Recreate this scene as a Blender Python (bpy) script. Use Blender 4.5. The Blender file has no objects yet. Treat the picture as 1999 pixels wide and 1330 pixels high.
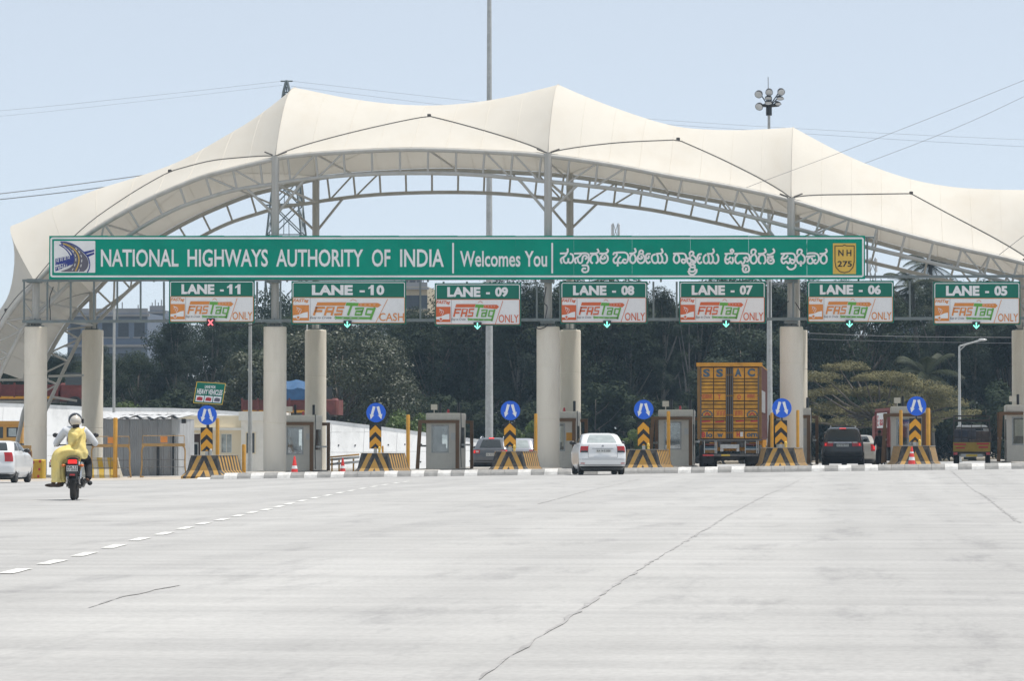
import bpy, bmesh, math, random
import numpy as np
from mathutils import Vector, Matrix, Quaternion
R = math.radians
random.seed(11)
rng = np.random.default_rng(5)
sc = bpy.context.scene
COL = sc.collection

# ------------------------------------------------------------------ camera, sky, sun, exposure
F, VPX, HZ, CX, CY, CAMH = 7194.0, 1685.0, 880.0, 999.5, 665.0, 0.95   # photo is 1999 px wide
YAW = math.atan((VPX - CX) / F)
PITCH = math.atan((HZ - CY) / F)
FWD = Vector((-math.sin(YAW) * math.cos(PITCH), math.cos(YAW) * math.cos(PITCH), math.sin(PITCH)))
RIGHT = Vector((math.cos(YAW), math.sin(YAW), 0))
UP = RIGHT.cross(FWD)
CAM = Vector((0, 0, CAMH))
cam_d = bpy.data.cameras.new("camera")
cam = bpy.data.objects.new("camera", cam_d)
COL.objects.link(cam)
cam.location = CAM
cam.rotation_euler = FWD.to_track_quat('-Z', 'Y').to_euler()
cam_d.sensor_width = 36.0
cam_d.lens = F * 36.0 / 1999.0
cam_d.clip_start = 0.5
cam_d.clip_end = 9000
sc.camera = cam

SUN_EL, SUN_AZ = R(72), R(76)          # azimuth clockwise from +Y; the sun stands high to the right, beyond the plaza
SUNV = Vector((math.sin(SUN_AZ) * math.cos(SUN_EL), math.cos(SUN_AZ) * math.cos(SUN_EL), math.sin(SUN_EL)))
w = bpy.data.worlds.new("World")
sc.world = w
w.use_nodes = True
nt = w.node_tree
nt.nodes.clear()
sky = nt.nodes.new("ShaderNodeTexSky")
sky.sky_type = 'NISHITA'
sky.sun_disc = False
sky.sun_elevation = SUN_EL
sky.sun_rotation = SUN_AZ
sky.altitude = 300
sky.air_density = 0.5
sky.dust_density = 0.6
sky.ozone_density = 1.0
bg = nt.nodes.new("ShaderNodeBackground")
bg.inputs[1].default_value = 0.125
wo = nt.nodes.new("ShaderNodeOutputWorld")
hsv = nt.nodes.new("ShaderNodeHueSaturation")      # a dusty dry-season sky: paler all round, the same everywhere
hsv.inputs["Saturation"].default_value = 0.62
nt.links.new(sky.outputs[0], hsv.inputs["Color"])
hz = nt.nodes.new("ShaderNodeMix")
hz.data_type = 'RGBA'
hz.inputs[0].default_value = 0.5
hz.inputs[7].default_value = (4.85, 5.3, 5.6, 1)
nt.links.new(hsv.outputs[0], hz.inputs[6])
nt.links.new(hz.outputs[2], bg.inputs[0])
nt.links.new(bg.outputs[0], wo.inputs[0])
sl = bpy.data.lights.new("sun", 'SUN')
sl.energy = 3.3
sl.angle = R(0.53)
sl.color = (1.0, 0.95, 0.875)
so = bpy.data.objects.new("sun", sl)
COL.objects.link(so)
so.rotation_euler = (-SUNV).to_track_quat('-Z', 'Y').to_euler()
so.location = (30, 60, 60)
vs = sc.view_settings
vs.view_transform = 'Standard'
vs.look = 'None'
vs.exposure = 0.40
vs.gamma = 1.0
vs.use_curve_mapping = False
sc.cycles.use_denoising = True
sc.cycles.max_bounces = 7
sc.cycles.transparent_max_bounces = 6
sc.cycles.volume_bounces = 0

# ------------------------------------------------------------------ pixel -> place helpers
def ray(px, py):
    return FWD + RIGHT * ((px - CX) / F) + UP * ((CY - py) / F)
def at(px, py, Y):
    """point of the plane y = Y seen at photo pixel (px, py)"""
    d = ray(px, py)
    return CAM + d * (Y / d.y)
def smooth(a, b, t):
    t = min(1, max(0, (t - a) / (b - a)))
    return t * t * (3 - 2 * t)
def gz(x, y):
    """height of the paved ground: the plaza falls gently towards its left side"""
    return 0.0133 * (min(30, max(-45, x)) + 15.3) * smooth(85, 130, y)
def gpt(px, Y, dz=0.0):
    p = at(px, 900, Y)
    return Vector((p.x, Y, gz(p.x, Y) + dz))
def groundhit(px, py):
    d = ray(px, py)
    t = CAMH / -d.z
    p = CAM + d * t
    for _ in range(6):
        t = (CAMH - gz(p.x, p.y)) / -d.z
        p = CAM + d * t
    return p

# ------------------------------------------------------------------ materials
MATS = {}
def mat(name, rgb=(0.5, 0.5, 0.5), rough=0.6, metal=0.0, var=0.12, scale=4.0, bump=0.0, stretch=(1, 1, 1),
        spec=0.5, emit=0.0, trans=0.0, dirt=None, dirt_scale=2.0, dirt_amt=0.5, coat=0.0):
    if name in MATS:
        return MATS[name]
    m = bpy.data.materials.new(name)
    m.use_nodes = True
    t = m.node_tree
    b = t.nodes["Principled BSDF"]
    b.inputs["Roughness"].default_value = rough
    b.inputs["Metallic"].default_value = metal
    b.inputs["Specular IOR Level"].default_value = spec
    if coat:
        b.inputs["Coat Weight"].default_value = coat
        b.inputs["Coat Roughness"].default_value = 0.08
    tc = t.nodes.new("ShaderNodeTexCoord")
    mp = t.nodes.new("ShaderNodeMapping")
    mp.inputs["Scale"].default_value = stretch
    t.links.new(tc.outputs["Object"], mp.inputs[0])
    n = t.nodes.new("ShaderNodeTexNoise")
    n.inputs["Scale"].default_value = scale
    n.inputs["Detail"].default_value = 5
    n.inputs["Roughness"].default_value = 0.6
    t.links.new(mp.outputs[0], n.inputs["Vector"])
    cr = t.nodes.new("ShaderNodeValToRGB")
    cr.color_ramp.elements[0].position = 0.3
    cr.color_ramp.elements[1].position = 0.7
    lo = [max(0, c * (1 - var)) for c in rgb]
    hi = [min(1, c * (1 + var)) for c in rgb]
    cr.color_ramp.elements[0].color = (*lo, 1)
    cr.color_ramp.elements[1].color = (*hi, 1)
    t.links.new(n.outputs["Fac"], cr.inputs[0])
    out = cr.outputs[0]
    if dirt is not None:
        n2 = t.nodes.new("ShaderNodeTexNoise")
        n2.inputs["Scale"].default_value = dirt_scale
        n2.inputs["Detail"].default_value = 7
        n2.inputs["Roughness"].default_value = 0.7
        t.links.new(mp.outputs[0], n2.inputs["Vector"])
        r2 = t.nodes.new("ShaderNodeValToRGB")
        r2.color_ramp.elements[0].position = 0.48
        r2.color_ramp.elements[1].position = 0.72
        r2.color_ramp.elements[1].color = (dirt_amt,) * 3 + (1,)
        r2.color_ramp.elements[0].color = (0, 0, 0, 1)
        t.links.new(n2.outputs["Fac"], r2.inputs[0])
        mx = t.nodes.new("ShaderNodeMix")
        mx.data_type = 'RGBA'
        t.links.new(r2.outputs[0], mx.inputs[0])
        t.links.new(out, mx.inputs[6])
        mx.inputs[7].default_value = (*dirt, 1)
        out = mx.outputs[2]
    t.links.new(out, b.inputs["Base Color"])
    if bump:
        bp = t.nodes.new("ShaderNodeBump")
        bp.inputs["Strength"].default_value = bump
        bp.inputs["Distance"].default_value = 0.02
        t.links.new(n.outputs["Fac"], bp.inputs["Height"])
        t.links.new(bp.outputs[0], b.inputs["Normal"])
    if emit:
        b.inputs["Emission Color"].default_value = (*rgb, 1)
        b.inputs["Emission Strength"].default_value = emit
    if trans:
        tr = t.nodes.new("ShaderNodeBsdfTranslucent")
        t.links.new(out, tr.inputs[0])
        ms = t.nodes.new("ShaderNodeMixShader")
        ms.inputs[0].default_value = trans
        t.links.new(b.outputs[0], ms.inputs[1])
        t.links.new(tr.outputs[0], ms.inputs[2])
        t.links.new(ms.outputs[0], t.nodes["Material Output"].inputs[0])
    MATS[name] = m
    return m

M = {}
M['white'] = mat('sign_white', (0.84, 0.84, 0.84), 0.45, var=0.04, scale=1.5, dirt=(0.45, 0.44, 0.42), dirt_scale=0.8, dirt_amt=0.3)
M['signgreen'] = mat('sign_green', (0.003, 0.30, 0.205), 0.45, var=0.10, scale=0.5, dirt=(0.012, 0.19, 0.14), dirt_scale=0.35, dirt_amt=0.45, spec=0.0)
M['lanegreen'] = mat('lane_green', (0.004, 0.165, 0.11), 0.45, var=0.08, scale=0.8, spec=0.25)
M['orange'] = mat('print_orange', (0.72, 0.26, 0.045), 0.5, var=0.06)
M['redorange'] = mat('print_red_orange', (0.68, 0.13, 0.03), 0.5, var=0.06)
M['leafgreen'] = mat('print_green', (0.13, 0.40, 0.05), 0.5, var=0.06)
M['navy'] = mat('print_navy', (0.02, 0.035, 0.24), 0.5, var=0.06)
M['greyprint'] = mat('print_grey', (0.12, 0.11, 0.14), 0.5, var=0.06)
M['yellowprint'] = mat('print_yellow', (0.72, 0.47, 0.07), 0.5, var=0.06)
M['redprint'] = mat('print_red', (0.45, 0.03, 0.035), 0.5, var=0.1)
M['blackprint'] = mat('print_black', (0.012, 0.012, 0.014), 0.5, var=0.1)
M['signback'] = mat('sign_back', (0.25, 0.26, 0.26), 0.5, metal=0.3)
M['galv'] = mat('galvanised', (0.46, 0.47, 0.46), 0.5, metal=0.25, var=0.12, scale=6, dirt=(0.2, 0.19, 0.17), dirt_amt=0.4)
M['gantry'] = mat('gantry_grey', (0.17, 0.20, 0.20), 0.5, metal=0.1, var=0.12, scale=6, dirt=(0.12, 0.11, 0.1), dirt_amt=0.5)
M['steel'] = mat('canopy_steel', (0.46, 0.45, 0.42), 0.45, var=0.08, scale=3, dirt=(0.33, 0.29, 0.23), dirt_scale=2.2, dirt_amt=0.55)
M['column'] = mat('column_concrete', (0.78, 0.725, 0.62), 0.75, var=0.04, scale=1.2, stretch=(1, 1, 0.25), dirt=(0.55, 0.48, 0.38), dirt_scale=1.6, dirt_amt=0.4, bump=0.05)
M['black'] = mat('black_rubber', (0.02, 0.02, 0.021), 0.7, var=0.2)
M['blackmetal'] = mat('black_metal', (0.02, 0.02, 0.022), 0.4, var=0.2)
M['kerbwhite'] = mat('hump_white', (0.64, 0.63, 0.61), 0.8, var=0.08, scale=5, dirt=(0.35, 0.34, 0.32), dirt_scale=3.5, dirt_amt=0.8)
M['kerbgrey'] = mat('hump_grey', (0.27, 0.265, 0.255), 0.85, var=0.15, scale=5, dirt=(0.42, 0.41, 0.39), dirt_scale=3, dirt_amt=0.6)
M['islandtop'] = mat('island_concrete', (0.36, 0.34, 0.31), 0.9, var=0.12, scale=2, bump=0.2)
M['yellowpost'] = mat('yellow_post', (0.60, 0.30, 0.03), 0.5, var=0.10, scale=4, dirt=(0.30, 0.18, 0.05), dirt_scale=3, dirt_amt=0.55)
M['chevyellow'] = mat('chevron_yellow', (0.72, 0.33, 0.01), 0.4, var=0.05)
M['signblue'] = mat('sign_blue', (0.006, 0.12, 0.70), 0.45, var=0.05)
M['booth'] = mat('booth_panel', (0.74, 0.70, 0.62), 0.55, var=0.06, scale=2, dirt=(0.3, 0.27, 0.22), dirt_scale=2, dirt_amt=0.4)
M['brown'] = mat('brown_frame', (0.17, 0.085, 0.03), 0.5, var=0.15, scale=4)
M['darkglass'] = mat('dark_glass', (0.025, 0.03, 0.032), 0.08, var=0.1, spec=0.7)
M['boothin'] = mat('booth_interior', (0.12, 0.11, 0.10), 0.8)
M['conered'] = mat('cone_red', (0.62, 0.035, 0.03), 0.45, var=0.08)
M['tyre'] = mat('tyre', (0.022, 0.021, 0.02), 0.8, var=0.25, scale=10, dirt=(0.12, 0.10, 0.08), dirt_amt=0.3)
M['alloy'] = mat('alloy_rim', (0.35, 0.35, 0.36), 0.35, metal=0.7)
M['chrome'] = mat('chrome', (0.6, 0.6, 0.62), 0.2, metal=0.9)
M['whitepaint'] = mat('car_white', (0.74, 0.75, 0.76), 0.25, var=0.02, coat=0.4, dirt=(0.45, 0.42, 0.38), dirt_amt=0.18)
M['darkgreypaint'] = mat('car_dark_grey', (0.022, 0.024, 0.028), 0.25, var=0.08, coat=0.5, dirt=(0.09, 0.08, 0.07), dirt_amt=0.35)
M['slatepaint'] = mat('car_slate', (0.10, 0.11, 0.13), 0.25, var=0.05, coat=0.5, dirt=(0.16, 0.15, 0.13), dirt_amt=0.3)
M['silverpaint'] = mat('car_silver', (0.42, 0.43, 0.47), 0.3, metal=0.3, var=0.04, coat=0.3)
M['goldpaint'] = mat('car_beige', (0.36, 0.34, 0.30), 0.3, metal=0.2, var=0.04, coat=0.3)
M['tail'] = mat('tail_lamp', (0.45, 0.012, 0.015), 0.2, var=0.15, scale=14, coat=0.5)
M['taillit'] = mat('brake_lamp_lit', (0.95, 0.03, 0.025), 0.3, emit=0.45)
M['tailclear'] = mat('clear_lens', (0.55, 0.50, 0.48), 0.15, coat=0.5)
M['rearglass'] = mat('sky_toned_glass', (0.34, 0.38, 0.38), 0.12, var=0.15, scale=5, spec=0.8)  # pale base colour stands in for the sky mirrored in the glass
M['plate'] = mat('number_plate', (0.62, 0.62, 0.60), 0.5, var=0.04)
M['plateyellow'] = mat('number_plate_yellow', (0.60, 0.42, 0.04), 0.5, var=0.06)
M['wire'] = mat('wire', (0.25, 0.25, 0.26), 0.6)
M['cable'] = mat('stay_cable', (0.09, 0.085, 0.08), 0.5)
M['greenlamp'] = mat('green_led', (0.25, 1.0, 0.72), 0.4, emit=1.1, var=0.0)
M['redlamp'] = mat('red_led', (1.0, 0.16, 0.18), 0.4, emit=1.1, var=0.0)

# ------------------------------------------------------------------ mesh helpers
BASE = {}
def thing(name, label, cat, loc=(0, 0, 0), rotz=0.0, group=None):
    o = bpy.data.objects.new(name, None)
    o.empty_display_size = 0.3
    COL.objects.link(o)
    o.location = loc
    o.rotation_euler = (0, 0, rotz)
    o['label'] = label
    o['category'] = cat
    if group:
        o['group'] = group
    BASE[o.name] = Matrix.Translation(Vector(loc)) @ Matrix.Rotation(rotz, 4, 'Z')
    return o
def tag(o, label, cat, group=None):
    o['label'] = label
    o['category'] = cat
    if group:
        o['group'] = group
    return o
def basemat(o):
    return BASE.get(o.name, Matrix.Identity(4))

class MB:
    def __init__(s):
        s.v = []
        s.f = []
        s.mi = []
    def add(s, vs_, fs_, mi=0):
        k = len(s.v)
        s.v += [Vector(p) for p in vs_]
        for f in fs_:
            s.f.append([k + i for i in f])
            s.mi.append(mi)
        return s
    def box(s, x0, x1, y0, y1, z0, z1, mi=0):
        return s.add([(x0, y0, z0), (x1, y0, z0), (x1, y1, z0), (x0, y1, z0), (x0, y0, z1), (x1, y0, z1), (x1, y1, z1), (x0, y1, z1)],
                     [(0, 3, 2, 1), (4, 5, 6, 7), (0, 1, 5, 4), (1, 2, 6, 5), (2, 3, 7, 6), (3, 0, 4, 7)], mi)
    def bbox(s, x0, x1, y0, y1, z0, z1, c=0.02, mi=0):
        """box with chamfered vertical edges and top rim"""
        def ring(a, z):
            return [(x0 + a, y0 + a + c, z), (x0 + a + c, y0 + a, z), (x1 - a - c, y0 + a, z), (x1 - a, y0 + a + c, z),
                    (x1 - a, y1 - a - c, z), (x1 - a - c, y1 - a, z), (x0 + a + c, y1 - a, z), (x0 + a, y1 - a - c, z)]
        vs_ = ring(0, z0) + ring(0, z1 - c) + ring(c * 0.7, z1)
        fs_ = []
        for k in (0, 8):
            for i in range(8):
                j = (i + 1) % 8
                fs_.append((k + i, k + j, k + 8 + j, k + 8 + i))
        fs_.append(tuple(range(16, 24)))
        fs_.append(tuple(range(7, -1, -1)))
        return s.add(vs_, fs_, mi)
    def quad(s, a, b, c, d, mi=0):
        return s.add([a, b, c, d], [(0, 1, 2, 3)], mi)
    def poly(s, pts, mi=0):
        return s.add(pts, [tuple(range(len(pts)))], mi)
    def prism(s, pts, off, mi=0):
        """polygon given as points, extruded by vector off"""
        n = len(pts)
        off = Vector(off)
        p2 = [Vector(p) + off for p in pts]
        fs_ = [tuple(range(n - 1, -1, -1)), tuple(range(n, 2 * n))]
        for i in range(n):
            j = (i + 1) % n
            fs_.append((i, j, n + j, n + i))
        return s.add(list(pts) + p2, fs_, mi)
    def tube(s, pts, r, n=8, mi=0, caps=True, radii=None):
        pts = [Vector(p) for p in pts]
        rings = []
        prev = None
        for i, p in enumerate(pts):
            if i == 0:
                d = pts[1] - pts[0]
            elif i == len(pts) - 1:
                d = pts[-1] - pts[-2]
            else:
                d = (pts[i + 1] - pts[i - 1])
            d.normalize()
            if prev is None:
                a = d.orthogonal().normalized()
            else:
                a = (prev - d * prev.dot(d))
                a = a.normalized() if a.length > 1e-6 else d.orthogonal().normalized()
            prev = a
            b = d.cross(a)
            rr = radii[i] if radii else r
            rings.append([p + (a * math.cos(2 * math.pi * k / n) + b * math.sin(2 * math.pi * k / n)) * rr for k in range(n)])
        vs_ = [q for rg in rings for q in rg]
        fs_ = []
        for i in range(len(pts) - 1):
            for k in range(n):
                k2 = (k + 1) % n
                fs_.append((i * n + k, i * n + k2, (i + 1) * n + k2, (i + 1) * n + k))
        if caps:
            fs_.append(tuple(range(n - 1, -1, -1)))
            fs_.append(tuple((len(pts) - 1) * n + k for k in range(n)))
        return s.add(vs_, fs_, mi)
    def lathe(s, prof, axis='Z', n=16, c=(0, 0, 0), mi=0, close=True):
        """profile of (radius, height) turned about an axis through c"""
        c = Vector(c)
        vs_ = []
        for (r, h) in prof:
            for k in range(n):
                a = 2 * math.pi * k / n
                u, v_ = r * math.cos(a), r * math.sin(a)
                if axis == 'Z':
                    q = Vector((u, v_, h))
                elif axis == 'X':
                    q = Vector((h, u, v_))
                else:
                    q = Vector((v_, h, u))
                vs_.append(c + q)
        fs_ = []
        m = len(prof)
        for i in range(m - 1):
            for k in range(n):
                k2 = (k + 1) % n
                fs_.append((i * n + k, i * n + k2, (i + 1) * n + k2, (i + 1) * n + k))
        if close:
            fs_.append(tuple(range(n - 1, -1, -1)))
            fs_.append(tuple((m - 1) * n + k for k in range(n)))
        return s.add(vs_, fs_, mi)
    def grid(s, P, closed_u=False, mi=0):
        """P[i][j] points; faces between"""
        a, b = len(P), len(P[0])
        vs_ = [q for row in P for q in row]
        fs_ = []
        for i in range(a - 1):
            for j in range(b if closed_u else b - 1):
                j2 = (j + 1) % b
                fs_.append((i * b + j, i * b + j2, (i + 1) * b + j2, (i + 1) * b + j))
        return s.add(vs_, fs_, mi)
    def ellipsoid(s, c, r, nu=16, nv=10, mi=0, z0=-1.0, z1=1.0):
        P = []
        c = Vector(c)
        for i in range(nv + 1):
            h = z0 + (z1 - z0) * (0.5 - 0.5 * math.cos(math.pi * i / nv))
            q = math.sqrt(max(0.0, 1 - h * h))
            q = max(q, 0.004)
            P.append([c + Vector((r[0] * q * math.cos(2 * math.pi * k / nu), r[1] * q * math.sin(2 * math.pi * k / nu), r[2] * h)) for k in range(nu)])
        return s.grid(P, True, mi)
    def xf(s, Mx):
        s.v = [Mx @ p for p in s.v]
        return s
    def build(s, name, m, parent=None, world=False, smooth=False, angle=None):
        me = bpy.data.meshes.new(name)
        vs_ = s.v
        if parent is not None and world:
            inv = basemat(parent).inverted()
            vs_ = [inv @ p for p in vs_]
        me.from_pydata([tuple(p) for p in vs_], [], s.f)
        ms = m if isinstance(m, (list, tuple)) else [m]
        for q in ms:
            me.materials.append(q)
        if len(ms) > 1:
            me.polygons.foreach_set("material_index", s.mi)
        if smooth:
            me.polygons.foreach_set("use_smooth", [True] * len(me.polygons))
        me.update()
        if smooth and angle:
            try:
                me.set_sharp_from_angle(angle=R(angle))
            except Exception:
                pass
        o = bpy.data.objects.new(name, me)
        COL.objects.link(o)
        if parent is not None:
            o.parent = parent
            BASE[o.name] = basemat(parent)
        return o

CYL = {}
def strut(name, p, q, r, m, parent, n=8):
    """straight round bar from p to q (world places) sharing one unit cylinder"""
    key = (m.name, n)
    if key not in CYL:
        mb = MB()
        mb.lathe([(1, 0), (1, 1)], n=n)
        me = bpy.data.meshes.new("bar")
        me.from_pydata([tuple(v) for v in mb.v], [], mb.f)
        me.materials.append(m)
        sm = [len(f) == 4 for f in mb.f]
        me.polygons.foreach_set("use_smooth", sm)
        CYL[key] = me
    o = bpy.data.objects.new(name, CYL[key])
    COL.objects.link(o)
    p, q = Vector(p), Vector(q)
    if parent is not None:
        inv = basemat(parent).inverted()
        p, q = inv @ p, inv @ q
        o.parent = parent
    o.location = p
    o.rotation_mode = 'QUATERNION'
    o.rotation_quaternion = (q - p).to_track_quat('Z', 'Y')
    o.scale = (r, r, (q - p).length)
    return o
def copy_tree(o, parent=None):
    c = o.copy()
    COL.objects.link(c)
    if parent is not None:
        c.parent = parent
    if o.name in BASE:
        BASE[c.name] = BASE[o.name]
    for ch in list(o.children):
        copy_tree(ch, c)
    return c
def crom(pts, n=6):
    """smooth curve through points"""
    pts = [Vector(p) for p in pts]
    if len(pts) < 3:
        return pts
    ext = [pts[0] * 2 - pts[1]] + pts + [pts[-1] * 2 - pts[-2]]
    out = []
    for i in range(1, len(ext) - 2):
        a, b, c, d = ext[i - 1:i + 3]
        for k in range(n):
            t = k / n
            out.append(0.5 * ((2 * b) + (c - a) * t + (2 * a - 5 * b + 4 * c - d) * t * t + (3 * b - a - 3 * c + d) * t * t * t))
    out.append(pts[-1])
    return out

# ------------------------------------------------------------------ lettering
def make_texts(items):
    """every string once: a flat triangle mesh fitted to the unit square"""
    obs = []
    for (key, s_, off) in items:
        cu = bpy.data.curves.new("lettering", 'FONT')
        cu.body = s_
        cu.offset = off
        cu.resolution_u = 3
        o = bpy.data.objects.new("lettering", cu)
        COL.objects.link(o)
        obs.append((key, o, cu))
    dg = bpy.context.evaluated_depsgraph_get()
    dg.update()
    res = {}
    for key, o, cu in obs:
        me = o.evaluated_get(dg).to_mesh()
        vv = [(v.co.x, v.co.y) for v in me.vertices]
        ff = [tuple(p.vertices) for p in me.polygons]
        o.evaluated_get(dg).to_mesh_clear()
        x0, x1 = min(a for a, b in vv), max(a for a, b in vv)
        y0, y1 = min(b for a, b in vv), max(b for a, b in vv)
        res[key] = ([((a - x0) / (x1 - x0), (b - y0) / (y1 - y0)) for a, b in vv], ff)
    for key, o, cu in obs:
        bpy.data.objects.remove(o)
        bpy.data.curves.remove(cu)
    return res
B1, B2 = 0.018, 0.05
T = make_texts([('NATIONAL', 'NATIONAL', B1), ('HIGHWAYS', 'HIGHWAYS', B1), ('AUTHORITY', 'AUTHORITY', B1), ('OF', 'OF', B1), ('INDIA', 'INDIA', B1),
                ('Welcomes', 'Welcomes', B1), ('You', 'You', B1), ('NH', 'N H', 0.02), ('275', '275', 0.02), ('NHAI', 'NHAI', 0.0),
                ('LANE', 'LANE', B2), ('05', '05', B2), ('06', '06', B2), ('07', '07', B2), ('08', '08', B2), ('09', '09', B2), ('10', '10', B2), ('11', '11', B2),
                ('ONLY', 'ONLY', 0.008), ('CASH', 'CASH', 0.008), ('Easy', 'Easy to Cruise', 0.0), ('LANE FOR', 'LANE FOR', 0.03), ('HEAVY', 'HEAVY VEHICLES', 0.03),
                ('S', 'S', 0.05), ('A', 'A', 0.05), ('C', 'C', 0.05), ('T', 'T', 0.02), ('O', 'O', 0.02), ('B', 'B', 0.04), ('lo', 'lo', 0.04), ('w', 'w', 0.05), ('H', 'H', 0.04), ('orn', 'orn', 0.04),
                ('plate1', 'KA 14 E 5350', 0.02), ('plate2', 'KA 05 MJ 7316', 0.02), ('bp1', 'KA 11', 0.03), ('bp2', 'U 1515', 0.03), ('FASTag', 'FASTag', 0.03), ('E', 'E', 0.03), ('as', 'as', 0.03), ('ld', 'ld', 0.03),
                ('UA', 'BAR LIST', 0.02), ('0', '0', 0.05)])
ONE = [(0.36, 0.0), (0.74, 0.0), (0.74, 1.0), (0.42, 1.0), (0.30, 0.86), (0.08, 0.76), (0.08, 0.58), (0.36, 0.68)]
T['one'] = (ONE, [tuple(range(8))])
def put_text(mb, key, x0, x1, y0, y1, Y, mi=0, shear=0.0):
    """lettering laid on plane y=Y inside the photo box x0..x1, y0..y1 (y down)"""
    vv, ff = T[key]
    h = y1 - y0
    mb.add([at(x0 + u * (x1 - x0) + shear * (v - 0.5) * h, y1 - v * h, Y) for (u, v) in vv], ff, mi)
    return mb
def ribbon(mb, pts, wpx, Y, mi=0, n=5, closed=False):
    """painted stroke on plane y=Y; points in photo pixels"""
    pp = crom([Vector((a, b, 0)) for a, b in pts], n)
    L, Rr = [], []
    for i, p in enumerate(pp):
        d = (pp[min(i + 1, len(pp) - 1)] - pp[max(i - 1, 0)])
        if d.length < 1e-9:
            d = Vector((1, 0, 0))
        d.normalize()
        nn = Vector((-d.y, d.x, 0)) * (wpx / 2)
        e = Vector((0, 0, 0))
        if i == 0:
            e = -d * wpx * 0.3
        if i == len(pp) - 1:
            e = d * wpx * 0.3
        L.append(at(p.x + nn.x + e.x, p.y + nn.y + e.y, Y))
        Rr.append(at(p.x - nn.x + e.x, p.y - nn.y + e.y, Y))
    vs_ = L + Rr
    k = len(pp)
    mb.add(vs_, [(i, i + 1, k + i + 1, k + i) for i in range(k - 1)], mi)
    return mb
def pxpoly(mb, pts, Y, mi=0):
    return mb.poly([at(a, b, Y) for a, b in pts], mi)
def rrect(x0, x1, y0, y1, r, n=4):
    out = []
    for (cx, cy, a0) in ((x1 - r, y0 + r, -90), (x1 - r, y1 - r, 0), (x0 + r, y1 - r, 90), (x0 + r, y0 + r, 180)):
        for k in range(n + 1):
            a = R(a0 + 90 * k / n)
            out.append((cx + r * math.cos(a), cy + r * math.sin(a)))
    return out
def frame_ring(mb, x0, x1, y0, y1, r, wd, Y, mi=0):
    a = rrect(x0, x1, y0, y1, r)
    b = rrect(x0 + wd, x1 - wd, y0 + wd, y1 - wd, max(0.5, r - wd))
    n = len(a)
    vs_ = [at(u, v, Y) for u, v in a + b]
    mb.add(vs_, [(i, (i + 1) % n, n + (i + 1) % n, n + i) for i in range(n)], mi)
    return mb

# ================================================================== GROUND
def struct(o):
    o['kind'] = 'structure'
    return o
def road_material():
    m = bpy.data.materials.new("road_concrete")
    m.use_nodes = True
    t = m.node_tree
    b = t.nodes["Principled BSDF"]
    b.inputs["Roughness"].default_value = 0.85
    b.inputs["Specular IOR Level"].default_value = 0.25
    tc = t.nodes.new("ShaderNodeTexCoord")
    def noise(scale, stretch, detail=6, rough=0.65):
        mp = t.nodes.new("ShaderNodeMapping")
        mp.inputs["Scale"].default_value = stretch
        t.links.new(tc.outputs["Object"], mp.inputs[0])
        n = t.nodes.new("ShaderNodeTexNoise")
        n.inputs["Scale"].default_value = scale
        n.inputs["Detail"].default_value = detail
        n.inputs["Roughness"].default_value = rough
        t.links.new(mp.outputs[0], n.inputs["Vector"])
        return n.outputs["Fac"]
    def ramp(f, p0, p1, c0, c1):
        r = t.nodes.new("ShaderNodeValToRGB")
        r.color_ramp.elements[0].position = p0
        r.color_ramp.elements[1].position = p1
        r.color_ramp.elements[0].color = (*c0, 1)
        r.color_ramp.elements[1].color = (*c1, 1)
        t.links.new(f, r.inputs[0])
        return r.outputs[0]
    def mul(a, b_):
        mx = t.nodes.new("ShaderNodeMix")
        mx.data_type = 'RGBA'
        mx.blend_type = 'MULTIPLY'
        mx.inputs[0].default_value = 1.0
        t.links.new(a, mx.inputs[6])
        t.links.new(b_, mx.inputs[7])
        return mx.outputs[2]
    base = ramp(noise(0.35, (1, 0.35, 1), 4), 0.3, 0.7, (0.41, 0.405, 0.395), (0.475, 0.47, 0.46))
    bands = ramp(noise(1.0, (0.16, 1.1, 1), 6, 0.7), 0.32, 0.60, (0.82, 0.82, 0.825), (1, 1, 1))          # broom marks across the slabs
    scuff = ramp(noise(0.9, (1.5, 0.22, 1), 8, 0.75), 0.34, 0.47, (0.80, 0.80, 0.81), (1, 1, 1))        # tyre scuffs along the way
    grit = ramp(noise(22, (1, 0.5, 1), 3, 0.7), 0.35, 0.6, (0.91, 0.91, 0.91), (1.03, 1.03, 1.03))
    track = ramp(noise(0.55, (1.1, 0.012, 1), 3, 0.5), 0.36, 0.62, (0.90, 0.90, 0.905), (1.02, 1.02, 1.02))    # wheel paths
    spots = ramp(noise(3.2, (1, 0.6, 1), 9, 0.8), 0.26, 0.36, (0.72, 0.72, 0.73), (1, 1, 1))         # oil spots
    c = mul(mul(mul(mul(mul(base, bands), scuff), grit), track), spots)
    t.links.new(c, b.inputs["Base Color"])
    return m
M['road'] = road_material()
M['earth'] = mat('dry_earth', (0.26, 0.215, 0.16), 0.95, var=0.25, scale=0.15, dirt=(0.10, 0.12, 0.05), dirt_scale=0.08, dirt_amt=0.8)
M['sand'] = mat('pale_sand', (0.46, 0.41, 0.35), 0.95, var=0.15, scale=1.5, dirt=(0.34, 0.28, 0.22), dirt_scale=0.8, dirt_amt=0.7, bump=0.2)
M['crack'] = mat('joint_grime', (0.33, 0.325, 0.32), 0.9, var=0.3, scale=6)
M['roadpaint'] = mat('road_paint', (0.72, 0.72, 0.69), 0.7, var=0.05, scale=8, dirt=(0.45, 0.44, 0.42), dirt_scale=9, dirt_amt=0.6)

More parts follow.
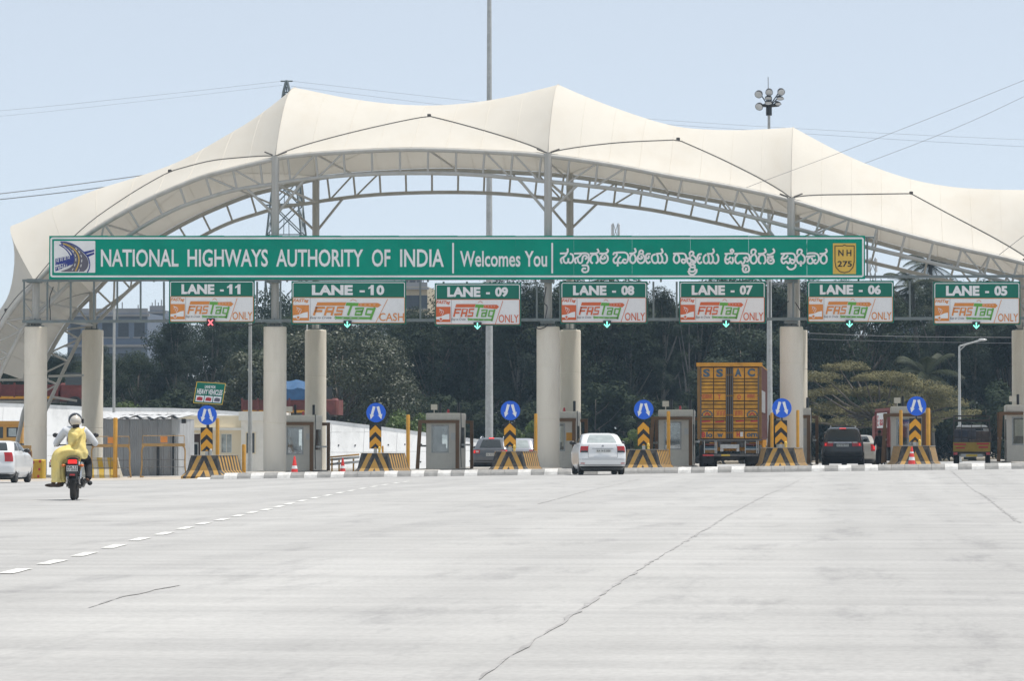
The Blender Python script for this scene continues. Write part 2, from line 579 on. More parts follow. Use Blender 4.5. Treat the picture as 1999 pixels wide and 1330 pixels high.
xs = [-4000, -1200, -400, -160, -90] + [-70 + 5 * i for i in range(25)] + [70, 100, 180, 400, 1200, 4000]
def sheet(name, m, xs_, ys_, dz, parent=None):
    mb = MB()
    mb.grid([[Vector((x, y, gz(x, y) + dz)) for x in xs_] for y in ys_])
    return mb.build(name, m, parent)
ground = struct(sheet('ground', M['earth'], xs, [-60, -10] + [10 * i for i in range(0, 26)] + [300, 400, 600, 1000, 2000, 5000], -0.05))
road = struct(sheet('road', M['road'], [x for x in xs if -70 <= x <= 50], [-40, -20] + [5 * i for i in range(0, 47)], 0.0))
ground['label'] = 'dry earth stretching away behind the toll plaza'
ground['category'] = 'ground'
road['label'] = 'pale grey concrete road running up to the toll booths'
road['category'] = 'road'

# painted dashes of the tapering lane line
dash = [(30, 1116.5), (102, 1099), (165, 1083.5), (223, 1068), (272, 1054), (320, 1043), (362, 1032), (398, 1023), (434, 1015.5), (465, 1008), (492, 1001.5),
        (520, 996), (545, 990), (565, 984.5), (590, 978.5), (615, 973), (640, 968), (664, 963), (686, 958.8), (708, 954.6), (730, 950.8), (752, 947.2), (773, 944), (793, 941.2)]
DP = [groundhit(a, b) for a, b in dash]
for i, p in enumerate(DP):
    d = (DP[min(i + 1, len(DP) - 1)] - DP[max(0, i - 1)])
    step = d.length / (2 if 0 < i < len(DP) - 1 else 1)
    d.normalize()
    n = Vector((d.y, -d.x, 0))
    L, wd = step * 0.25, 0.065
    mb = MB()
    pts = []
    for k in range(5):
        s_ = -L + 2 * L * k / 4
        pts.append((s_, wd * random.uniform(0.88, 1.1), wd * random.uniform(0.88, 1.1)))
    up = [p + d * a + n * b for a, b, c in pts]
    dn = [p + d * a - n * c for a, b, c in pts]
    mb.grid([[Vector((q.x, q.y, gz(q.x, q.y) + 0.006)) for q in r_] for r_ in (up, dn)])
    mb.build('lane_dash', M['roadpaint'], road)
# grimy slab joints
def joint(pts, w0, jit):
    P = [groundhit(a, b) for a, b in pts]
    P = [Vector((p.x, p.y, 0)) for p in P]
    fine = []
    for a, b in zip(P[:-1], P[1:]):
        k = max(2, int((b - a).length / 0.35))
        fine += [a.lerp(b, i / k) for i in range(k)]
    fine.append(P[-1])
    L, Rr = [], []
    for i, p in enumerate(fine):
        d = (fine[min(i + 1, len(fine) - 1)] - fine[max(0, i - 1)]).normalized()
        n = Vector((d.y, -d.x, 0))
        c = p + n * random.uniform(-jit, jit)
        a, b = w0 * random.random() ** 2 * 1.5, w0 * random.random() ** 2 * 1.5
        for arr, q in ((L, c + n * a), (Rr, c - n * b)):
            arr.append(Vector((q.x, q.y, gz(q.x, q.y) + 0.004)))
    mb = MB()
    mb.grid([L, Rr])
    mb.build('slab_joint', M['crack'], road)
joint([(930, 1328), (1000, 1282), (1090, 1220), (1165, 1170), (1205, 1140), (1260, 1105), (1360, 1045), (1430, 1002), (1500, 965), (1570, 934)], 0.018, 0.012)
joint([(1858, 929), (1920, 968), (1990, 1022)], 0.025, 0.03)
joint([(1050, 985), (1150, 958), (1250, 936)], 0.025, 0.02)
joint([(175, 1188), (240, 1166), (300, 1153), (355, 1144)], 0.016, 0.015)
M['apronmat'] = M['sand']
mb = MB()
YS = [137 + 1.0 * i for i in range(0, 18)]
mb.grid([[Vector((gpt(-40 + 430 * k / 14 + (14 * math.sin(j * 1.7) if k == 14 else 0), y).x, y + (0.5 * math.sin(k * 1.3) if j == 0 else 0),
          gz(gpt(-40 + 430 * k / 14, y).x, y) + (0.0 if j == 0 else 0.02 + 0.03 * math.sin(k * 2.1 + j) ** 2))) for k in range(15)] for j, y in enumerate(YS)])
apron = struct(mb.build('sand_apron', M['sand'], None, smooth=True))

# ================================================================== SPEED HUMP
YH = 135.5
hump = thing('speed_hump', 'grey and white painted speed hump running across all lanes before the islands', 'speed hump', gpt(1200, YH))
spans = [(700, 757), (957, 1018), (1216, 1300), (1478, 1576), (1716, 1850)]
px = 388
i = 0
prof = [(-0.42, 0.003), (-0.36, 0.10), (-0.25, 0.175), (-0.1, 0.215), (0.1, 0.215), (0.25, 0.175), (0.36, 0.10), (0.42, 0.003)]
while px < 2080:
    a, b = px, px + 26
    inside = any(u < (a + b) / 2 < v for u, v in spans)
    white = (i % 2 == 0) and not inside
    xa, xb = gpt(a, YH).x + 0.004, gpt(b, YH).x - 0.004
    mb = MB()
    P = []
    taper = min(1, (i + 1) / 3)
    for q in (xa, xa + 0.012, xb - 0.012, xb):
        e = 0.0 if q in (xa, xb) else 0.008
        P.append([Vector((q, YH + y_, gz(q, YH) + max(0.003, (z_ + e * (z_ > 0.05)) * taper))) for y_, z_ in prof])
    mb.grid(P)
    for r_, f in ((P[0], True), (P[-1], False)):
        mb.poly(r_ if f else r_[::-1])
    mb.build('painted_block', M['kerbwhite'] if white else M['kerbgrey'], hump, world=True)
    px = b
    i += 1

# ================================================================== ISLANDS WITH STRIPED NOSES
def stripe_mat(name, side):
    m = bpy.data.materials.new(name)
    m.use_nodes = True
    t = m.node_tree
    b = t.nodes["Principled BSDF"]
    b.inputs["Roughness"].default_value = 0.7
    tc = t.nodes.new("ShaderNodeTexCoord")
    sx = t.nodes.new("ShaderNodeSeparateXYZ")
    t.links.new(tc.outputs["Object"], sx.inputs[0])
    def mth(op, a, b_=None):
        n = t.nodes.new("ShaderNodeMath")
        n.operation = op
        for k, v in ((0, a), (1, b_)):
            if v is None:
                continue
            if isinstance(v, (int, float)):
                n.inputs[k].default_value = v
            else:
                t.links.new(v, n.inputs[k])
        return n.outputs[0]
    if side:
        v = mth('ADD', mth('MULTIPLY', sx.outputs[1], 2.35), 0.2)
    else:
        v = mth('ADD', mth('MULTIPLY', mth('ABSOLUTE', sx.outputs[0]), 2.9), mth('ADD', mth('MULTIPLY', sx.outputs[2], 1.35), 0.06))
    ns = t.nodes.new("ShaderNodeTexNoise")
    ns.inputs["Scale"].default_value = 9
    ns.inputs["Detail"].default_value = 4
    t.links.new(tc.outputs["Object"], ns.inputs["Vector"])
    v = mth('ADD', v, mth('MULTIPLY', mth('SUBTRACT', ns.outputs["Fac"], 0.5), 0.07))
    fr = mth('FRACT', v)
    st = mth('GREATER_THAN', fr, 0.5)
    mx = t.nodes.new("ShaderNodeMix")
    mx.data_type = 'RGBA'
    t.links.new(st, mx.inputs[0])
    mx.inputs[6].default_value = (0.022, 0.022, 0.024, 1)
    mx.inputs[7].default_value = (0.50, 0.28, 0.055, 1)
    n2 = t.nodes.new("ShaderNodeTexNoise")
    n2.inputs["Scale"].default_value = 3.2
    n2.inputs["Detail"].default_value = 8
    n2.inputs["Roughness"].default_value = 0.7
    t.links.new(tc.outputs["Object"], n2.inputs["Vector"])
    rp = t.nodes.new("ShaderNodeValToRGB")
    rp.color_ramp.elements[0].position = 0.45
    rp.color_ramp.elements[1].position = 0.8
    rp.color_ramp.elements[1].color = (0.75, 0.75, 0.75, 1)
    t.links.new(n2.outputs["Fac"], rp.inputs[0])
    m2 = t.nodes.new("ShaderNodeMix")
    m2.data_type = 'RGBA'
    t.links.new(rp.outputs[0], m2.inputs[0])
    t.links.new(mx.outputs[2], m2.inputs[6])
    m2.inputs[7].default_value = (0.24, 0.21, 0.17, 1)
    t.links.new(m2.outputs[2], b.inputs["Base Color"])
    return m
M['chev'] = stripe_mat('nose_chevrons', False)
M['stripe'] = stripe_mat('nose_stripes', True)
ISL = [398, 731, 993, 1255, 1523, 1787, 2050]
DISC = [(405, 811), (734, 806), (997, 802), (1258, 800), (1527, 797), (1788, 793)]
BYW = ['near the cream building and the corrugated shed', 'in front of the long sloping white wall', 'hiding half of a dark parked crossover', 'right beside the white sedan',
       'close to the yellow container truck', 'with a red traffic cone standing before it']
LN = ['11 and 10', '10 and 09', '09 and 08', '08 and 07', '07 and 06', '06 and 05']
YN = 138.0
def nose(px, label):
    loc = gpt(px, YN, 0.0)
    t = thing('island_barrier', label, 'barrier', loc, 0, 'striped nose barriers of the toll islands')
    lv = [(0.0, 0.86, -0.20, 3.2), (0.10, 0.86, -0.20, 3.2), (0.32, 0.66, -0.02, 3.1), (0.88, 0.53, 0.06, 3.0)]
    def ring(z, hw, yf, yb):
        c = 0.09
        return [Vector(q) for q in ((-hw - 0.26, yb, z), (-hw, yf + c, z), (-hw + c, yf, z), (hw - c, yf, z), (hw, yf + c, z), (hw + 0.26, yb, z))]
    rg = [ring(*l) for l in lv]
    mb = MB()
    for a, b in zip(rg[:-1], rg[1:]):
        for k in range(5):
            mb.quad(a[k], a[k + 1], b[k + 1], b[k], 0 if k == 2 else 1)
        mb.quad(a[5], a[0], b[0], b[5], 1)
    mb.poly(rg[-1], 2)
    mb.build('barrier_body', [M['chev'], M['stripe'], M['islandtop']], t)
    cap = MB()
    cap.prism([(-0.55, 0.045, 0.882), (0.55, 0.045, 0.882), (0.81, 3.01, 0.882), (-0.81, 3.01, 0.882)], (0, 0, 0.018))
    cap.build('top_cap', M['islandtop'], t)
    return t
for px, ln in zip(ISL[:6], BYW):
    nose(px, 'black and yellow striped concrete island nose ' + ln)
for px in ISL:
    a = gpt(px, YN)
    mb = MB()
    z = a.z
    P = []
    for y in (YN + 2.4, 150, 165, 184):
        P.append([Vector((a.x + u, y, z + v)) for u, v in ((-0.87, -0.02), (-0.85, 0.17), (-0.80, 0.20), (0.80, 0.20), (0.85, 0.17), (0.87, -0.02))])
    mb.grid(P)
    mb.poly(P[0])
    struct(mb.build('island_pavement', M['islandtop']))

# round blue signs on chevron plates
def keep_sign(px, c, label):
    Y = YN + 0.75
    b = gpt(px, YN)
    cx, cy = c
    t = thing('keep_either_side_sign', label, 'sign', (at(cx, 880, Y).x, Y, b.z + 0.90), 0, 'round blue signs on the island noses')
    strut('pole', at(cx, cy - 6, Y + 0.05), (at(cx, cy, Y).x, Y + 0.05, b.z + 0.90), 0.035, M['blackmetal'], t)
    d = MB()
    n = 32
    d.prism([at(cx + 19 * math.cos(2 * math.pi * k / n), cy + 19 * math.sin(2 * math.pi * k / n), Y) for k in range(n)], (0, 0.012, 0))
    disc = d.build('disc', M['signblue'], t, world=True)
    for s_ in (-1, 1):
        mb = MB()
        tip = (cx + s_ * 10.5, cy + 13.0)
        top = (cx + s_ * 3.6, cy - 12.0)
        dx, dy = tip[0] - top[0], tip[1] - top[1]
        L = math.hypot(dx, dy)
        dx, dy = dx / L, dy / L
        nx, ny = -dy, dx
        def q(a, w_):
            return (top[0] + dx * a + nx * w_, top[1] + dy * a + ny * w_)
        pts = [q(0, -2.7), q(0, 2.7), q(L * 0.66, 2.3), q(L * 0.62, 4.6), q(L, 0), q(L * 0.62, -4.6), q(L * 0.66, -2.3)]
        pxpoly(mb, pts, Y - 0.006)
        mb.build('arrow', M['white'], disc, world=True)
    # chevron plate
    x0, x1, y0, y1 = cx - 13, cx + 10.5, cy + 24, cy + 70.5
    if px > 1500:
        x0, x1 = cx - 14, cx + 10
    m_ = (x0 + x1) / 2
    pl = MB()
    pl.prism([at(a, b_, Y) for a, b_ in ((x0, y0), (x1, y0), (x1, y1), (x0, y1))], (0, 0.012, 0))
    plate = pl.build('chevron_plate', M['blackprint'], t, world=True)
    for k, (ya, yb) in enumerate(((0.5, 13.5), (23, 36))):
        mb = MB()
        hgt = 11.5
        pxpoly(mb, [(m_, y0 + ya), (x1 - 0.4, y0 + ya + hgt), (x1 - 0.4, y0 + yb + hgt), (m_, y0 + yb), (x0 + 0.4, y0 + yb + hgt), (x0 + 0.4, y0 + ya + hgt)], Y - 0.006)
        mb.build('chevron_stripe', M['chevyellow'], plate, world=True)
    mb = MB()
    pxpoly(mb, [(m_, y1 - 3.5), (m_ + 4, y1 - 0.3), (m_ - 4, y1 - 0.3)], Y - 0.006)
    mb.build('chevron_stripe', M['chevyellow'], plate, world=True)
    t.rotation_euler = (0, R(((px * 7) % 5 - 2) * 0.5), R(((px * 3) % 7 - 3) * 1.2))
    bk = MB()
    p = at(m_, y1, Y)
    bk.box(p.x - 0.06, p.x + 0.06, Y - 0.03, Y + 0.03, b.z + 0.90, p.z)
    bk.build('foot_bracket', M['galv'], t, world=True)
    lm = MB()
    lx, lz = p.x + 0.17, b.z + 0.905
    lm.lathe([(0.05, lz), (0.05, lz + 0.06), (0.035, lz + 0.10), (0.06, lz + 0.11), (0.055, lz + 0.20), (0.02, lz + 0.23)], c=(lx, Y - 0.08, 0), n=12)
    lm.build('hazard_lamp', M['yellowprint'] if (px % 2) else M['galv'], t, world=True, smooth=True, angle=40)
SGN = ['below the small heavy vehicles board', 'against the sloping white wall', 'just right of the thick lamp mast', 'to the right of the white sedan', 'to the right of the yellow container truck', 'above a red traffic cone']
for px, c, ln in zip(ISL, DISC, SGN):
    keep_sign(px, c, 'round blue two-arrow sign on a chevron plate ' + ln)

# yellow guard posts
def post(px, y0, Y, w_px, label, zb=0.0):
    g = gpt(px, Y)
    top = at(px, y0, Y).z
    r = w_px / 2 * Y / F
    mb = MB()
    mb.lathe([(r, 0), (r, top - g.z - 0.04 - zb), (r * 0.8, top - g.z - zb)], n=14)
    o = mb.build('guard_post', M['yellowpost'], None, smooth=True, angle=40)
    o.location = (g.x, Y, g.z + zb)
    tag(o, label, 'post')
    return o
Y2 = YN + 1.9
for (px, y0, w_, lab, Yp, zb) in [
    (424.5, 817, 7.5, 'tall yellow post rising behind the blue sign between lanes 11 and 10', 140.2, 0.9),
    (476, 868, 8, 'short yellow post at the tail of the barrier between lanes 11 and 10', 142.0, 0.2),
    (747, 871, 4, 'stubby yellow post on the barrier between lanes 10 and 09', 139.8, 0.9),
    (796.5, 810, 7.5, 'yellow post standing alone left of the booth between lanes 10 and 09', 145.0, 0.2),
    (1046, 808, 6.5, 'slim yellow post close beside the front column between lanes 09 and 08', 143.0, 0.2),
    (1305, 803, 7, 'tall yellow post before the booth between lanes 08 and 07', 142.5, 0.2),
    (1507, 806, 6, 'yellow post between the container truck and the blue sign', 140.0, 0.9),
    (1557.5, 801, 6, 'yellow post right of the blue sign before the front column at lane 06', 140.2, 0.9),
    (1759, 801, 6.5, 'slimmer yellow post left of the blue sign between lanes 06 and 05', 140.0, 0.9),
    (1812, 797, 8.5, 'thicker yellow post right of the blue sign between lanes 06 and 05', 140.2, 0.9),
    (225, 816, 9, 'tall yellow post in front of the corrugated metal shed', 146, 0.0)]:
    post(px, y0, Yp, w_, lab, zb)

# ================================================================== CANOPY
YF, YB = 154.0, 165.6
YM = (YF + YB) / 2
TOP = [(-75, 800), (-40, 715), (0, 641), (35, 590), (75, 548), (120, 502), (173, 457), (230, 421.5), (283, 393), (337, 368.5), (397.5, 345), (456, 329.6), (512, 316), (560, 306),
       (640, 299), (730, 294), (820, 292), (960, 297), (1065, 304), (1192, 322), (1306, 344), (1420, 364), (1534, 389), (1676, 432), (1838, 476), (1951, 502), (2025, 521), (2150, 556), (2260, 590)]
BOT = [(-30, 800), (4, 724), (29, 673), (49, 636), (88, 602.6), (137, 552), (195, 502), (254, 458.6), (300, 430), (353, 404), (406, 386), (463, 370), (530, 360), (565, 354), (662, 343),
       (793, 338), (923, 340.7), (1053, 352.8), (1120, 359.6), (1240, 374.6), (1360, 398.6), (1480, 427), (1600, 458.6), (1686, 481), (1773, 502), (1903, 534), (1990, 559), (2110, 592), (2230, 628)]
topc = crom([at(a, b, YF) for a, b in TOP], 8)
botc = crom([at(a, b, YF) for a, b in BOT], 8)
canopy = thing('toll_canopy', 'white tensile fabric canopy on curved steel trusses and round concrete columns', 'canopy', gpt(1000, 160))
COLX = [70, 537, 1070, 1545, 2020]
CXW = [at(p, 640, YF).x for p in COLX]
def arc(poly):
    L = [0]
    for a, b in zip(poly[:-1], poly[1:]):
        L.append(L[-1] + (b - a).length)
    return L
def at_len(poly, L, s_):
    for i in range(len(poly) - 1):
        if L[i + 1] >= s_:
            t = (s_ - L[i]) / max(1e-9, L[i + 1] - L[i])
            return poly[i].lerp(poly[i + 1], t)
    return poly[-1]
def nearest(poly, p):
    best = None
    for a, b in zip(poly[:-1], poly[1:]):
        d = b - a
        t = max(0, min(1, (p - a).dot(d) / d.length_squared))
        q = a + d * t
        if best is None or (q - p).length < (best - p).length:
            best = q
    return best
def top_at_x(x, poly=None):
    poly = poly or topc
    for a, b in zip(poly[:-1], poly[1:]):
        if a.x <= x <= b.x:
            return a.lerp(b, (x - a.x) / (b.x - a.x))
    return poly[-1]
TL = arc(topc)
for Yo in (0.0, YB - YF):
    off = Vector((0, Yo, 0))
    sh = 1.0
    n_seg = 8
    for nm, cu, r in (('top_chord', topc, 0.10), ('bottom_chord', botc, 0.085)):
        mb = MB()
        mb.tube([p + off for p in cu[::2] + [cu[-1]]], r, n=8)
        mb.build(nm, M['steel'], canopy, world=True, smooth=True, angle=50)
    # webs about every 1.2 m, square to the arch, and diagonals next to the columns
    s_ = 0.6
    k = 0
    tops, bots = [], []
    while s_ < TL[-1]:
        p = at_len(topc, TL, s_)
        q = nearest(botc, p)
        tops.append(p)
        bots.append(q)
        strut('web_strut', p + off, q + off, 0.048, M['steel'], canopy)
        s_ += 1.2
    for i in range(len(tops) - 1):
        mid = (tops[i].x + tops[i + 1].x) / 2
        for c in CXW:
            if abs(mid - c) < 3.0 and abs(mid - c) > 0.6:
                if mid > c:
                    strut('diagonal', tops[i + 1] + off, bots[i] + off, 0.042, M['steel'], canopy)
                else:
                    strut('diagonal', tops[i] + off, bots[i + 1] + off, 0.042, M['steel'], canopy)
# columns, steel posts and knee braces
for i, (cx, px) in enumerate(zip(CXW, COLX)):
    for row, Yc in enumerate((YF, YB)):
        g = gz(cx, Yc)
        ztop = at(px, 638, YF).z if row == 0 else at(px, 645, YB).z
        r = 0.485
        mb = MB()
        mb.lathe([(r + 0.18, g - 0.05), (r + 0.18, g + 0.16), (r, g + 0.18), (r, g + 2.2), (r - 0.012, g + 2.21), (r - 0.012, g + 2.235), (r, g + 2.245), (r, g + 4.4), (r - 0.012, g + 4.41), (r - 0.012, g + 4.435), (r, g + 4.445), (r, ztop - 0.03), (r - 0.03, ztop)], n=28, c=(cx, Yc, 0))
        mb.build('concrete_column', M['column'], canopy, world=True, smooth=True, angle=40)
        tp = top_at_x(cx)
        bp = MB()
        bp.box(cx - 0.3, cx + 0.3, Yc - 0.3, Yc + 0.3, ztop, ztop + 0.06)
        bp.box(cx - 0.22, cx + 0.22, Yc - 0.02, Yc + 0.02, ztop + 0.06, ztop + 0.35)
        bp.box(cx - 0.02, cx + 0.02, Yc - 0.22, Yc + 0.22, ztop + 0.06, ztop + 0.35)
        bp.build('base_plate', M['gantry'], canopy, world=True)
        strut('steel_post', (cx, Yc, ztop + 0.02), (cx, Yc, tp.z + 0.12), 0.165, M['steel'], canopy, n=16)
        if 0 < i:
            zb = top_at_x(cx, botc).z - 1.25
            for sgn in (-1, 1):
                q = top_at_x(cx + sgn * 1.25, botc)
                strut('knee_brace', (cx + sgn * 0.1, Yc, zb), (q.x, Yc, q.z), 0.06, M['steel'], canopy)
        else:
            for zz, sg in ((ztop + 1.0, 1), (ztop + 0.5, -1)):
                q = nearest(botc, Vector((cx + sg * 1.4, YF, zz + sg * 1.0)))
                strut('knee_brace', (cx, Yc, ztop + 0.6), (q.x, Yc, q.z), 0.06, M['steel'], canopy)
# cross ties between the two arches
for i in range(4, len(tops), 4):
    strut('cross_tie', tops[i], tops[i] + Vector((0, YB - YF, 0)), 0.05, M['steel'], canopy)
for c in CXW:
    b = top_at_x(c, botc)
    strut('cross_tie', b, b + Vector((0, YB - YF, 0)), 0.06, M['steel'], canopy)
# legs of the arch's left end
for Yc in (YF, YB):
    a, b = topc[0], botc[0]
    off = Vector((0, Yc - YF, 0))
    g = gz(a.x, Yc)
    strut('arch_leg', a + off, Vector((a.x - 0.6, Yc, g)), 0.10, M['steel'], canopy)
    strut('arch_leg', b + off, Vector((b.x - 0.3, Yc, g)), 0.085, M['steel'], canopy)
    strut('diagonal', a + off, Vector((b.x - 0.3, Yc, g)), 0.05, M['steel'], canopy)
for (pa, pb) in (((-60, 742), (46, 742)), ((-60, 785), (46, 785)), ((46, 742), (95, 742)), ((95, 735), (163, 733)), ((100, 775), (150, 783)), ((55, 700), (46, 742))):
    strut('tie_bar', at(pa[0], pa[1], YM), at(pb[0], pb[1], YM), 0.055, M['steel'], canopy)

# membrane
def membrane_mat():
    m = mat('membrane', (0.67, 0.635, 0.57), 0.65, var=0.03, scale=0.6, trans=0.17, dirt=(0.60, 0.54, 0.45), dirt_scale=0.5, dirt_amt=0.45, spec=0.15, stretch=(1, 0.35, 1))
    return m
M['membrane'] = membrane_mat()
M['seam'] = mat('fabric_seam', (0.62, 0.58, 0.51), 0.7, var=0.05)
def normal_at(x):
    a, b = top_at_x(x - 0.3), top_at_x(x + 0.3)
    d = (b - a).normalized()
    n = Vector((-d.z, 0, d.x))
    f = smooth(CXW[0] + 1.0, CXW[1] - 1.0, x)      # only the steep left end leans outwards
    return (n * (1 - f) * 0.85 + Vector((0, 0, 1)) * (f + 0.15 * (1 - f))).normalized()
PEAK = 3.45
def ridge_pt(t):
    return 1 - (1 - t) ** 2.1
def bay(xa, xb, saddle, kv, krise, skew=0.5, peaks=(PEAK, PEAK), nu=28):
    """fabric between two column lines: the crest hangs from peak to peak, cables crease it front and back"""
    rows = {}
    def section(u):
        x = xa + (xb - xa) * u
        f = top_at_x(x)
        n = normal_at(x)
        # crest height: catenary between the peaks
        w_ = (2 * abs(u - 0.5))
        pk = peaks[0] if u < 0.5 else peaks[1]
        crest = saddle + (pk - saddle) * (w_ ** 1.75)
        # cable: from the node up to its middle point
        uu = u / skew if u < skew else (1 - u) / (1 - skew)
        hk = uu ** 0.85
        v_k = 0.5 * kv * hk
        z_k = krise * hk
        return f, n, crest, v_k, z_k
    nf, nm = 5, 12
    def P(u, side, seg, t):
        f, n, crest, v_k, z_k = section(u)
        if seg == 0:      # flap below the cable
            v, h = v_k * t, z_k * t - 0.10 * math.sin(math.pi * t) * min(1, z_k)
        else:
            v = v_k + (0.5 - v_k) * t
            # full arch at the column, flatter between
            e = 1 - (1 - t) ** (2.1 - 0.9 * (z_k / max(1e-6, krise)))
            h = z_k + (crest - z_k) * e
        vv = v if side == 0 else 1 - v
        return Vector((f.x, YF + (YB - YF) * vv, f.z)) + n * (h + 0.11)
    for side in (0, 1):
        for seg, nn in ((0, nf), (1, nm)):
            mb = MB()
            mb.grid([[P(i / nu, side, seg, j / nn) for i in range(nu + 1)] for j in range(nn + 1)])
            mb.build('edge_flap' if seg == 0 else 'membrane_panel', M['membrane'], canopy, world=True, smooth=True)
        mb = MB()
        mb.tube([P(i / nu, side, 1, 0) + Vector((0, -0.02 if side == 0 else 0.016, 0.015)) for i in range(nu + 1)], 0.017, n=5)
        mb.build('valley_cable', M['cable'], canopy, world=True, smooth=True)
    # welded seams between the fabric strips
    for q in range(1, 8):
        u = q / 8
        for side in (0, 1):
            mb = MB()
            mb.tube([P(u, side, 0, j / 4) + Vector((0, 0, 0.004)) for j in range(5)] + [P(u, side, 1, j / 8) + Vector((0, 0, 0.004)) for j in range(1, 9)], 0.011, n=4, caps=False)
            mb.build('fabric_seam', M['seam'], canopy, world=True, smooth=True)
    # clamp at the cable's middle
    p = P(skew, 0, 1, 0)
    mb = MB()
    mb.bbox(p.x - 0.08, p.x + 0.08, p.y - 0.06, p.y + 0.06, p.z - 0.02, p.z + 0.1)
    mb.build('cable_clamp', M['cable'], canopy, world=True)
    return P
endx = at(-52, 700, YF).x
bay(endx, CXW[0], 1.6, 0.5, 0.7, peaks=(1.2, 3.5), nu=14)
bay(CXW[0], CXW[1], 1.75, 0.55, 1.1, skew=0.52, peaks=(3.5, PEAK))
bay(CXW[1], CXW[2], 2.3, 0.6, 1.62, skew=0.53)
bay(CXW[2], CXW[3], 2.5, 0.6, 1.75, skew=0.52)
bay(CXW[3], CXW[4], 2.7, 0.6, 1.9, skew=0.50)
bay(CXW[4], CXW[4] + 6.0, 2.7, 0.6, 1.9, peaks=(PEAK, 2.0), nu=14)
for c in CXW[1:]:      # seam tubes along the peaks' ridges
    f, n = top_at_x(c), normal_at(c)
    pts = []
    for k in range(25):
        v = k / 24
        h = PEAK * (1 - (1 - min(v, 1 - v) * 2) ** 2.1)
        pts.append(Vector((f.x, YF + (YB - YF) * v, f.z)) + n * (h + 0.125))
    mb = MB()
    mb.tube(pts, 0.014, n=5)
    mb.build('ridge_seam', M['membrane'], canopy, world=True, smooth=True)
# turnbuckles near the nodes
for c in CXW[1:]:
    f = top_at_x(c)
    for sg in (-1, 1):
        a = Vector((c + sg * 0.12, YF - 0.05, f.z + 0.16))
        strut('turnbuckle', a, a + Vector((sg * 0.35, 0.12, 0.14)), 0.03, M['cable'], canopy)

# ================================================================== SIGN GANTRY
YG = 153.35
gan = thing('sign_gantry', 'grey steel lattice gantry spanning the lanes under the canopy', 'gantry', gpt(1000, YG))
def gchord(py, px0, px1, r=0.055, dy=0.0, nm='gantry_chord'):
    a, b = at(px0, py, YG), at(px1, py, YG)
    mb = MB()
    mb.box(a.x, b.x, YG + dy - r, YG + dy + r, a.z - r, a.z + r)
    mb.build(nm, M['gantry'], gan, world=True)
gchord(548, 44, 2060)
gchord(628, 44, 2060, 0.06)
px = 47
k = 0
while px < 2060:
    a, b = at(px, 550, YG), at(px, 626, YG)
    strut('gantry_post', a, b, 0.045, M['gantry'], gan, n=6)
    px += 45.5
    k += 1
for c, px in zip(CXW, COLX):      # brackets clamping the gantry to the canopy posts
    for py in (548, 628):
        z = at(px, py, YG).z
        mb = MB()
        mb.box(c - 0.28, c + 0.28, YG + 0.065, YG + 0.62, z - 0.08, z + 0.08)
        mb.build('clamp_bracket', M['gantry'], gan, world=True)
for px in (118, 300, 560, 835, 1045, 1290, 1525, 1676):   # uprights carrying the big board
    a = at(px, 546, YG)
    b = at(px, 464, YG)
    strut('board_upright', (a.x, YG + 0.07, a.z - 0.1), (b.x, YG + 0.07, b.z), 0.045, M['gantry'], gan, n=6)
p = at(1693, 462, YG)
q = at(1693, 543, YG)
strut('board_upright', p, q, 0.045, M['gantry'], gan, n=6)
strut('gantry_arm', at(1686, 463, YG), at(1706, 463, YG), 0.05, M['gantry'], gan, n=6)

for pts in ([(1040, 632), (1050, 642), (1062, 640), (1070, 634)], [(1066, 560), (1062, 590), (1068, 600), (1063, 628)], [(1497, 626), (1512, 620), (1530, 596), (1540, 588)], [(1552, 590), (1562, 606), (1574, 628)], [(104, 560), (97, 582), (98, 610), (98, 626)], [(420, 632), (450, 640), (485, 636), (515, 630)]):
    mb = MB()
    mb.tube(crom([at(a_, b_, YG + 0.1) for a_, b_ in pts], 6), 0.022, n=5)
    mb.build('hanging_cable', M['blackmetal'], gan, world=True, smooth=True)
# ------------------------------------------------------------------ the big green board
YS = YG - 0.12
big = thing('highway_sign_board', 'long green board welcoming drivers in English and Kannada, yellow route shield at one end', 'sign', at(900, 546, YS))
X0, X1, YT, YBt = 96, 1689, 460.5, 545
npan = 14
for i in range(npan):
    a = X0 + (X1 - X0) * i / npan
    b = X0 + (X1 - X0) * (i + 1) / npan
    mb = MB()
    p, q = at(a + 0.12, YT, YS), at(b - 0.12, YBt, YS)
    jig = 0.006 * ((i * 37) % 5) / 5
    mb.box(p.x, q.x, YS + jig, YS + 0.05 + jig, q.z, p.z)
    mb.build('board_panel', M['signgreen'], big, world=True)
D1, D2, D3, D4, D5 = (YS - 0.012 * k for k in (1, 2, 3, 4, 5))
mb = MB()
frame_ring(mb, 98.2, 1686.5, 463.2, 541.5, 5, 3.6, D1)
mb.build('white_border', M['white'], big, world=True)
for key, a, b, c in (('NATIONAL', 197, 348.5, 486.5), ('HIGHWAYS', 366, 523, 486.5), ('AUTHORITY', 539, 709, 486.5), ('OF', 726, 762, 486.5), ('INDIA', 781, 866.5, 486.5), ('Welcomes', 898, 1016, 490), ('You', 1024, 1068, 490)):
    mb = MB()
    put_text(mb, key, a, b, c, 521 , D1)
    mb.build('lettering', M['white'], big, world=True)
for a in (884.5, 1078):
    mb = MB()
    pxpoly(mb, rrect(a - 1.7, a + 1.7, 474, 534, 1.2), D1)
    mb.build('divider_bar', M['white'], big, world=True)
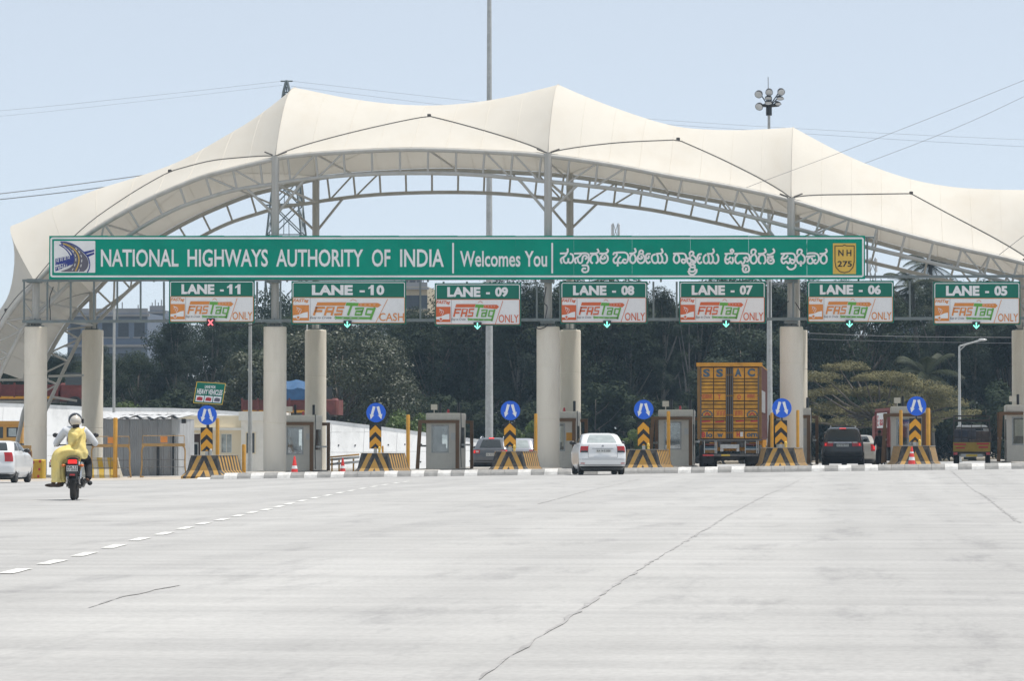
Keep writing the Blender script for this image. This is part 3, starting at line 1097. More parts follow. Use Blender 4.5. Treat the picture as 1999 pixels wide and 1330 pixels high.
# Kannada lettering, stroke by stroke
KA = [[(102,178),(150,176),(185,172),(203,150),(200,115)], [(190,176),(165,215),(112,248),(106,285),(118,312)], [(140,240),(150,290),(178,312),(205,295),(212,250)], [(208,290),(235,310),(268,290),(280,240),(268,195),(240,182)],
 [(298,180),(345,178),(400,176),(450,174),(490,190),(495,225)], [(400,178),(360,222),(310,248),(303,285),(316,312)], [(340,240),(348,290),(375,312),(402,292),(408,240),(425,212),(455,208),(470,235),(450,255)], [(495,225),(492,280),(470,318)],
 [(405,345),(470,345),(490,375),(485,420),(455,438),(420,435),(403,412),(420,385),(450,388)],
 [(518,178),(590,176),(632,155),(618,118)], [(545,312),(522,290),(522,240),(540,205),(575,188),(610,205),(622,250),(622,290),(600,312)],
 [(648,178),(710,178),(750,165),(765,140),(750,118)], [(700,185),(665,225),(652,275),(680,312),(730,305),(760,265),(755,215),(725,185)], [(655,235),(690,255),(725,240),(712,222)],
 [(838,192),(850,170),(878,172),(888,195),(870,225),(845,250),(842,290),(868,312),(900,290),(908,255),(935,225)], [(885,165),(960,163),(1010,168),(1040,200),(1043,255),(1025,300),(995,312),(968,285),(985,260),(1012,265)], [(900,290),(930,312),(960,300)], [(897,312),(899,350)],
 [(1068,178),(1110,176),(1150,152),(1138,110)], [(1105,185),(1075,220),(1072,280),(1105,312),(1140,290),(1148,240),(1130,195)],
 [(1200,190),(1172,240),(1185,295),(1225,312),(1265,290),(1275,240),(1255,198)], [(1178,235),(1212,256),(1240,238),(1225,218)], [(1195,185),(1205,150),(1230,133),(1252,155),(1240,182),(1210,182)],
 [(1350,182),(1310,185),(1290,220),(1295,280),(1320,312),(1350,295)], [(1295,240),(1325,245),(1332,212)],
 [(1420,190),(1385,205),(1372,245),(1390,298),(1425,312),(1455,290),(1460,240),(1450,200)], [(1455,290),(1485,312),(1515,290),(1520,240),(1500,195)], [(1515,290),(1555,312),(1583,280),(1583,220),(1560,182)], [(1440,182),(1500,176),(1525,155),(1510,115)],
 [(1678,180),(1760,178),(1825,182),(1852,225),(1845,285),(1815,312),(1788,285),(1800,260),(1832,265)], [(1715,187),(1685,220),(1682,280),(1715,312),(1750,290),(1757,240),(1738,195)]]
KB = [[(10,200),(10,230),(28,247),(50,235),(60,222),(78,245),(98,228),(100,185)], [(14,190),(40,192),(52,215)], [(38,196),(98,232)], [(42,178),(34,138),(55,117),(76,130),(66,158),(44,160)], [(72,158),(98,185)],
 [(30,263),(60,258),(92,268)], [(42,268),(50,287),(75,290),(95,282)], [(36,300),(30,322),(58,335),(88,326),(94,302)], [(20,332),(38,363),(75,368),(106,342),(110,312)],
 [(160,145),(132,150),(118,185),(125,230),(145,246),(165,232)], [(120,196),(140,198),(146,174)],
 [(212,152),(188,178),(190,228),(215,246),(240,225),(242,185),(236,160)], [(240,225),(262,246),(285,225),(288,185),(275,155)], [(285,225),(318,246),(345,220),(345,175),(330,148)], [(228,142),(275,140),(298,120),(290,90)],
 [(420,142),(470,140),(498,138)], [(492,138),(510,115),(497,94),(478,104),(488,126)], [(440,146),(428,172),(420,205),(428,238),(450,246),(470,225),(490,246),(506,220),(500,182)], [(425,198),(458,202),(476,178)],
 [(525,142),(600,138),(662,142),(682,165),(680,205),(655,228)], [(552,150),(530,185),(535,230),(560,246),(590,225),(600,246),(622,240),(635,208),(622,185)], [(628,195),(645,178),(660,195)], [(605,268),(662,266)], [(628,275),(610,300),(620,335),(650,340),(678,325),(675,285),(660,270)], [(640,320),(648,298)],
 [(703,140),(706,106),(730,94),(752,110),(742,140)], [(725,150),(698,180),(698,225),(725,247),(755,230),(762,185),(742,146)],
 [(782,142),(830,138),(860,120),(850,90)], [(805,247),(784,228),(784,185),(798,160),(822,150),(846,162),(856,195),(856,228),(840,247)],
 [(876,148),(905,150),(945,130),(952,108),(940,90)], [(905,184),(880,205),(890,240),(925,247),(948,225),(935,192),(905,182)], [(880,178),(940,168)], [(905,216),(926,212)],
 [(1028,142),(1100,138),(1160,142),(1180,180),(1172,228),(1145,246),(1125,222),(1138,204),(1160,210)], [(1060,150),(1035,185),(1032,225),(1055,246),(1080,225),(1102,246),(1122,225),(1120,188)], [(1040,196),(1075,190),(1098,162)], [(1092,282),(1115,308),(1150,308),(1180,285),(1183,258)],
 [(1200,142),(1206,106),(1230,94),(1252,108),(1242,142)], [(1225,150),(1198,180),(1200,225),(1225,246),(1240,225),(1258,246),(1280,225),(1282,180),(1258,150)], [(1240,240),(1240,272)],
 [(1300,172),(1345,168),(1392,165)], [(1310,142),(1340,135),(1400,138),(1430,160),(1435,205),(1415,240),(1393,246),(1378,222),(1400,206)], [(1345,172),(1315,205),(1320,240),(1350,247),(1372,225),(1358,188)],
 [(1450,142),(1495,138),(1522,115),(1512,92)], [(1485,150),(1458,180),(1458,225),(1485,247),(1515,230),(1520,185),(1500,150)]]
mb = MB()
for k, st in enumerate(KA):
    ribbon(mb, [(1080 + a / 7.139, 470 + b / 7.139) for a, b in st], 3.7, D1 - 0.0015 * (k % 8), n=5)
for k, st in enumerate(KB):
    ribbon(mb, [(1340 + a / 5.553, 470 + b / 5.553) for a, b in st], 3.7, D1 - 0.0015 * (k % 8), n=5)
mb.build('kannada_lettering', M['white'], big, world=True)
# highway shield
sh_ = MB()
pxpoly(sh_, [(1626, 475), (1671, 475), (1671, 535), (1626, 535)], D1)
shield = sh_.build('route_shield', M['yellowprint'], big, world=True)
mb = MB()
out = [(1630, 480), (1645, 480), (1648.5, 478), (1652, 480), (1667.5, 480), (1667.5, 511), (1665, 522), (1658, 530), (1648.5, 532.5), (1639, 530), (1632, 522), (1630, 511), (1630, 480)]
for k, (a, b) in enumerate(zip(out[:-1], out[1:])):
    ribbon(mb, [a, b], 1.5, D2 - 0.001 * (k % 3))
put_text(mb, 'NH', 1636.5, 1662, 487.5, 500, D2)
put_text(mb, '275', 1635, 1663, 509.5, 521, D2)
mb.build('shield_print', M['blackprint'], shield, world=True)
# emblem of the highway authority
def eb(pts):
    return [(95 + a / 14.0, 455 + b / 14.0) for a, b in pts]
mb = MB()
pxpoly(mb, rrect(105.3, 186, 470.3, 532.5, 1.6), D1)
emb = mb.build('emblem_panel', M['white'], big, world=True)
mb = MB()
pxpoly(mb, eb([(185, 705), (600, 610), (690, 590), (690, 760), (185, 890)]), D2)
pxpoly(mb, eb([(185, 925), (690, 735), (690, 840), (560, 900), (185, 1045)]), D2)
pxpoly(mb, eb([(930, 520), (1245, 450), (1245, 500), (1000, 575)]), D2)
pxpoly(mb, eb([(1010, 600), (1245, 525), (1245, 580), (1060, 660)]), D2)
for k, st in enumerate(([(300, 325), (420, 400), (520, 500), (590, 610)], [(330, 245), (520, 262), (740, 350), (930, 500), (1060, 640), (1115, 800), (1110, 960), (1060, 1070)])):
    ribbon(mb, eb(st), 2.2, D2 - 0.001 * (k + 1))
ribbon(mb, eb([(350, 300), (480, 380), (600, 490), (670, 620), (680, 800)]), 2.8, D2 - 0.004)
mb.build('emblem_blue', M['navy'], emb, world=True)
mb = MB()
A_ = crom([Vector((a, b, 0)) for a, b in [(330, 262), (470, 345), (600, 440), (680, 560), (700, 700), (670, 850), (560, 960), (320, 1055)]], 5)
B_ = crom([Vector((a, b, 0)) for a, b in [(330, 258), (560, 290), (760, 390), (930, 540), (1050, 690), (1085, 830), (1050, 960), (960, 1055)]], 5)
mb.grid([[at(95 + p.x / 14, 455 + p.y / 14, D3 - 0.001) for p in A_], [at(95 + p.x / 14, 455 + p.y / 14, D3 - 0.001) for p in B_]])
mb.build('emblem_road', M['greyprint'], emb, world=True)
mb = MB()
ribbon(mb, eb([(400, 290), (560, 350), (700, 450), (800, 590), (830, 740), (800, 890), (735, 1035)]), 1.9, D4)
mb.build('emblem_centre_line', M['yellowprint'], emb, world=True)
mb = MB()
for st in ([(715, 580), (735, 640)], [(745, 690), (742, 760)], [(722, 840), (708, 905)], [(670, 970), (640, 1020)], [(880, 600), (900, 655)], [(908, 725), (902, 790)], [(890, 860), (878, 925)], [(838, 995), (812, 1050)],
           [(820, 490), (850, 545)], [(735, 410), (775, 455)], [(650, 475), (685, 520)], [(1085, 960), (1105, 850)], [(1010, 1060), (1050, 990)], [(400, 345), (470, 420)], [(500, 440), (570, 520)], [(590, 545), (620, 600)], [(300, 1010), (450, 960), (590, 880)]):
    ribbon(mb, eb(st), 1.3, D4 - 0.001)
put_text(mb, 'NHAI', 95 + 215 / 14, 95 + 495 / 14, 455 + 850 / 14, 455 + 1000 / 14, D4, shear=0.1)
for k in range(4):      # four Devanagari letters
    x = 225 + 100 * k
    y = 770 - 28 * k
    for st in ([(x - 15, y - 45), (x + 55, y - 62)], [(x + 45, y - 60), (x + 45, y + 20)], [(x - 5, y - 40), (x + 8, y - 5), (x + 35, y - 15)], [(x, y - 5), (x + 2, y + 25)]):
        ribbon(mb, eb(st), 0.9, D4 - 0.002)
mb.build('emblem_marks', M['white'], emb, world=True)

# ------------------------------------------------------------------ lane boards
LB = [('11', 330, 497, 547.5, 630.5, 'orange', 'ONLY', 411, 630), ('10', 569, 792.6, 549, 633, 'orange', 'CASH', 678, 634), ('09', 848.7, 1017, 553, 636, 'redorange', 'ONLY', 932, 637), ('08', 1094, 1263.7, 550, 632, 'redorange', 'ONLY', 1185, 634),
      ('07', 1325.8, 1494.7, 549.5, 631.6, 'redorange', 'ONLY', 1417.5, 633), ('06', 1576, 1745, 548.7, 630.5, 'orange', 'ONLY', 1658.5, 633), ('05', 1822, 1992, 550.5, 634, 'orange', 'ONLY', 1906, 636)]
YL = YG - 0.10
LBL = {'11': 'green lane board lettered LANE - 11 with a red cross signal below it', '10': 'wider green lane board lettered LANE - 10 reading CASH', '09': 'green lane board lettered LANE - 09 hanging below the word Welcomes',
       '08': 'green lane board lettered LANE - 08 below the first Kannada words', '07': 'green lane board lettered LANE - 07 above the yellow container truck', '06': 'green lane board lettered LANE - 06 below the yellow route shield',
       '05': 'green lane board lettered LANE - 05 beyond the end of the long board'}
SLB = {'11': 'small black lane signal showing a lit red cross', '10': 'small green arrow signal under the wide CASH board', '09': 'small green arrow signal under the board hanging below the word Welcomes',
       '08': 'small green arrow signal above the blue sign and the white sedan', '07': 'small green arrow signal above the yellow container truck', '06': 'small green arrow signal under the board below the yellow shield',
       '05': 'small green arrow signal under the board beyond the end of the long green sign'}
for (nm, x0, x1, y0, y1, oc, word, sx, sy) in LB:
    t = thing('lane_sign_board', LBL[nm], 'sign', at((x0 + x1) / 2, y1, YL), 0, 'lane number boards on the gantry')
    mb = MB()
    p, q = at(x0, y0, YL), at(x1, y1, YL)
    mb.box(p.x, q.x, YL, YL + 0.04, q.z, p.z)
    mb.build('board', M['lanegreen'], t, world=True)
    E1, E2, E3, E4 = (YL - 0.012 * k for k in (1, 2, 3, 4))
    ym = y0 + (y1 - y0) * 0.375
    mb = MB()
    a = [q_ for q_ in rrect(x0 + 2.2, x1 - 2.2, y0 + 2.2, y1 - 2.2, 3)]
    top = [(u, v) for u, v in a if v < ym]
    # white line round the green head
    ribbon(mb, [(x0 + 2.9, ym), (x0 + 2.9, y0 + 5.5)], 1.4, E1, n=1)
    ribbon(mb, [(x1 - 2.9, ym), (x1 - 2.9, y0 + 5.5)], 1.4, E1, n=1)
    ribbon(mb, [(x0 + 5.5, y0 + 2.9), (x1 - 5.5, y0 + 2.9)], 1.4, E1, n=1)
    ribbon(mb, [(x0 + 2.9, y0 + 5.5), (x0 + 3.6, y0 + 3.6), (x0 + 5.5, y0 + 2.9)], 1.4, E1 - 0.002)
    ribbon(mb, [(x1 - 2.9, y0 + 5.5), (x1 - 3.6, y0 + 3.6), (x1 - 5.5, y0 + 2.9)], 1.4, E1 - 0.002)
    pxpoly(mb, [(x0 + 3, ym + 1), (x1 - 3, ym + 1), (x1 - 3, y1 - 5), (x1 - 5, y1 - 3), (x0 + 5, y1 - 3), (x0 + 3, y1 - 5)], E1)
    cx = (x0 + x1) / 2
    wl = (x1 - x0)
    lx = 0.145 if nm != '10' else 0.178
    ty0, ty1 = y0 + 7.5, ym - 4.2
    xa, xb = x0 + lx * wl, x0 + wl * (0.53 if nm != '10' else 0.535)
    put_text(mb, 'LANE', xa, xb, ty0, ty1, E1)
    if nm in ('10', '11'):
        da, db = (x0 + wl * 0.67, x0 + wl * 0.86) if nm == '11' else (x0 + wl * 0.665, x0 + wl * 0.81)
        put_text(mb, 'one', da, (da + db) / 2, ty0, ty1, E1)
        put_text(mb, 'one' if nm == '11' else '0', (da + db) / 2 + (0 if nm == '11' else 1), db, ty0, ty1, E1)
    else:
        put_text(mb, nm, x0 + wl * 0.70, x0 + wl * 0.85, ty0, ty1, E1)
    pxpoly(mb, [(x0 + wl * 0.595, (ty0 + ty1) / 2 + 0.5), (x0 + wl * 0.64, (ty0 + ty1) / 2 + 0.5), (x0 + wl * 0.64, (ty0 + ty1) / 2 + 4.5), (x0 + wl * 0.595, (ty0 + ty1) / 2 + 4.5)], E1)
    mb.build('white_print', M['white'], t, world=True)
    # FASTag panel; artwork measured on the lane 10 board
    SX = [(571, x0 + 2), (604, x0 + (31.5 if nm != '10' else 35)), (611, x0 + (36 if nm != '10' else 42)), (745, x0 + (126 if nm != '10' else 176)), (757, x0 + (133 if nm != '10' else 188)), (790, x1 - 2.6)]
    def fx(u):
        for (a, b), (c, d) in zip(SX[:-1], SX[1:]):
            if u <= c or (c, d) == SX[-1]:
                return b + (u - a) * (d - b) / (c - a)
    def fy(v):
        return ym + (v - 580.5) * (y1 - 3 - ym) / (629.5 - 580.5)
    def zz(pts):      # zoom coordinates of the lane 10 artwork
        return [(fx(565 + a / 8.506), fy(545 + b / 8.506)) for a, b in pts]
    O, G_, Bk, W_ = MB(), MB(), MB(), MB()
    frame_ring(O, x0 + 2.2, x1 - 2.2, ym + 0.2, y1 - 2.2, 2, 1.1, E2)
    ribbon(O, zz([(1630, 335), (1430, 725)]), 1.1, E2, n=1)
    wo_ = 0.755 if nm == '10' else 0.735
    put_text(O, word, x0 + wl * (0.765 if nm == '10' else 0.742), x1 - (4 if nm == '10' else 4.5), fy(611), fy(626.5), E2)
    pxpoly(O, zz([(60, 430), (325, 430), (325, 685), (60, 685)]), E2)
    pxpoly(O, zz([(465, 385), (945, 385), (920, 440), (440, 440)]), E2)
    pxpoly(O, zz([(1150, 400), (1470, 395), (1525, 430), (1470, 468), (1140, 448)]), E2)
    for st in ([(408, 590), (450, 468)], [(440, 474), (580, 474)], [(430, 530), (535, 530)], [(590, 590), (630, 470), (740, 470), (700, 590)], [(600, 535), (720, 535)], [(900, 470), (800, 472), (785, 528), (880, 530), (865, 582), (755, 585)]):
        ribbon(O, zz(st), 3.2 if nm != '10' else 4.2, E3 - 0.001 * (len(st)), n=1)
    ribbon(O, zz([(1010, 360), (1060, 338), (1115, 365)]), 0.9, E2 - 0.002)
    pxpoly(G_, zz([(950, 390), (1150, 395), (1135, 448), (930, 440)]), E2)
    for st in ([(1030, 440), (975, 590)], [(1100, 490), (1230, 480), (1190, 590), (1090, 590), (1110, 535), (1205, 535)], [(1400, 500), (1290, 495), (1265, 585), (1370, 590)], [(1415, 480), (1345, 660)], [(1345, 648), (780, 640)]):
        ribbon(G_, zz(st), 3.4 if nm != '10' else 4.4, E3 - 0.0015 * len(st), n=1)
    pxpoly(G_, zz([(735, 640), (775, 608), (775, 670)]), E2)
    put_text(Bk, 'Easy', fx(606), fx(647), fy(617.5), fy(623.5), E2, shear=0.3)
    ribbon(Bk, zz([(345, 310), (345, 700)]), 0.4, E2, n=1)
    for r_ in (25, 55, 85):
        ribbon(W_, zz([(110 + r_ * 0.2 + 0, 470), (110 + r_, 480 + r_ * 0.3), (105 + r_ * 0.7, 490 + r_)]), 0.8, E3)
    pxpoly(W_, zz([(60, 600), (150, 590), (240, 555), (305, 545), (305, 640), (60, 640)]), E3)
    put_text(O, 'FASTag', fx(573), fx(602), fy(583.5), fy(591.5), E2, shear=0.3)
    for k in range(4):
        ribbon(W_, zz([(870 - 0 + 130 * (k - 1) * 1.0, 644), (900 + 130 * (k - 1), 644)]), 0.7, E4 - 0.004, n=1)
        ribbon(W_, zz([(1170 + 75 * k, 422), (1200 + 75 * k, 424)]), 0.7, E4 - 0.004, n=1)
    ring = [at(*zz([(145 + 32 * math.cos(k * math.pi / 6), 635 + 32 * math.sin(k * math.pi / 6))])[0], E4) for k in range(12)]
    W_.poly(ring)
    ring = [at(*zz([(145 + 22 * math.cos(k * math.pi / 6), 635 + 22 * math.sin(k * math.pi / 6))])[0], E4 - 0.004) for k in range(12)]
    O.poly(ring)
    O.build('orange_print', M[oc], t, world=True)
    G_.build('green_print', M['leafgreen'], t, world=True)
    Bk.build('slogan_print', M['blackprint'], t, world=True)
    W_.build('white_symbol', M['white'], t, world=True)
    # lane signal hung on the board's foot
    red = nm == '11'
    s_ = thing('lane_signal', SLB[nm], 'signal', at(sx, sy + 8, YL - 0.2), 0, 'lane signals under the boards')
    ys_ = YL - 0.22
    a, b = at(sx - 7.8, sy - 8, ys_), at(sx + 7.8, sy + 8, ys_)
    mb = MB()
    mb.bbox(a.x, b.x, ys_, ys_ + 0.14, b.z, a.z, 0.015)
    mb.build('signal_box', M['blackmetal'], s_, world=True)
    mb = MB()
    mb.box(a.x + 0.1, b.x - 0.1, ys_ + 0.14, YL - 0.002 + 0.12, a.z - 0.10, a.z - 0.05)
    mb.build('mounting_arm', M['gantry'], s_, world=True)
    mb = MB()
    if red:
        ribbon(mb, [(sx - 4.2, sy - 4.8), (sx + 4.2, sy + 4.8)], 2.4, ys_ - 0.01, n=1)
        ribbon(mb, [(sx + 4.2, sy - 4.8), (sx - 4.2, sy + 4.8)], 2.4, ys_ - 0.012, n=1)
    else:
        ribbon(mb, [(sx, sy - 5.8), (sx, sy + 4.5)], 2.3, ys_ - 0.01, n=1)
        ribbon(mb, [(sx - 5.2, sy - 0.5), (sx, sy + 5.3), (sx + 5.2, sy - 0.5)], 2.2, ys_ - 0.012, n=1)
    mb.build('lit_symbol', M['redlamp'] if red else M['greenlamp'], s_, world=True)

# ================================================================== TOLL BOOTHS
YBO = 160.0
def booth(px, label):
    g = gpt(px, YBO)
    g = Vector((at(ISL[0], 900, YN).x, 0, 0)) if False else g
    t = thing('toll_booth', label, 'booth', (g.x, YBO, gz(g.x, YBO) + 0.20), 0, 'grey toll booths with brown frames')
    hw, D, H = 0.74, 2.3, 2.15
    W = (-0.48, 0.22, 0.72, 1.88)     # window in the front wall: x0 x1 z0 z1
    mb = MB()
    mb.box(-hw, W[0], 0, 0.08, 0, H)
    mb.box(W[1], hw, 0, 0.08, 0, H)
    mb.box(W[0], W[1], 0, 0.08, 0, W[2])
    mb.box(W[0], W[1], 0, 0.08, W[3], H)
    mb.build('front_wall', M['booth'], t)
    for s_ in (-1, 1):
        mb = MB()
        x0, x1 = (hw - 0.06, hw) if s_ > 0 else (-hw, -hw + 0.06)
        mb.box(x0, x1, 0.081, D, 0, 0.9)
        mb.box(x0, x1, 0.081, D, 1.8, H)
        mb.box(x0, x1, 0.081, 0.35, 0.9, 1.8)
        mb.box(x0, x1, D - 0.35, D, 0.9, 1.8)
        wall = mb.build('side_wall', M['booth'], t)
        mb = MB()
        mb.box(x0 + 0.02, x1 - 0.02, 0.35, D - 0.35, 0.9, 1.8)
        mb.build('side_window', M['darkglass'], t)
    mb = MB()
    mb.box(-hw + 0.061, -0.3, D - 0.06, D, 0, H)
    mb.box(0.1, hw - 0.061, D - 0.06, D, 0, H)
    mb.box(-0.3, 0.1, D - 0.06, D, 0, 0.9)
    mb.box(-0.3, 0.1, D - 0.06, D, 1.8, H)
    mb.build('back_wall', M['boothin'], t)
    mb = MB()
    mb.bbox(-hw - 0.02, hw + 0.02, -0.03, D + 0.03, H, H + 0.28, 0.05)
    mb.build('roof_box', M['booth'], t)
    mb = MB()
    for (a, b, c, d) in ((W[0] - 0.03, W[0] + 0.03, W[2] - 0.03, W[3] + 0.03), (W[1] - 0.03, W[1] + 0.03, W[2] - 0.03, W[3] + 0.03)):
        mb.box(a, b, -0.02, 0.015, c, d)
    mb.box(W[0] + 0.031, W[1] - 0.031, -0.018, 0.015, W[2] - 0.03, W[2] + 0.03)
    mb.box(W[0] + 0.031, W[1] - 0.031, -0.018, 0.015, W[3] - 0.03, W[3] + 0.03)
    fr = mb.build('window_frame', M['galv'], t)
    mb = MB()
    mb.box(W[0], W[1], 0.03, 0.04, W[2], W[3])
    mb.build('pane', glass_mat(), fr)
    mb = MB()
    mb.box(-0.6, 0.6, 0.6, 1.1, 0.70, 0.75)
    mb.box(-0.35, 0.05, 0.72, 0.76, 0.78, 1.08)
    mb.box(-0.18, -0.1, 0.70, 0.78, 0.75, 0.78)
    mb.box(0.2, 0.42, 0.62, 0.9, 0.76, 0.9)
    mb.build('desk', M['boothin'], t)
    # brown protective portal
    for (x, y, w_) in ((-0.98, -0.25, 0.075), (0.66, -0.30, 0.075), (-0.98, 2.6, 0.07), (0.98, 2.6, 0.07)):
        mb = MB()
        lean = -0.12 if x < 0 and y < 0 else 0.0
        mb.prism([(x + lean - w_, y - w_, -0.02), (x + lean + w_, y - w_, -0.02), (x + lean + w_, y + w_, -0.02), (x + lean - w_, y + w_, -0.02)], (-lean, 0, 2.0))
        mb.build('frame_post', M['brown'], t)
    for y, x1 in ((-0.25, 0.74), (2.6, 1.05)):
        mb = MB()
        mb.box(-1.06, x1, y - 0.07, y + 0.07, 1.981, 2.12)
        mb.build('frame_beam', M['brown'], t)
    for x in (-0.98, 0.9):
        mb = MB()
        mb.box(x - 0.05, x + 0.05, -0.18, 2.53, 1.0 if x > 0 else 0.95, 1.08 if x > 0 else 1.03)
        mb.build('frame_rail', M['galv'], t)
    for x in (-0.22, 0.6):
        mb = MB()
        mb.lathe([(0.06, H + 0.28), (0.06, H + 0.72), (0.045, H + 0.74)], c=(x, 0.7, 0), n=10)
        mb.build('antenna_post', M['blackmetal'], t, smooth=True, angle=40)
    mb = MB()
    mb.bbox(-0.6, -0.32, 0.5, 0.62, H + 0.42, H + 0.66, 0.02)
    mb.lathe([(0.02, H + 0.28), (0.02, H + 0.43)], c=(-0.46, 0.56, 0), n=6)
    mb.build('camera_box', M['column'], t)
    mb = MB()
    mb.lathe([(0.07, H + 0.28), (0.07, H + 0.31), (0.055, H + 0.32), (0.05, H + 0.42), (0.02, H + 0.45)], c=(0.18, 0.4, 0), n=12)
    mb.build('red_beacon', M['tail'], t, smooth=True, angle=40)
    k = int(px) % 3
    mb = MB()
    mb.box(0.30 + 0.04 * k, 0.56, -0.012, -0.002, 1.15 + 0.1 * k, 1.5 + 0.06 * k)
    mb.build('pasted_notice', M['plate'] if k else M['chevyellow'], t)
    mb = MB()
    mb.tube(crom([(hw + 0.03, 0.1, H + 0.3), (hw + 0.05, 0.05, 1.6), (hw + 0.03, 0.02, 0.9), (hw + 0.06, 0.0, 0.05)], 5), 0.018, n=5)
    mb.build('conduit', M['blackmetal'], t, smooth=True)
    return t
def glass_mat():
    if 'glass' in M:
        return M['glass']
    m = bpy.data.materials.new('window_glass')
    m.use_nodes = True
    t = m.node_tree
    b = t.nodes["Principled BSDF"]
    gl = t.nodes.new("ShaderNodeBsdfGlossy")
    gl.inputs["Roughness"].default_value = 0.04
    tr = t.nodes.new("ShaderNodeBsdfTransparent")
    ns = t.nodes.new("ShaderNodeTexNoise")
    ns.inputs["Scale"].default_value = 3
    rp = t.nodes.new("ShaderNodeMapRange")
    rp.inputs[3].default_value = 0.12
    rp.inputs[4].default_value = 0.3
    t.links.new(ns.outputs["Fac"], rp.inputs[0])
    tr.inputs[0].default_value = (0.75, 0.8, 0.8, 1)
    ms = t.nodes.new("ShaderNodeMixShader")
    t.links.new(rp.outputs[0], ms.inputs[0])
    t.links.new(tr.outputs[0], ms.inputs[1])
    t.links.new(gl.outputs[0], ms.inputs[2])
    t.links.new(ms.outputs[0], t.nodes["Material Output"].inputs[0])
    t.nodes.remove(b)
    M['glass'] = m
    return m
BLB = ['grey toll booth half hidden behind the column right of the cream building', 'grey toll booth standing clear before the sloping white wall', 'grey toll booth half hidden behind the column at the middle of the plaza',
       'grey toll booth between the white sedan and the container truck', 'grey toll booth mostly hidden behind the column beside the dark sport utility', 'grey toll booth behind the red cone and two yellow posts', 'grey toll booth past the pickup truck at the far side']
for px, lb in zip((581, 865, 1092, 1319, 1549, 1773, 1999), BLB):
    booth(px, lb)

# ================================================================== TRAFFIC CONES
def cone(px, Y, h, label, zb=0.0, bands=2):
    g = gpt(px, Y, zb)
    t = thing('traffic_cone', label, 'traffic cone', g)
    mb = MB()
    r0 = h * 0.19
    mb.bbox(-r0 * 1.25, r0 * 1.25, -r0 * 1.25, r0 * 1.25, 0, h * 0.05, 0.03)
    mb.lathe([(r0 * 1.1, h * 0.05), (r0, h * 0.09), (0.03, h * 0.98), (0.015, h)], n=18)
    mb.build('cone_body', M['conered'], t, smooth=True, angle=35)
    for k in range(bands):
        a, b = (0.42, 0.56) if k == 0 else (0.72, 0.79)
        def rr(q):
            return r0 + (0.03 - r0) * (q - 0.09) / 0.89 + 0.004
        mb = MB()
        mb.lathe([(rr(a), a * h), (rr(b), b * h)], n=18, close=False)
        mb.build('reflective_band', M['white'], t, smooth=True)
cone(575, 136.5, 0.82, 'red cone with one white band standing left of the striped hump by a column', bands=1)
cone(669, 148, 0.72, 'red cone standing beside the guard rail in the CASH lane', bands=1)
cone(1780, 136.6, 0.86, 'red cone with two white bands before the striped barrier at lane 05')

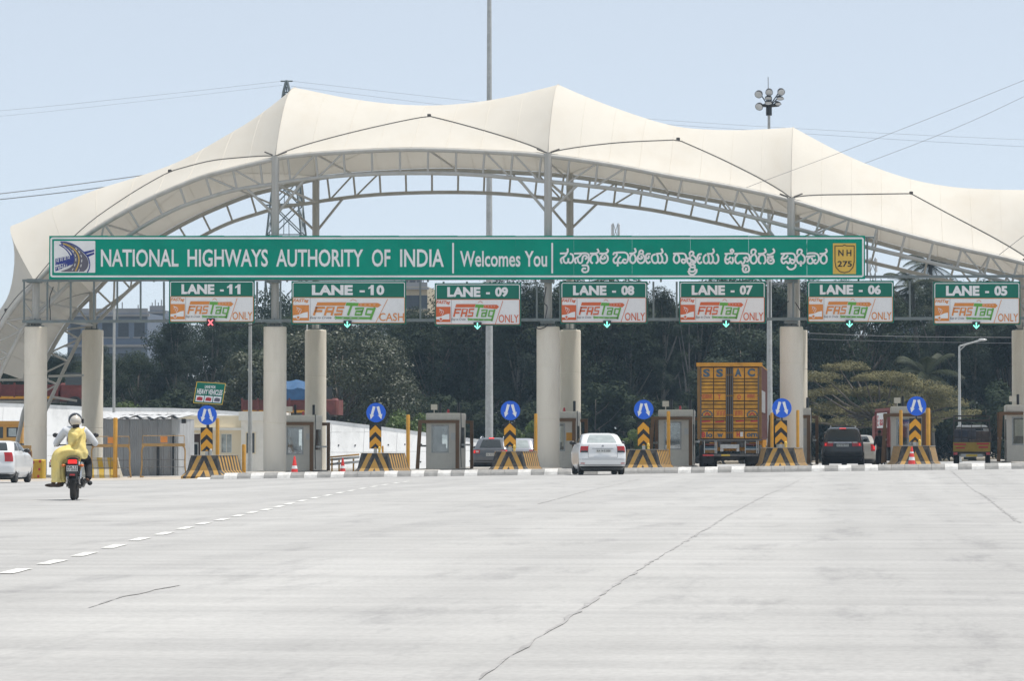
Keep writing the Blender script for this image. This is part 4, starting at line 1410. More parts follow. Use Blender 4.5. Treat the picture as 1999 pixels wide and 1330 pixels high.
# ================================================================== CARS
class Car:
    NR, NC, NS, NF = 12, 5, 18, 8
    def __init__(s, body, cab, W):
        s.body, s.cab = body, cab
    def outline(s, lv):
        z, yr, yf, hw, rc = lv[:5]
        bow = 0.05
        P = []
        for i in range(s.NR):
            x = -(hw - rc) + 2 * (hw - rc) * i / s.NR
            P.append((x, yr + bow * (x / hw) ** 2))
        yb = yr + bow * ((hw - rc) / hw) ** 2
        for i in range(s.NC):
            a = R(-90 + 90 * i / s.NC)
            P.append((hw - rc + rc * math.cos(a), yb + rc + rc * math.sin(a)))
        y0, y1 = yb + rc, yf - rc
        def sx(y):
            t = (y - y0) / max(1e-6, (y1 - y0))
            return hw * (1 - 0.05 * abs(2 * t - 1) ** 4)
        for i in range(s.NS):
            y = y0 + (y1 - y0) * i / s.NS
            P.append((sx(y) + hw * 0.05 * (1 - min(1, i / 2)) * 1.0, y))
        for i in range(s.NC):
            a = R(90 * i / s.NC)
            P.append((hw * 0.95 - rc + rc * math.cos(a), y1 + rc * math.sin(a)))
        for i in range(s.NF):
            x = (hw * 0.95 - rc) - 2 * (hw * 0.95 - rc) * i / s.NF
            P.append((x, yf + 0.08 - 0.08 * (x / hw) ** 2))
        for i in range(s.NC):
            a = R(90 + 90 * i / s.NC)
            P.append((-(hw * 0.95 - rc) + rc * math.cos(a), y1 + rc * math.sin(a)))
        for i in range(s.NS):
            y = y1 + (y0 - y1) * i / s.NS
            P.append((-(sx(y) + (hw * 0.05 * (1 - min(1, (s.NS - i) / 2)) if i > s.NS - 2 else 0)), y))
        for i in range(s.NC):
            a = R(180 + 90 * i / s.NC)
            P.append((-(hw - rc) + rc * math.cos(a), yb + rc + rc * math.sin(a)))
        return P
    def lev(s, lvls, z):
        if z <= lvls[0][0]:
            return lvls[0]
        for a, b in zip(lvls[:-1], lvls[1:]):
            if z <= b[0]:
                t = (z - a[0]) / (b[0] - a[0])
                return tuple(u + (v - u) * t for u, v in zip(a, b))
        return lvls[-1]
    def pt(s, lvls, i, z):
        O = s.outline(s.lev(lvls, z))
        n = len(O)
        k = int(math.floor(i))
        f = i - k
        a, b = O[k % n], O[(k + 1) % n]
        return Vector((a[0] + (b[0] - a[0]) * f, a[1] + (b[1] - a[1]) * f, z))
    def patch(s, lvls, i0, i1, z0, z1, off, ni=8, nz=4, taper=0.0):
        mb = MB()
        P = []
        for j in range(nz + 1):
            z = z0 + (z1 - z0) * j / nz
            row = []
            tp = taper * j / nz
            for k in range(ni + 1):
                i = i0 + tp + (i1 - i0 - 2 * tp) * k / ni
                p = s.pt(lvls, i, z)
                e = 0.2
                du = s.pt(lvls, i + e, z) - s.pt(lvls, i - e, z)
                dz = s.pt(lvls, i, min(z + 0.02, lvls[-1][0])) - s.pt(lvls, i, max(z - 0.02, lvls[0][0]))
                n = du.cross(dz)
                if n.length < 1e-9:
                    n = Vector((0, -1, 0))
                row.append(p + n.normalized() * off)
            P.append(row)
        mb.grid(P)
        return mb
    def shell(s, lvls, sub=3):
        mb = MB()
        L = []
        for a, b in zip(lvls[:-1], lvls[1:]):
            for k in range(sub):
                t = k / sub
                L.append(tuple(u + (v - u) * t for u, v in zip(a, b)))
        L.append(lvls[-1])
        P = [[Vector((x, y, lv[0])) for x, y in s.outline(lv)] for lv in L]
        mb.grid(P, True)
        mb.poly(P[-1])
        mb.poly(P[0][::-1])
        return mb
def wheel(parent, x, y, r, w_, rim=True, tm='tyre'):
    sg = 1 if x > 0 else -1
    mb = MB()
    h = w_ / 2
    mb.lathe([(r * 0.62, -h), (r * 0.93, -h), (r, -h * 0.7), (r, h * 0.7), (r * 0.93, h), (r * 0.62, h)], axis='X', n=24, c=(x, y, r))
    o = mb.build('wheel', M[tm], parent, smooth=True, angle=35)
    if rim:
        mb = MB()
        mb.lathe([(r * 0.64, sg * (h - 0.05)), (r * 0.6, sg * (h + 0.004)), (r * 0.52, sg * (h - 0.012)), (r * 0.12, sg * (h + 0.002))], axis='X', n=18, c=(x, y, r))
        mb.build('rim', M['alloy'], o, smooth=True, angle=30)
    return o
def car(name, label, cat, loc, rotz, body, cab, paint, wheels, opts):
    t = thing(name, label, cat, loc, rotz)
    c = Car(body, cab, 0)
    b = c.shell(body)
    bo = b.build('body', M[paint], t, smooth=True, angle=38)
    k = c.shell(cab)
    k.build('cabin', M[paint], t, smooth=True, angle=38)
    NR, NC, NS, NF = c.NR, c.NC, c.NS, c.NF
    zb, zt = cab[0][0], cab[-2][0]
    g0, g1 = opts.get('glass', (zb + 0.06, zt - 0.05))
    c.patch(cab, 0.7, NR - 0.7, g0, g1, 0.006, 10, 5, taper=0.2).build('rear_window', M[opts.get('rearglass', 'darkglass')], t, smooth=True)
    r0 = NR + NC
    n_all = 2 * (NS) + 4 * NC + NR + NF
    for (a, bb) in ((r0 + 1.2, r0 + 6.2), (r0 + 6.8, r0 + 12.0), (r0 + 12.5, r0 + 16.5)):
        c.patch(cab, a, bb, g0, g1 - 0.01, 0.006, 6, 4, taper=0.35).build('side_window', M['darkglass'], t, smooth=True)
        l0 = NR + NC + NS + NC + NF + NC
        a2, b2 = l0 + NS - (bb - r0), l0 + NS - (a - r0)
        c.patch(cab, a2, b2, g0, g1 - 0.01, 0.006, 6, 4, taper=0.35).build('side_window', M['darkglass'], t, smooth=True)
    f0 = r0 + NS + NC
    c.patch(cab, f0 + 0.2, f0 + NF - 0.2, g0, g1, 0.006, 8, 4).build('windscreen', M['darkglass'], t, smooth=True)
    tl = opts['tail']     # (inner index, outer index, z0, z1)
    for sd in (0, 1):
        a, bb = tl[0], tl[1]
        if sd:
            a, bb = NR - tl[1], NR - tl[0]
        lamp = c.patch(body, a, bb, tl[2], tl[3], 0.012, 8, 4).build('tail_lamp', M['tail'], t, smooth=True)
        if opts.get('lit'):
            q = opts['lit']
            aa, b2 = (NR - q[1], NR - q[0]) if sd else (q[0], q[1])
            c.patch(body, aa, b2, q[2], q[3], 0.02, 5, 3).build('lit_bulb', M['taillit'], lamp, smooth=True)
        if opts.get('lamp_dark'):
            aa, b2 = (NR - 1.25, NR + 2.0) if sd else (-2.0, 1.25)
            c.patch(body, aa, b2, 0.795, 0.865, 0.016, 6, 2).build('smoked_lens', M['darkglass'], lamp, smooth=True)
            aa, b2 = (NR - 0.2, NR + 2.6) if sd else (-2.6, 0.2)
            c.patch(body, aa, b2, 0.40, 0.43, 0.012, 6, 1).build('bumper_reflector', M['tail'], t, smooth=True)
            aa = NR - 1.4 if sd else 1.32
            c.patch(body, aa, aa + 0.08, 0.62, 1.08, 0.004, 1, 5).build('lid_seam', M['blackmetal'], t)
        if opts.get('clear'):
            q = opts['clear']
            aa, b2 = (NR - q[1], NR - q[0]) if sd else (q[0], q[1])
            c.patch(body, aa, b2, q[2], q[3], 0.02, 5, 3).build('clear_lens', M['tailclear'], lamp, smooth=True)
    bz = opts.get('bumper', (body[0][0] + 0.01, body[0][0] + 0.16))
    c.patch(body, -NC - 2, NR + NC + 2, bz[0], bz[1], 0.008, 24, 2).build('bumper_insert', M['blackmetal'], t, smooth=True)
    for z in opts.get('seams', ()):  # thin black strips: panel seams, plus the painted shadow of the plate recess
        c.patch(body, z[0], z[1], z[2], z[2] + 0.012, 0.004, 14, 1).build('seam_and_shade_line', M['blackmetal'], t, smooth=True)
    if opts.get('strip'):
        q = opts['strip']
        c.patch(body, q[0], q[1], q[2], q[3], 0.018, 10, 1).build('chrome_strip', M['chrome'], t, smooth=True)
    pz = opts['plate']
    y_ = min(c.pt(body, 5, pz[2]).y, c.pt(body, 5, pz[3]).y) - 0.015
    mb = MB()
    mb.box(pz[0], pz[1], y_ - 0.012, y_, pz[2], pz[3])
    pl = mb.build('number_plate', M['plate'], t)
    vv, ff = T[opts.get('ptext', 'plate1')]
    mb = MB()
    w_, h_ = pz[1] - pz[0], pz[3] - pz[2]
    mb.add([(pz[0] + w_ * (0.06 + 0.88 * u), y_ - 0.016, pz[2] + h_ * (0.2 + 0.6 * v)) for u, v in vv], ff)
    mb.build('plate_lettering', M['blackprint'], pl)
    ub = MB()  # black underside box, added to stand in for the shade below the car
    z0 = body[0][0]
    ub.box(-body[0][3] * 0.9, body[0][3] * 0.9, body[0][1] + 0.35, body[0][2] - 0.2, z0 * 0.62, z0 - 0.002)
    ub.build('underbody_shade', M['black'], t)
    for (x, y, r, w_) in wheels:
        for sg in (-1, 1):
            wheel(t, sg * x, y, r, w_)
            arc_ = MB()
            P = []
            xo = abs(c.pt(body, NR + NC + NS * (y / body[1][2]), r + 0.1).x) + 0.004
            for q in range(17):
                a = math.pi * q / 16
                P.append(((sg * xo, y + (r + 0.05) * math.cos(a), r + (r + 0.05) * math.sin(a)), (sg * xo, y + (r * 0.98) * math.cos(a), r + r * 0.98 * math.sin(a))))
            arc_.grid([[Vector(p[0]) for p in P], [Vector(p[1]) for p in P]])
            arc_.build('wheel_arch', M['black'], t)
    mz = opts.get('mirror', zb + 0.05)
    for sg in (-1, 1):
        mb = MB()
        xm = c.pt(cab, r0 + 12.5, zb + 0.05).x
        ym = c.pt(cab, r0 + 12.5, zb + 0.05).y
        mb.ellipsoid((sg * (xm + 0.16), ym, mz + 0.03), (0.11, 0.06, 0.075), 12, 8)
        mb.tube([(sg * (xm - 0.02), ym, mz), (sg * (xm + 0.10), ym, mz + 0.01)], 0.025, 6)
        mb.build('mirror', M[opts.get('mirrorm', 'blackmetal')], t, smooth=True)
    if opts.get('brake'):
        q = opts['brake']
        mb = c.patch(cab, 4.2, 7.8, q[0], q[1], 0.03, 6, 2)
        mb.build('high_brake_lamp', M['taillit'] if opts.get('brakelit') else M['tail'], t, smooth=True)
    if opts.get('rails'):
        for sg in (-1, 1):
            mb = MB()
            z = cab[-1][0]
            mb.tube([(sg * opts['rails'], cab[-1][1] - 0.1, z - 0.03), (sg * opts['rails'], cab[-1][1] + 0.1, z + 0.05), (sg * opts['rails'], cab[-1][2] - 0.1, z + 0.05), (sg * opts['rails'], cab[-1][2] + 0.1, z - 0.05)], 0.025, 6)
            mb.build('roof_rail', M['chrome'], t, smooth=True)
    if opts.get('antenna'):
        strutp = MB()
        strutp.tube([(0, cab[-1][1] + 0.05, cab[-1][0] - 0.01), (0, cab[-1][1] - 0.1, cab[-1][0] + 0.16)], 0.008, 5)
        strutp.build('antenna', M['blackmetal'], t)
    if opts.get('badge'):
        mb = MB()
        y_ = c.pt(body, 6, opts['badge']).y
        mb.lathe([(0.045, y_ - 0.02), (0.045, y_), (0.03, y_ + 0.02)], axis='Y', n=16, c=(0, 0, opts['badge']))
        mb.build('badge', M['chrome'], t, smooth=True, angle=40)
        mb = MB()
        y2 = y_ - 0.022
        for st in ([(-0.026, 0.022), (0, -0.024)], [(0.026, 0.022), (0, -0.024)]):
            (a, b_), (c_, d_) = st
            mb.quad((a - 0.006, y2, opts['badge'] + b_), (a + 0.006, y2, opts['badge'] + b_), (c_ + 0.006, y2, opts['badge'] + d_), (c_ - 0.006, y2, opts['badge'] + d_))
        mb.build('badge_mark', M['blackmetal'], t)
    if opts.get('wiper'):
        mb = MB()
        p, q = c.pt(cab, 6, g0), c.pt(cab, 3, g0 + 0.1)
        mb.tube([p + Vector((0, -0.02, 0)), q + Vector((0, -0.02, 0))], 0.012, 5)
        mb.build('wiper', M['blackmetal'], t)
    return t
sedan_body = [(0.20, 0.16, 3.86, 0.73, 0.14), (0.34, 0.04, 3.95, 0.82, 0.16), (0.56, 0.00, 3.99, 0.84, 0.17), (0.80, 0.05, 3.97, 0.845, 0.17), (0.98, 0.05, 3.5, 0.825, 0.16), (1.10, 0.08, 3.0, 0.78, 0.16), (1.135, 0.18, 2.95, 0.70, 0.16)]
sedan_cab = [(1.06, 0.34, 3.0, 0.76, 0.13), (1.18, 0.50, 2.8, 0.725, 0.13), (1.32, 0.72, 2.5, 0.675, 0.14), (1.42, 0.92, 2.25, 0.625, 0.16), (1.465, 1.10, 2.05, 0.54, 0.18), (1.49, 1.35, 1.85, 0.36, 0.18)]
car('white_sedan', 'white sedan with red tail lamps driving towards the LANE - 08 booth', 'car', gpt(1177, 130.6), R(9.5), sedan_body, sedan_cab, 'whitepaint', [(0.72, 0.75, 0.30, 0.19), (0.72, 3.15, 0.30, 0.19)],
    dict(tail=(-2.6, 1.3, 0.80, 1.02), lamp_dark=True, lit=None, rearglass='rearglass', glass=(1.14, 1.43), plate=(-0.24, 0.30, 0.80, 0.91), seams=[(1.35, 10.65, 0.615), (-4, 16, 0.55), (2.6, 9.4, 0.93)], bumper=(0.21, 0.37), antenna=True, badge=1.03, mirrorm='blackmetal', ptext='plate1'))
# thin reflector strips on its bumper come with the lower seam
suv_body = [(0.32, 0.18, 4.45, 0.82, 0.16), (0.50, 0.05, 4.55, 0.90, 0.18), (0.78, 0.00, 4.62, 0.92, 0.20), (1.02, 0.06, 4.6, 0.91, 0.2), (1.16, 0.10, 3.6, 0.89, 0.2), (1.22, 0.14, 3.5, 0.86, 0.2)]
suv_cab = [(1.18, 0.12, 3.5, 0.85, 0.18), (1.40, 0.24, 3.2, 0.80, 0.18), (1.62, 0.40, 2.9, 0.74, 0.18), (1.74, 0.52, 2.75, 0.69, 0.18), (1.80, 0.66, 2.6, 0.60, 0.18), (1.825, 0.9, 2.4, 0.45, 0.2)]
car('dark_suv', 'dark grey sport utility with lit brake lamps waiting in lane 06', 'car', gpt(1645, 158.5), R(-0.5), suv_body, suv_cab, 'darkgreypaint', [(0.80, 0.85, 0.38, 0.26), (0.80, 3.6, 0.38, 0.26)],
    dict(tail=(-2.0, 2.4, 0.97, 1.15), lit=(-1.2, -0.2, 1.0, 1.1), clear=(0.3, 2.2, 1.11, 1.17), plate=(-0.27, 0.27, 0.96, 1.08), strip=(2.4, 9.6, 1.12, 1.16), brake=(1.735, 1.775), brakelit=True, rails=0.55, bumper=(0.33, 0.62), ptext='plate2', wiper=True, glass=(1.24, 1.70))).scale = (0.96, 0.96, 0.96)
hat_body = [(0.26, 0.16, 4.0, 0.78, 0.16), (0.42, 0.04, 4.1, 0.86, 0.18), (0.70, 0.00, 4.15, 0.88, 0.2), (0.95, 0.04, 4.0, 0.87, 0.2), (1.04, 0.07, 3.2, 0.85, 0.2), (1.09, 0.11, 3.1, 0.82, 0.2)]
hat_cab = [(1.05, 0.10, 3.2, 0.80, 0.18), (1.22, 0.24, 2.95, 0.75, 0.18), (1.42, 0.46, 2.7, 0.69, 0.18), (1.53, 0.60, 2.5, 0.63, 0.18), (1.58, 0.75, 2.35, 0.54, 0.18), (1.60, 1.0, 2.1, 0.4, 0.2)]
car('slate_crossover', 'slate grey crossover with a dark rear window waiting in lane 09', 'car', gpt(957, 176), R(0), hat_body, hat_cab, 'slatepaint', [(0.76, 0.78, 0.33, 0.21), (0.76, 3.3, 0.33, 0.21)],
    dict(tail=(-2.4, 1.4, 0.84, 1.0), lit=(-2.2, -0.9, 0.86, 0.98), clear=(-0.4, 1.0, 0.88, 0.96), plate=(-0.2, 0.34, 0.72, 0.86), brake=(1.53, 1.57), brakelit=True, rails=0.55, bumper=(0.27, 0.52), wiper=True, glass=(1.11, 1.50)))
car('silver_hatchback', 'pale silver hatchback partly hidden behind the striped barrier left of the middle column', 'car', gpt(1012, 186), R(0), hat_body, hat_cab, 'silverpaint', [(0.76, 0.78, 0.33, 0.21), (0.76, 3.3, 0.33, 0.21)],
    dict(tail=(-2.2, 1.2, 0.78, 1.0), plate=(-0.26, 0.26, 0.74, 0.86), rearglass='rearglass', glass=(1.11, 1.50)))
car('beige_car', 'beige car with a lit brake lamp just ahead of the dark sport utility', 'car', gpt(1676, 176), R(-1), sedan_body, sedan_cab, 'goldpaint', [(0.72, 0.75, 0.30, 0.19), (0.72, 3.15, 0.30, 0.19)],
    dict(tail=(-2.2, 0.8, 0.72, 1.04), lit=(-1.8, -0.3, 0.80, 1.0), plate=(-0.26, 0.26, 0.80, 0.92), glass=(1.14, 1.43)))
car('white_hatchback', 'white hatchback at the left edge beside the motorcycle', 'car', gpt(-20, 126.5), R(2), sedan_body, sedan_cab, 'whitepaint', [(0.72, 0.75, 0.30, 0.19), (0.72, 3.15, 0.30, 0.19)],
    dict(tail=(-2.6, 1.4, 0.76, 1.08), plate=(-0.26, 0.26, 0.78, 0.90), glass=(1.14, 1.43), rearglass='darkglass'))

# ================================================================== CONTAINER TRUCK
YT_ = 141.6
M['ochre'] = mat('truck_ochre', (0.52, 0.25, 0.018), 0.6, var=0.22, scale=3, dirt=(0.13, 0.085, 0.035), dirt_scale=2.5, dirt_amt=0.7)
M['ochre2'] = mat('truck_orange_panel', (0.62, 0.28, 0.022), 0.6, var=0.15, scale=4, dirt=(0.16, 0.09, 0.035), dirt_scale=3, dirt_amt=0.6)
M['doordark'] = mat('truck_door_shadow_gap', (0.085, 0.045, 0.014), 0.7, var=0.2)
M['ochred'] = mat('truck_ochre_rib', (0.20, 0.105, 0.025), 0.6, var=0.2, scale=4)
M['maroon'] = mat('truck_maroon', (0.12, 0.035, 0.03), 0.7, var=0.2, scale=2, dirt=(0.10, 0.07, 0.05), dirt_amt=0.6)
M['greyblue'] = mat('truck_letter_blue', (0.055, 0.10, 0.135), 0.6, var=0.2)
M['dirtysteel'] = mat('dirty_steel', (0.13, 0.125, 0.12), 0.6, metal=0.2, var=0.25, scale=5)
tg = gpt(1423, YT_)
tr = thing('container_truck', 'tall ochre container truck with painted doors standing in lane 07', 'truck', tg)
def tb(px0, px1, py0, py1, y0, y1, name, m, par=None, mb=None):
    """box on the truck's tail given by photo pixels at the tail plane"""
    a, b = at(px0, py0, YT_), at(px1, py1, YT_)
    q = MB() if mb is None else mb
    q.box(a.x, b.x, YT_ + y0, YT_ + y1, b.z, a.z)
    if mb is None:
        return q.build(name, m, par or tr, world=True)
a, b = at(1362, 712, YT_), at(1486, 858, YT_)
LEN = 9.6
# container shell: floor, roof, sides with ribs
mb = MB()
mb.box(a.x + 0.04, b.x - 0.04, YT_ + 0.10, YT_ + LEN, b.z, a.z - 0.03)
mb.build('container_box', M['maroon'], tr, world=True)
mb = MB()
mb.box(a.x, b.x, YT_ + 0.06, YT_ + LEN, a.z - 0.03, a.z)
mb.build('container_roof', M['ochre'], tr, world=True)
tb(1359.5, 1488, 708.5, 715.5, -0.06, 0.14, 'roof_cap', M['ochre2'])
for k in range(24):
    mb = MB()
    y = YT_ + 0.3 + k * 0.39
    mb.box(b.x - 0.04, b.x - 0.005, y, y + 0.2, b.z + 0.05, a.z - 0.08)
    mb.build('side_rib', M['maroon'], tr, world=True)
mb = MB()
mb.box(b.x - 0.004, b.x + 0.012, YT_ + 0.5, YT_ + 5.6, at(0, 806, YT_).z, at(0, 764, YT_).z)
mb.build('side_poster', M['silverpaint'], tr, world=True)
tb(1361, 1367, 715.5, 858, 0.0, 0.13, 'corner_post', M['ochred'])
tb(1481.5, 1487, 715.5, 858, 0.0, 0.13, 'corner_post', M['ochred'])
for (d0, d1) in ((1367.3, 1424.6), (1425.4, 1481.2)):
    door = tb(d0, d1, 716, 857.5, 0.05, 0.12, 'door', M['doordark'])
    mid = (d0 + d1) / 2 - (0 if d0 < 1400 else 0)
    cols = ((d0 + 1.5, mid - 4 if d0 < 1400 else mid - 3.5), (mid - 2 if d0 < 1400 else mid - 2, d1 - 8))
    if d0 > 1400:
        cols = ((d0 + 6, mid - 3 + 2), (mid + 1, d1 - 1.5))
    for (c0, c1) in cols:
        for (p0, p1, om) in ((718.5, 738.5, 1), (740.5, 744.5, 0), (746.5, 751.5, 0), (753.5, 759.5, 0), (761, 767, 0), (769, 782, 1), (784.5, 789, 0), (791, 797.5, 0), (799.5, 815.5, 1), (818, 820, 0), (822, 828, 0), (830, 836, 0), (838, 841, 0), (843, 856, 1)):
            tb(c0, c1, p0, p1, 0.015 if om else 0.022, 0.0495, 'door_panel', M['ochre2'] if om else M['ochre'], door)
    for xx in ((d0 + 1, d1 - 6.2, d1 - 2.5) if d0 < 1400 else (d0 + 1.2, d0 + 4.6, d1 - 1)):
        p, q = at(xx, 719, YT_), at(xx, 856, YT_)
        strut('lock_rod', (p.x, YT_ + 0.0, p.z), (q.x, YT_ + 0.0, q.z), 0.022, M['dirtysteel'], door, n=6)
        for yy in (735, 775, 812, 846):
            z = at(0, yy, YT_).z
            mb = MB()
            mb.box(p.x - 0.035, p.x + 0.035, YT_ - 0.028, YT_ + 0.045, z - 0.03, z + 0.03)
            mb.build('rod_clamp', M['ochred'], door, world=True)
YP = YT_ - 0.004
PR = MB(); BL = MB(); RD = MB(); GR = MB(); WH = MB()
for key, x0, x1, y0, y1 in (('S', 1372.5, 1386, 720.5, 736.5), ('S', 1398, 1411.5, 720.5, 736.5), ('A', 1434.5, 1447.5, 719.5, 735.5), ('C', 1459, 1474, 719.5, 735.5)):
    put_text(BL, key, x0, x1, y0, y1, YP)
put_text(BL, 'lo', 1378.5, 1391, 844, 854.5, YP)
put_text(BL, 'w', 1400, 1411.5, 847, 854.5, YP)
put_text(BL, 'orn', 1457.5, 1478.5, 846, 853.5, YP)
put_text(RD, 'B', 1370, 1377, 844, 854.5, YP)
put_text(RD, 'H', 1438, 1444.5, 843.5, 853.5, YP)
put_text(RD, 'T', 1401, 1407, 771, 779.5, YP)
put_text(RD, 'O', 1439.5, 1446, 771, 780, YP)
def scribble(mb, x0, x1, y0, y1, n):
    ribbon(mb, [(x0, y0), (x1, y0 - 0.3)], 0.8, YP, n=1)
    for k in range(n):
        x = x0 + (x1 - x0) * (k + 0.5) / n
        ribbon(mb, [(x + 1.4, y0), (x + 1.4, y1)], 0.8, YP - 0.001, n=1)
        ribbon(mb, [(x - 1.5, y0 + 1.5), (x - 0.3, y0 + (y1 - y0) * 0.4), (x - 1.6, y0 + (y1 - y0) * 0.75), (x - 0.2, y1)], 0.8, YP - 0.002)
scribble(RD, 1370, 1389.5, 771.5, 778.5, 4)
scribble(RD, 1458, 1473, 771.5, 777, 3)
scribble(RD, 1398, 1416, 803.5, 811, 3)
scribble(RD, 1434, 1450, 803.5, 811, 3)
for x in (1380.5, 1468.5):
    ribbon(BL, [(x - 10, 813), (x - 8, 806), (x, 802.5), (x + 8, 806), (x + 10, 813)], 1.8, YP)
    pxpoly(GR, [(x - 10, 812.5), (x + 10, 812), (x + 9, 815), (x - 9, 815)], YP - 0.002)
    ribbon(RD, [(x - 4.5, 811), (x, 807), (x + 4.5, 811)], 2.4, YP)
    for q in range(5):
        aa = math.pi * (0.1 + 0.2 * q)
        ribbon(BL, [(x - 8.5 * math.cos(aa), 812 - 8 * math.sin(aa)), (x - 11 * math.cos(aa), 812 - 10.5 * math.sin(aa))], 1.2, YP - 0.001, n=1)
for (x0, x1, y) in ((1370.5, 1386, 823), (1397, 1413, 823.5), (1437, 1452, 822.5), (1466, 1481, 822.5)):
    ribbon(RD, [(x0, y + 0.6), (x1, y - 0.4)], 2.6, YP, n=1)
pxpoly(WH, [(1445, 844), (1450.5, 843.5), (1450.5, 853), (1445, 853)], YP - 0.003)
for (x0, x1) in ((1382, 1394), (1396, 1410), (1436, 1449), (1454, 1474)):
    ribbon(GR, [(x0, 840.5), ((x0 + x1) / 2, 839), (x1, 840.5)], 1.3, YP, n=2)
BL.build('blue_lettering', M['greyblue'], tr, world=True)
RD.build('red_lettering', M['redprint'], tr, world=True)
GR.build('green_ornament', mat('truck_green', (0.06, 0.10, 0.05), 0.6), tr, world=True)
WH.build('pasted_notice', M['plate'], tr, world=True)
# chassis, racks, bumper, mudflaps, axles
mb = MB()
mb.box(a.x + 0.75, a.x + 0.93, YT_ + 0.25, YT_ + LEN + 2, b.z - 0.30, b.z - 0.002)
mb.box(b.x - 0.93, b.x - 0.75, YT_ + 0.25, YT_ + LEN + 2, b.z - 0.30, b.z - 0.002)
mb.box(a.x + 0.15, b.x - 0.15, YT_ + 0.2, YT_ + 0.35, b.z - 0.12, b.z - 0.003)
mb.build('chassis', M['dirtysteel'], tr, world=True)
tb(1362, 1487, 858.3, 861, -0.02, 0.12, 'sill_beam', M['dirtysteel'])
for (x0, x1) in ((1376, 1395), (1456, 1476)):
    for (p0, p1, m_) in ((866, 870, 'maroon'), (872.5, 877, 'greyblue'), (879.5, 885, 'ochred')):
        tb(x0, x1, p0, p1, 0.05, 0.09, 'rack_board', M[m_])
    for xx in (x0 - 1, x1 + 1, x1 + 4):
        tb(xx - 0.8, xx + 0.8, 861, 886, 0.02, 0.06, 'rack_upright', M['galv'])
    tb(x0 - 2, x1 + 5, 876.8, 878.6, 0.0, 0.019, 'rack_bar', M['galv'])
tb(1406, 1443, 868, 876, 0.02, 0.10, 'cross_member', M['galv'])
tb(1406, 1412, 876.5, 882, 0.02, 0.10, 'hook', M['galv'])
tb(1438, 1443, 876.5, 882, 0.02, 0.10, 'hook', M['galv'])
tb(1372, 1480, 887, 891.5, -0.02, 0.10, 'bumper_bar', M['dirtysteel'])
tb(1408, 1425, 887.6, 891, -0.026, -0.021, 'bumper_plate', M['plateyellow'])
tb(1372, 1393, 887.6, 891, -0.026, -0.021, 'bumper_stripe', M['redprint'])
for (x0, x1) in ((1372, 1394), (1461, 1481)):
    tb(x0, x1, 892, 905, 0.3, 0.32, 'mudflap', M['black'])
for y in (1.6, 2.9, LEN + 0.6):
    for sg in (-1, 1):
        for dx in ((0.0, 0.33) if y < 5 else (0.0,)):
            x = sg * (1.05 - dx)
            wheel(tr, x, y, 0.52, 0.27, rim=True)
    mb = MB()
    mb.tube([(-0.9, y, 0.52), (0.9, y, 0.52)], 0.09, 10)
    mb.build('axle', M['dirtysteel'], tr, smooth=True)
mb = MB()
mb.bbox(-1.15, 1.15, LEN + 0.15, LEN + 1.9, 0.8, 2.9, 0.12)
cabo = mb.build('truck_cab', M['ochre2'], tr)
mb = MB()
mb.box(-1.0, 1.0, LEN + 1.9, LEN + 1.93, 1.7, 2.6)
mb.build('cab_windscreen', M['darkglass'], cabo)

# ================================================================== PICKUP TRUCK (lane 05)
YPK = 158.5
M['pkpaint'] = mat('pickup_paint', (0.055, 0.048, 0.045), 0.6, var=0.25, dirt=(0.12, 0.10, 0.08), dirt_amt=0.5)
pk = thing('pickup_truck', 'loaded pickup with a bar cage and yellow tailgate in lane 05', 'pickup', gpt(1897, YPK), R(-2.0))
mb = MB()
mb.box(-0.82, 0.82, 0.06, 2.5, 0.55, 0.66)
bed = mb.build('load_bed', M['pkpaint'], pk)
pk.scale = (0.96, 0.96, 0.96)
mb = MB()
mb.bbox(-0.82, 0.82, 0.0, 0.06, 0.66, 1.08, 0.01)
tgate = mb.build('tailgate', mat('dirty_yellow', (0.36, 0.235, 0.03), 0.6, var=0.25, dirt=(0.14, 0.10, 0.05), dirt_amt=0.6), pk)
for (x0, x1, z0, z1) in ((-0.78, -0.25, 0.95, 1.02), (0.22, 0.76, 0.97, 1.05), (-0.70, -0.30, 0.80, 0.86), (0.3, 0.72, 0.82, 0.9)):
    mb = MB()
    mb.box(x0, x1, -0.006, -0.001, z0, z1)
    mb.build('tailgate_print', M['redprint'], tgate)
for sg in (-1, 1):
    mb = MB()
    mb.box(sg * 0.82 - 0.02, sg * 0.82 + 0.02, 0.061, 2.5, 0.66, 1.1)
    mb.build('bed_side', M['pkpaint'], pk)
    for y in (0.1, 1.3, 2.45):
        mb = MB()
        mb.tube([(sg * 0.79, y, 1.08), (sg * 0.79, y, 2.28)], 0.028, 6)
        mb.build('cage_post', M['pkpaint'], pk)
    for z in (1.35, 1.62, 1.9, 2.26):
        mb = MB()
        mb.tube([(sg * 0.79, 0.1, z), (sg * 0.79, 2.45, z)], 0.02, 6)
        mb.build('cage_rail', M['pkpaint'], pk)
for z, r in ((2.26, 0.025), (2.05, 0.045), (1.72, 0.02), (1.30, 0.018)):
    for y in (0.1, 2.45):
        mb = MB()
        mb.tube([(-0.79, y, z), (0.79, y, z)], r, 6)
        mb.build('cage_bar', M['pkpaint'], pk)
for x in (-0.45, 0.0, 0.42):
    mb = MB()
    mb.tube([(x, 0.1, 1.08), (x, 0.1, 2.05)], 0.015, 6)
    mb.build('cage_upright', M['pkpaint'], pk)
pcab = [(0.45, 2.6, 4.6, 0.80, 0.12), (0.9, 2.55, 4.7, 0.84, 0.14), (1.2, 2.56, 4.1, 0.83, 0.14), (1.6, 2.6, 3.7, 0.76, 0.14), (1.8, 2.66, 3.5, 0.70, 0.14), (1.86, 2.8, 3.35, 0.6, 0.14)]
pc = Car(pcab, pcab, 0)
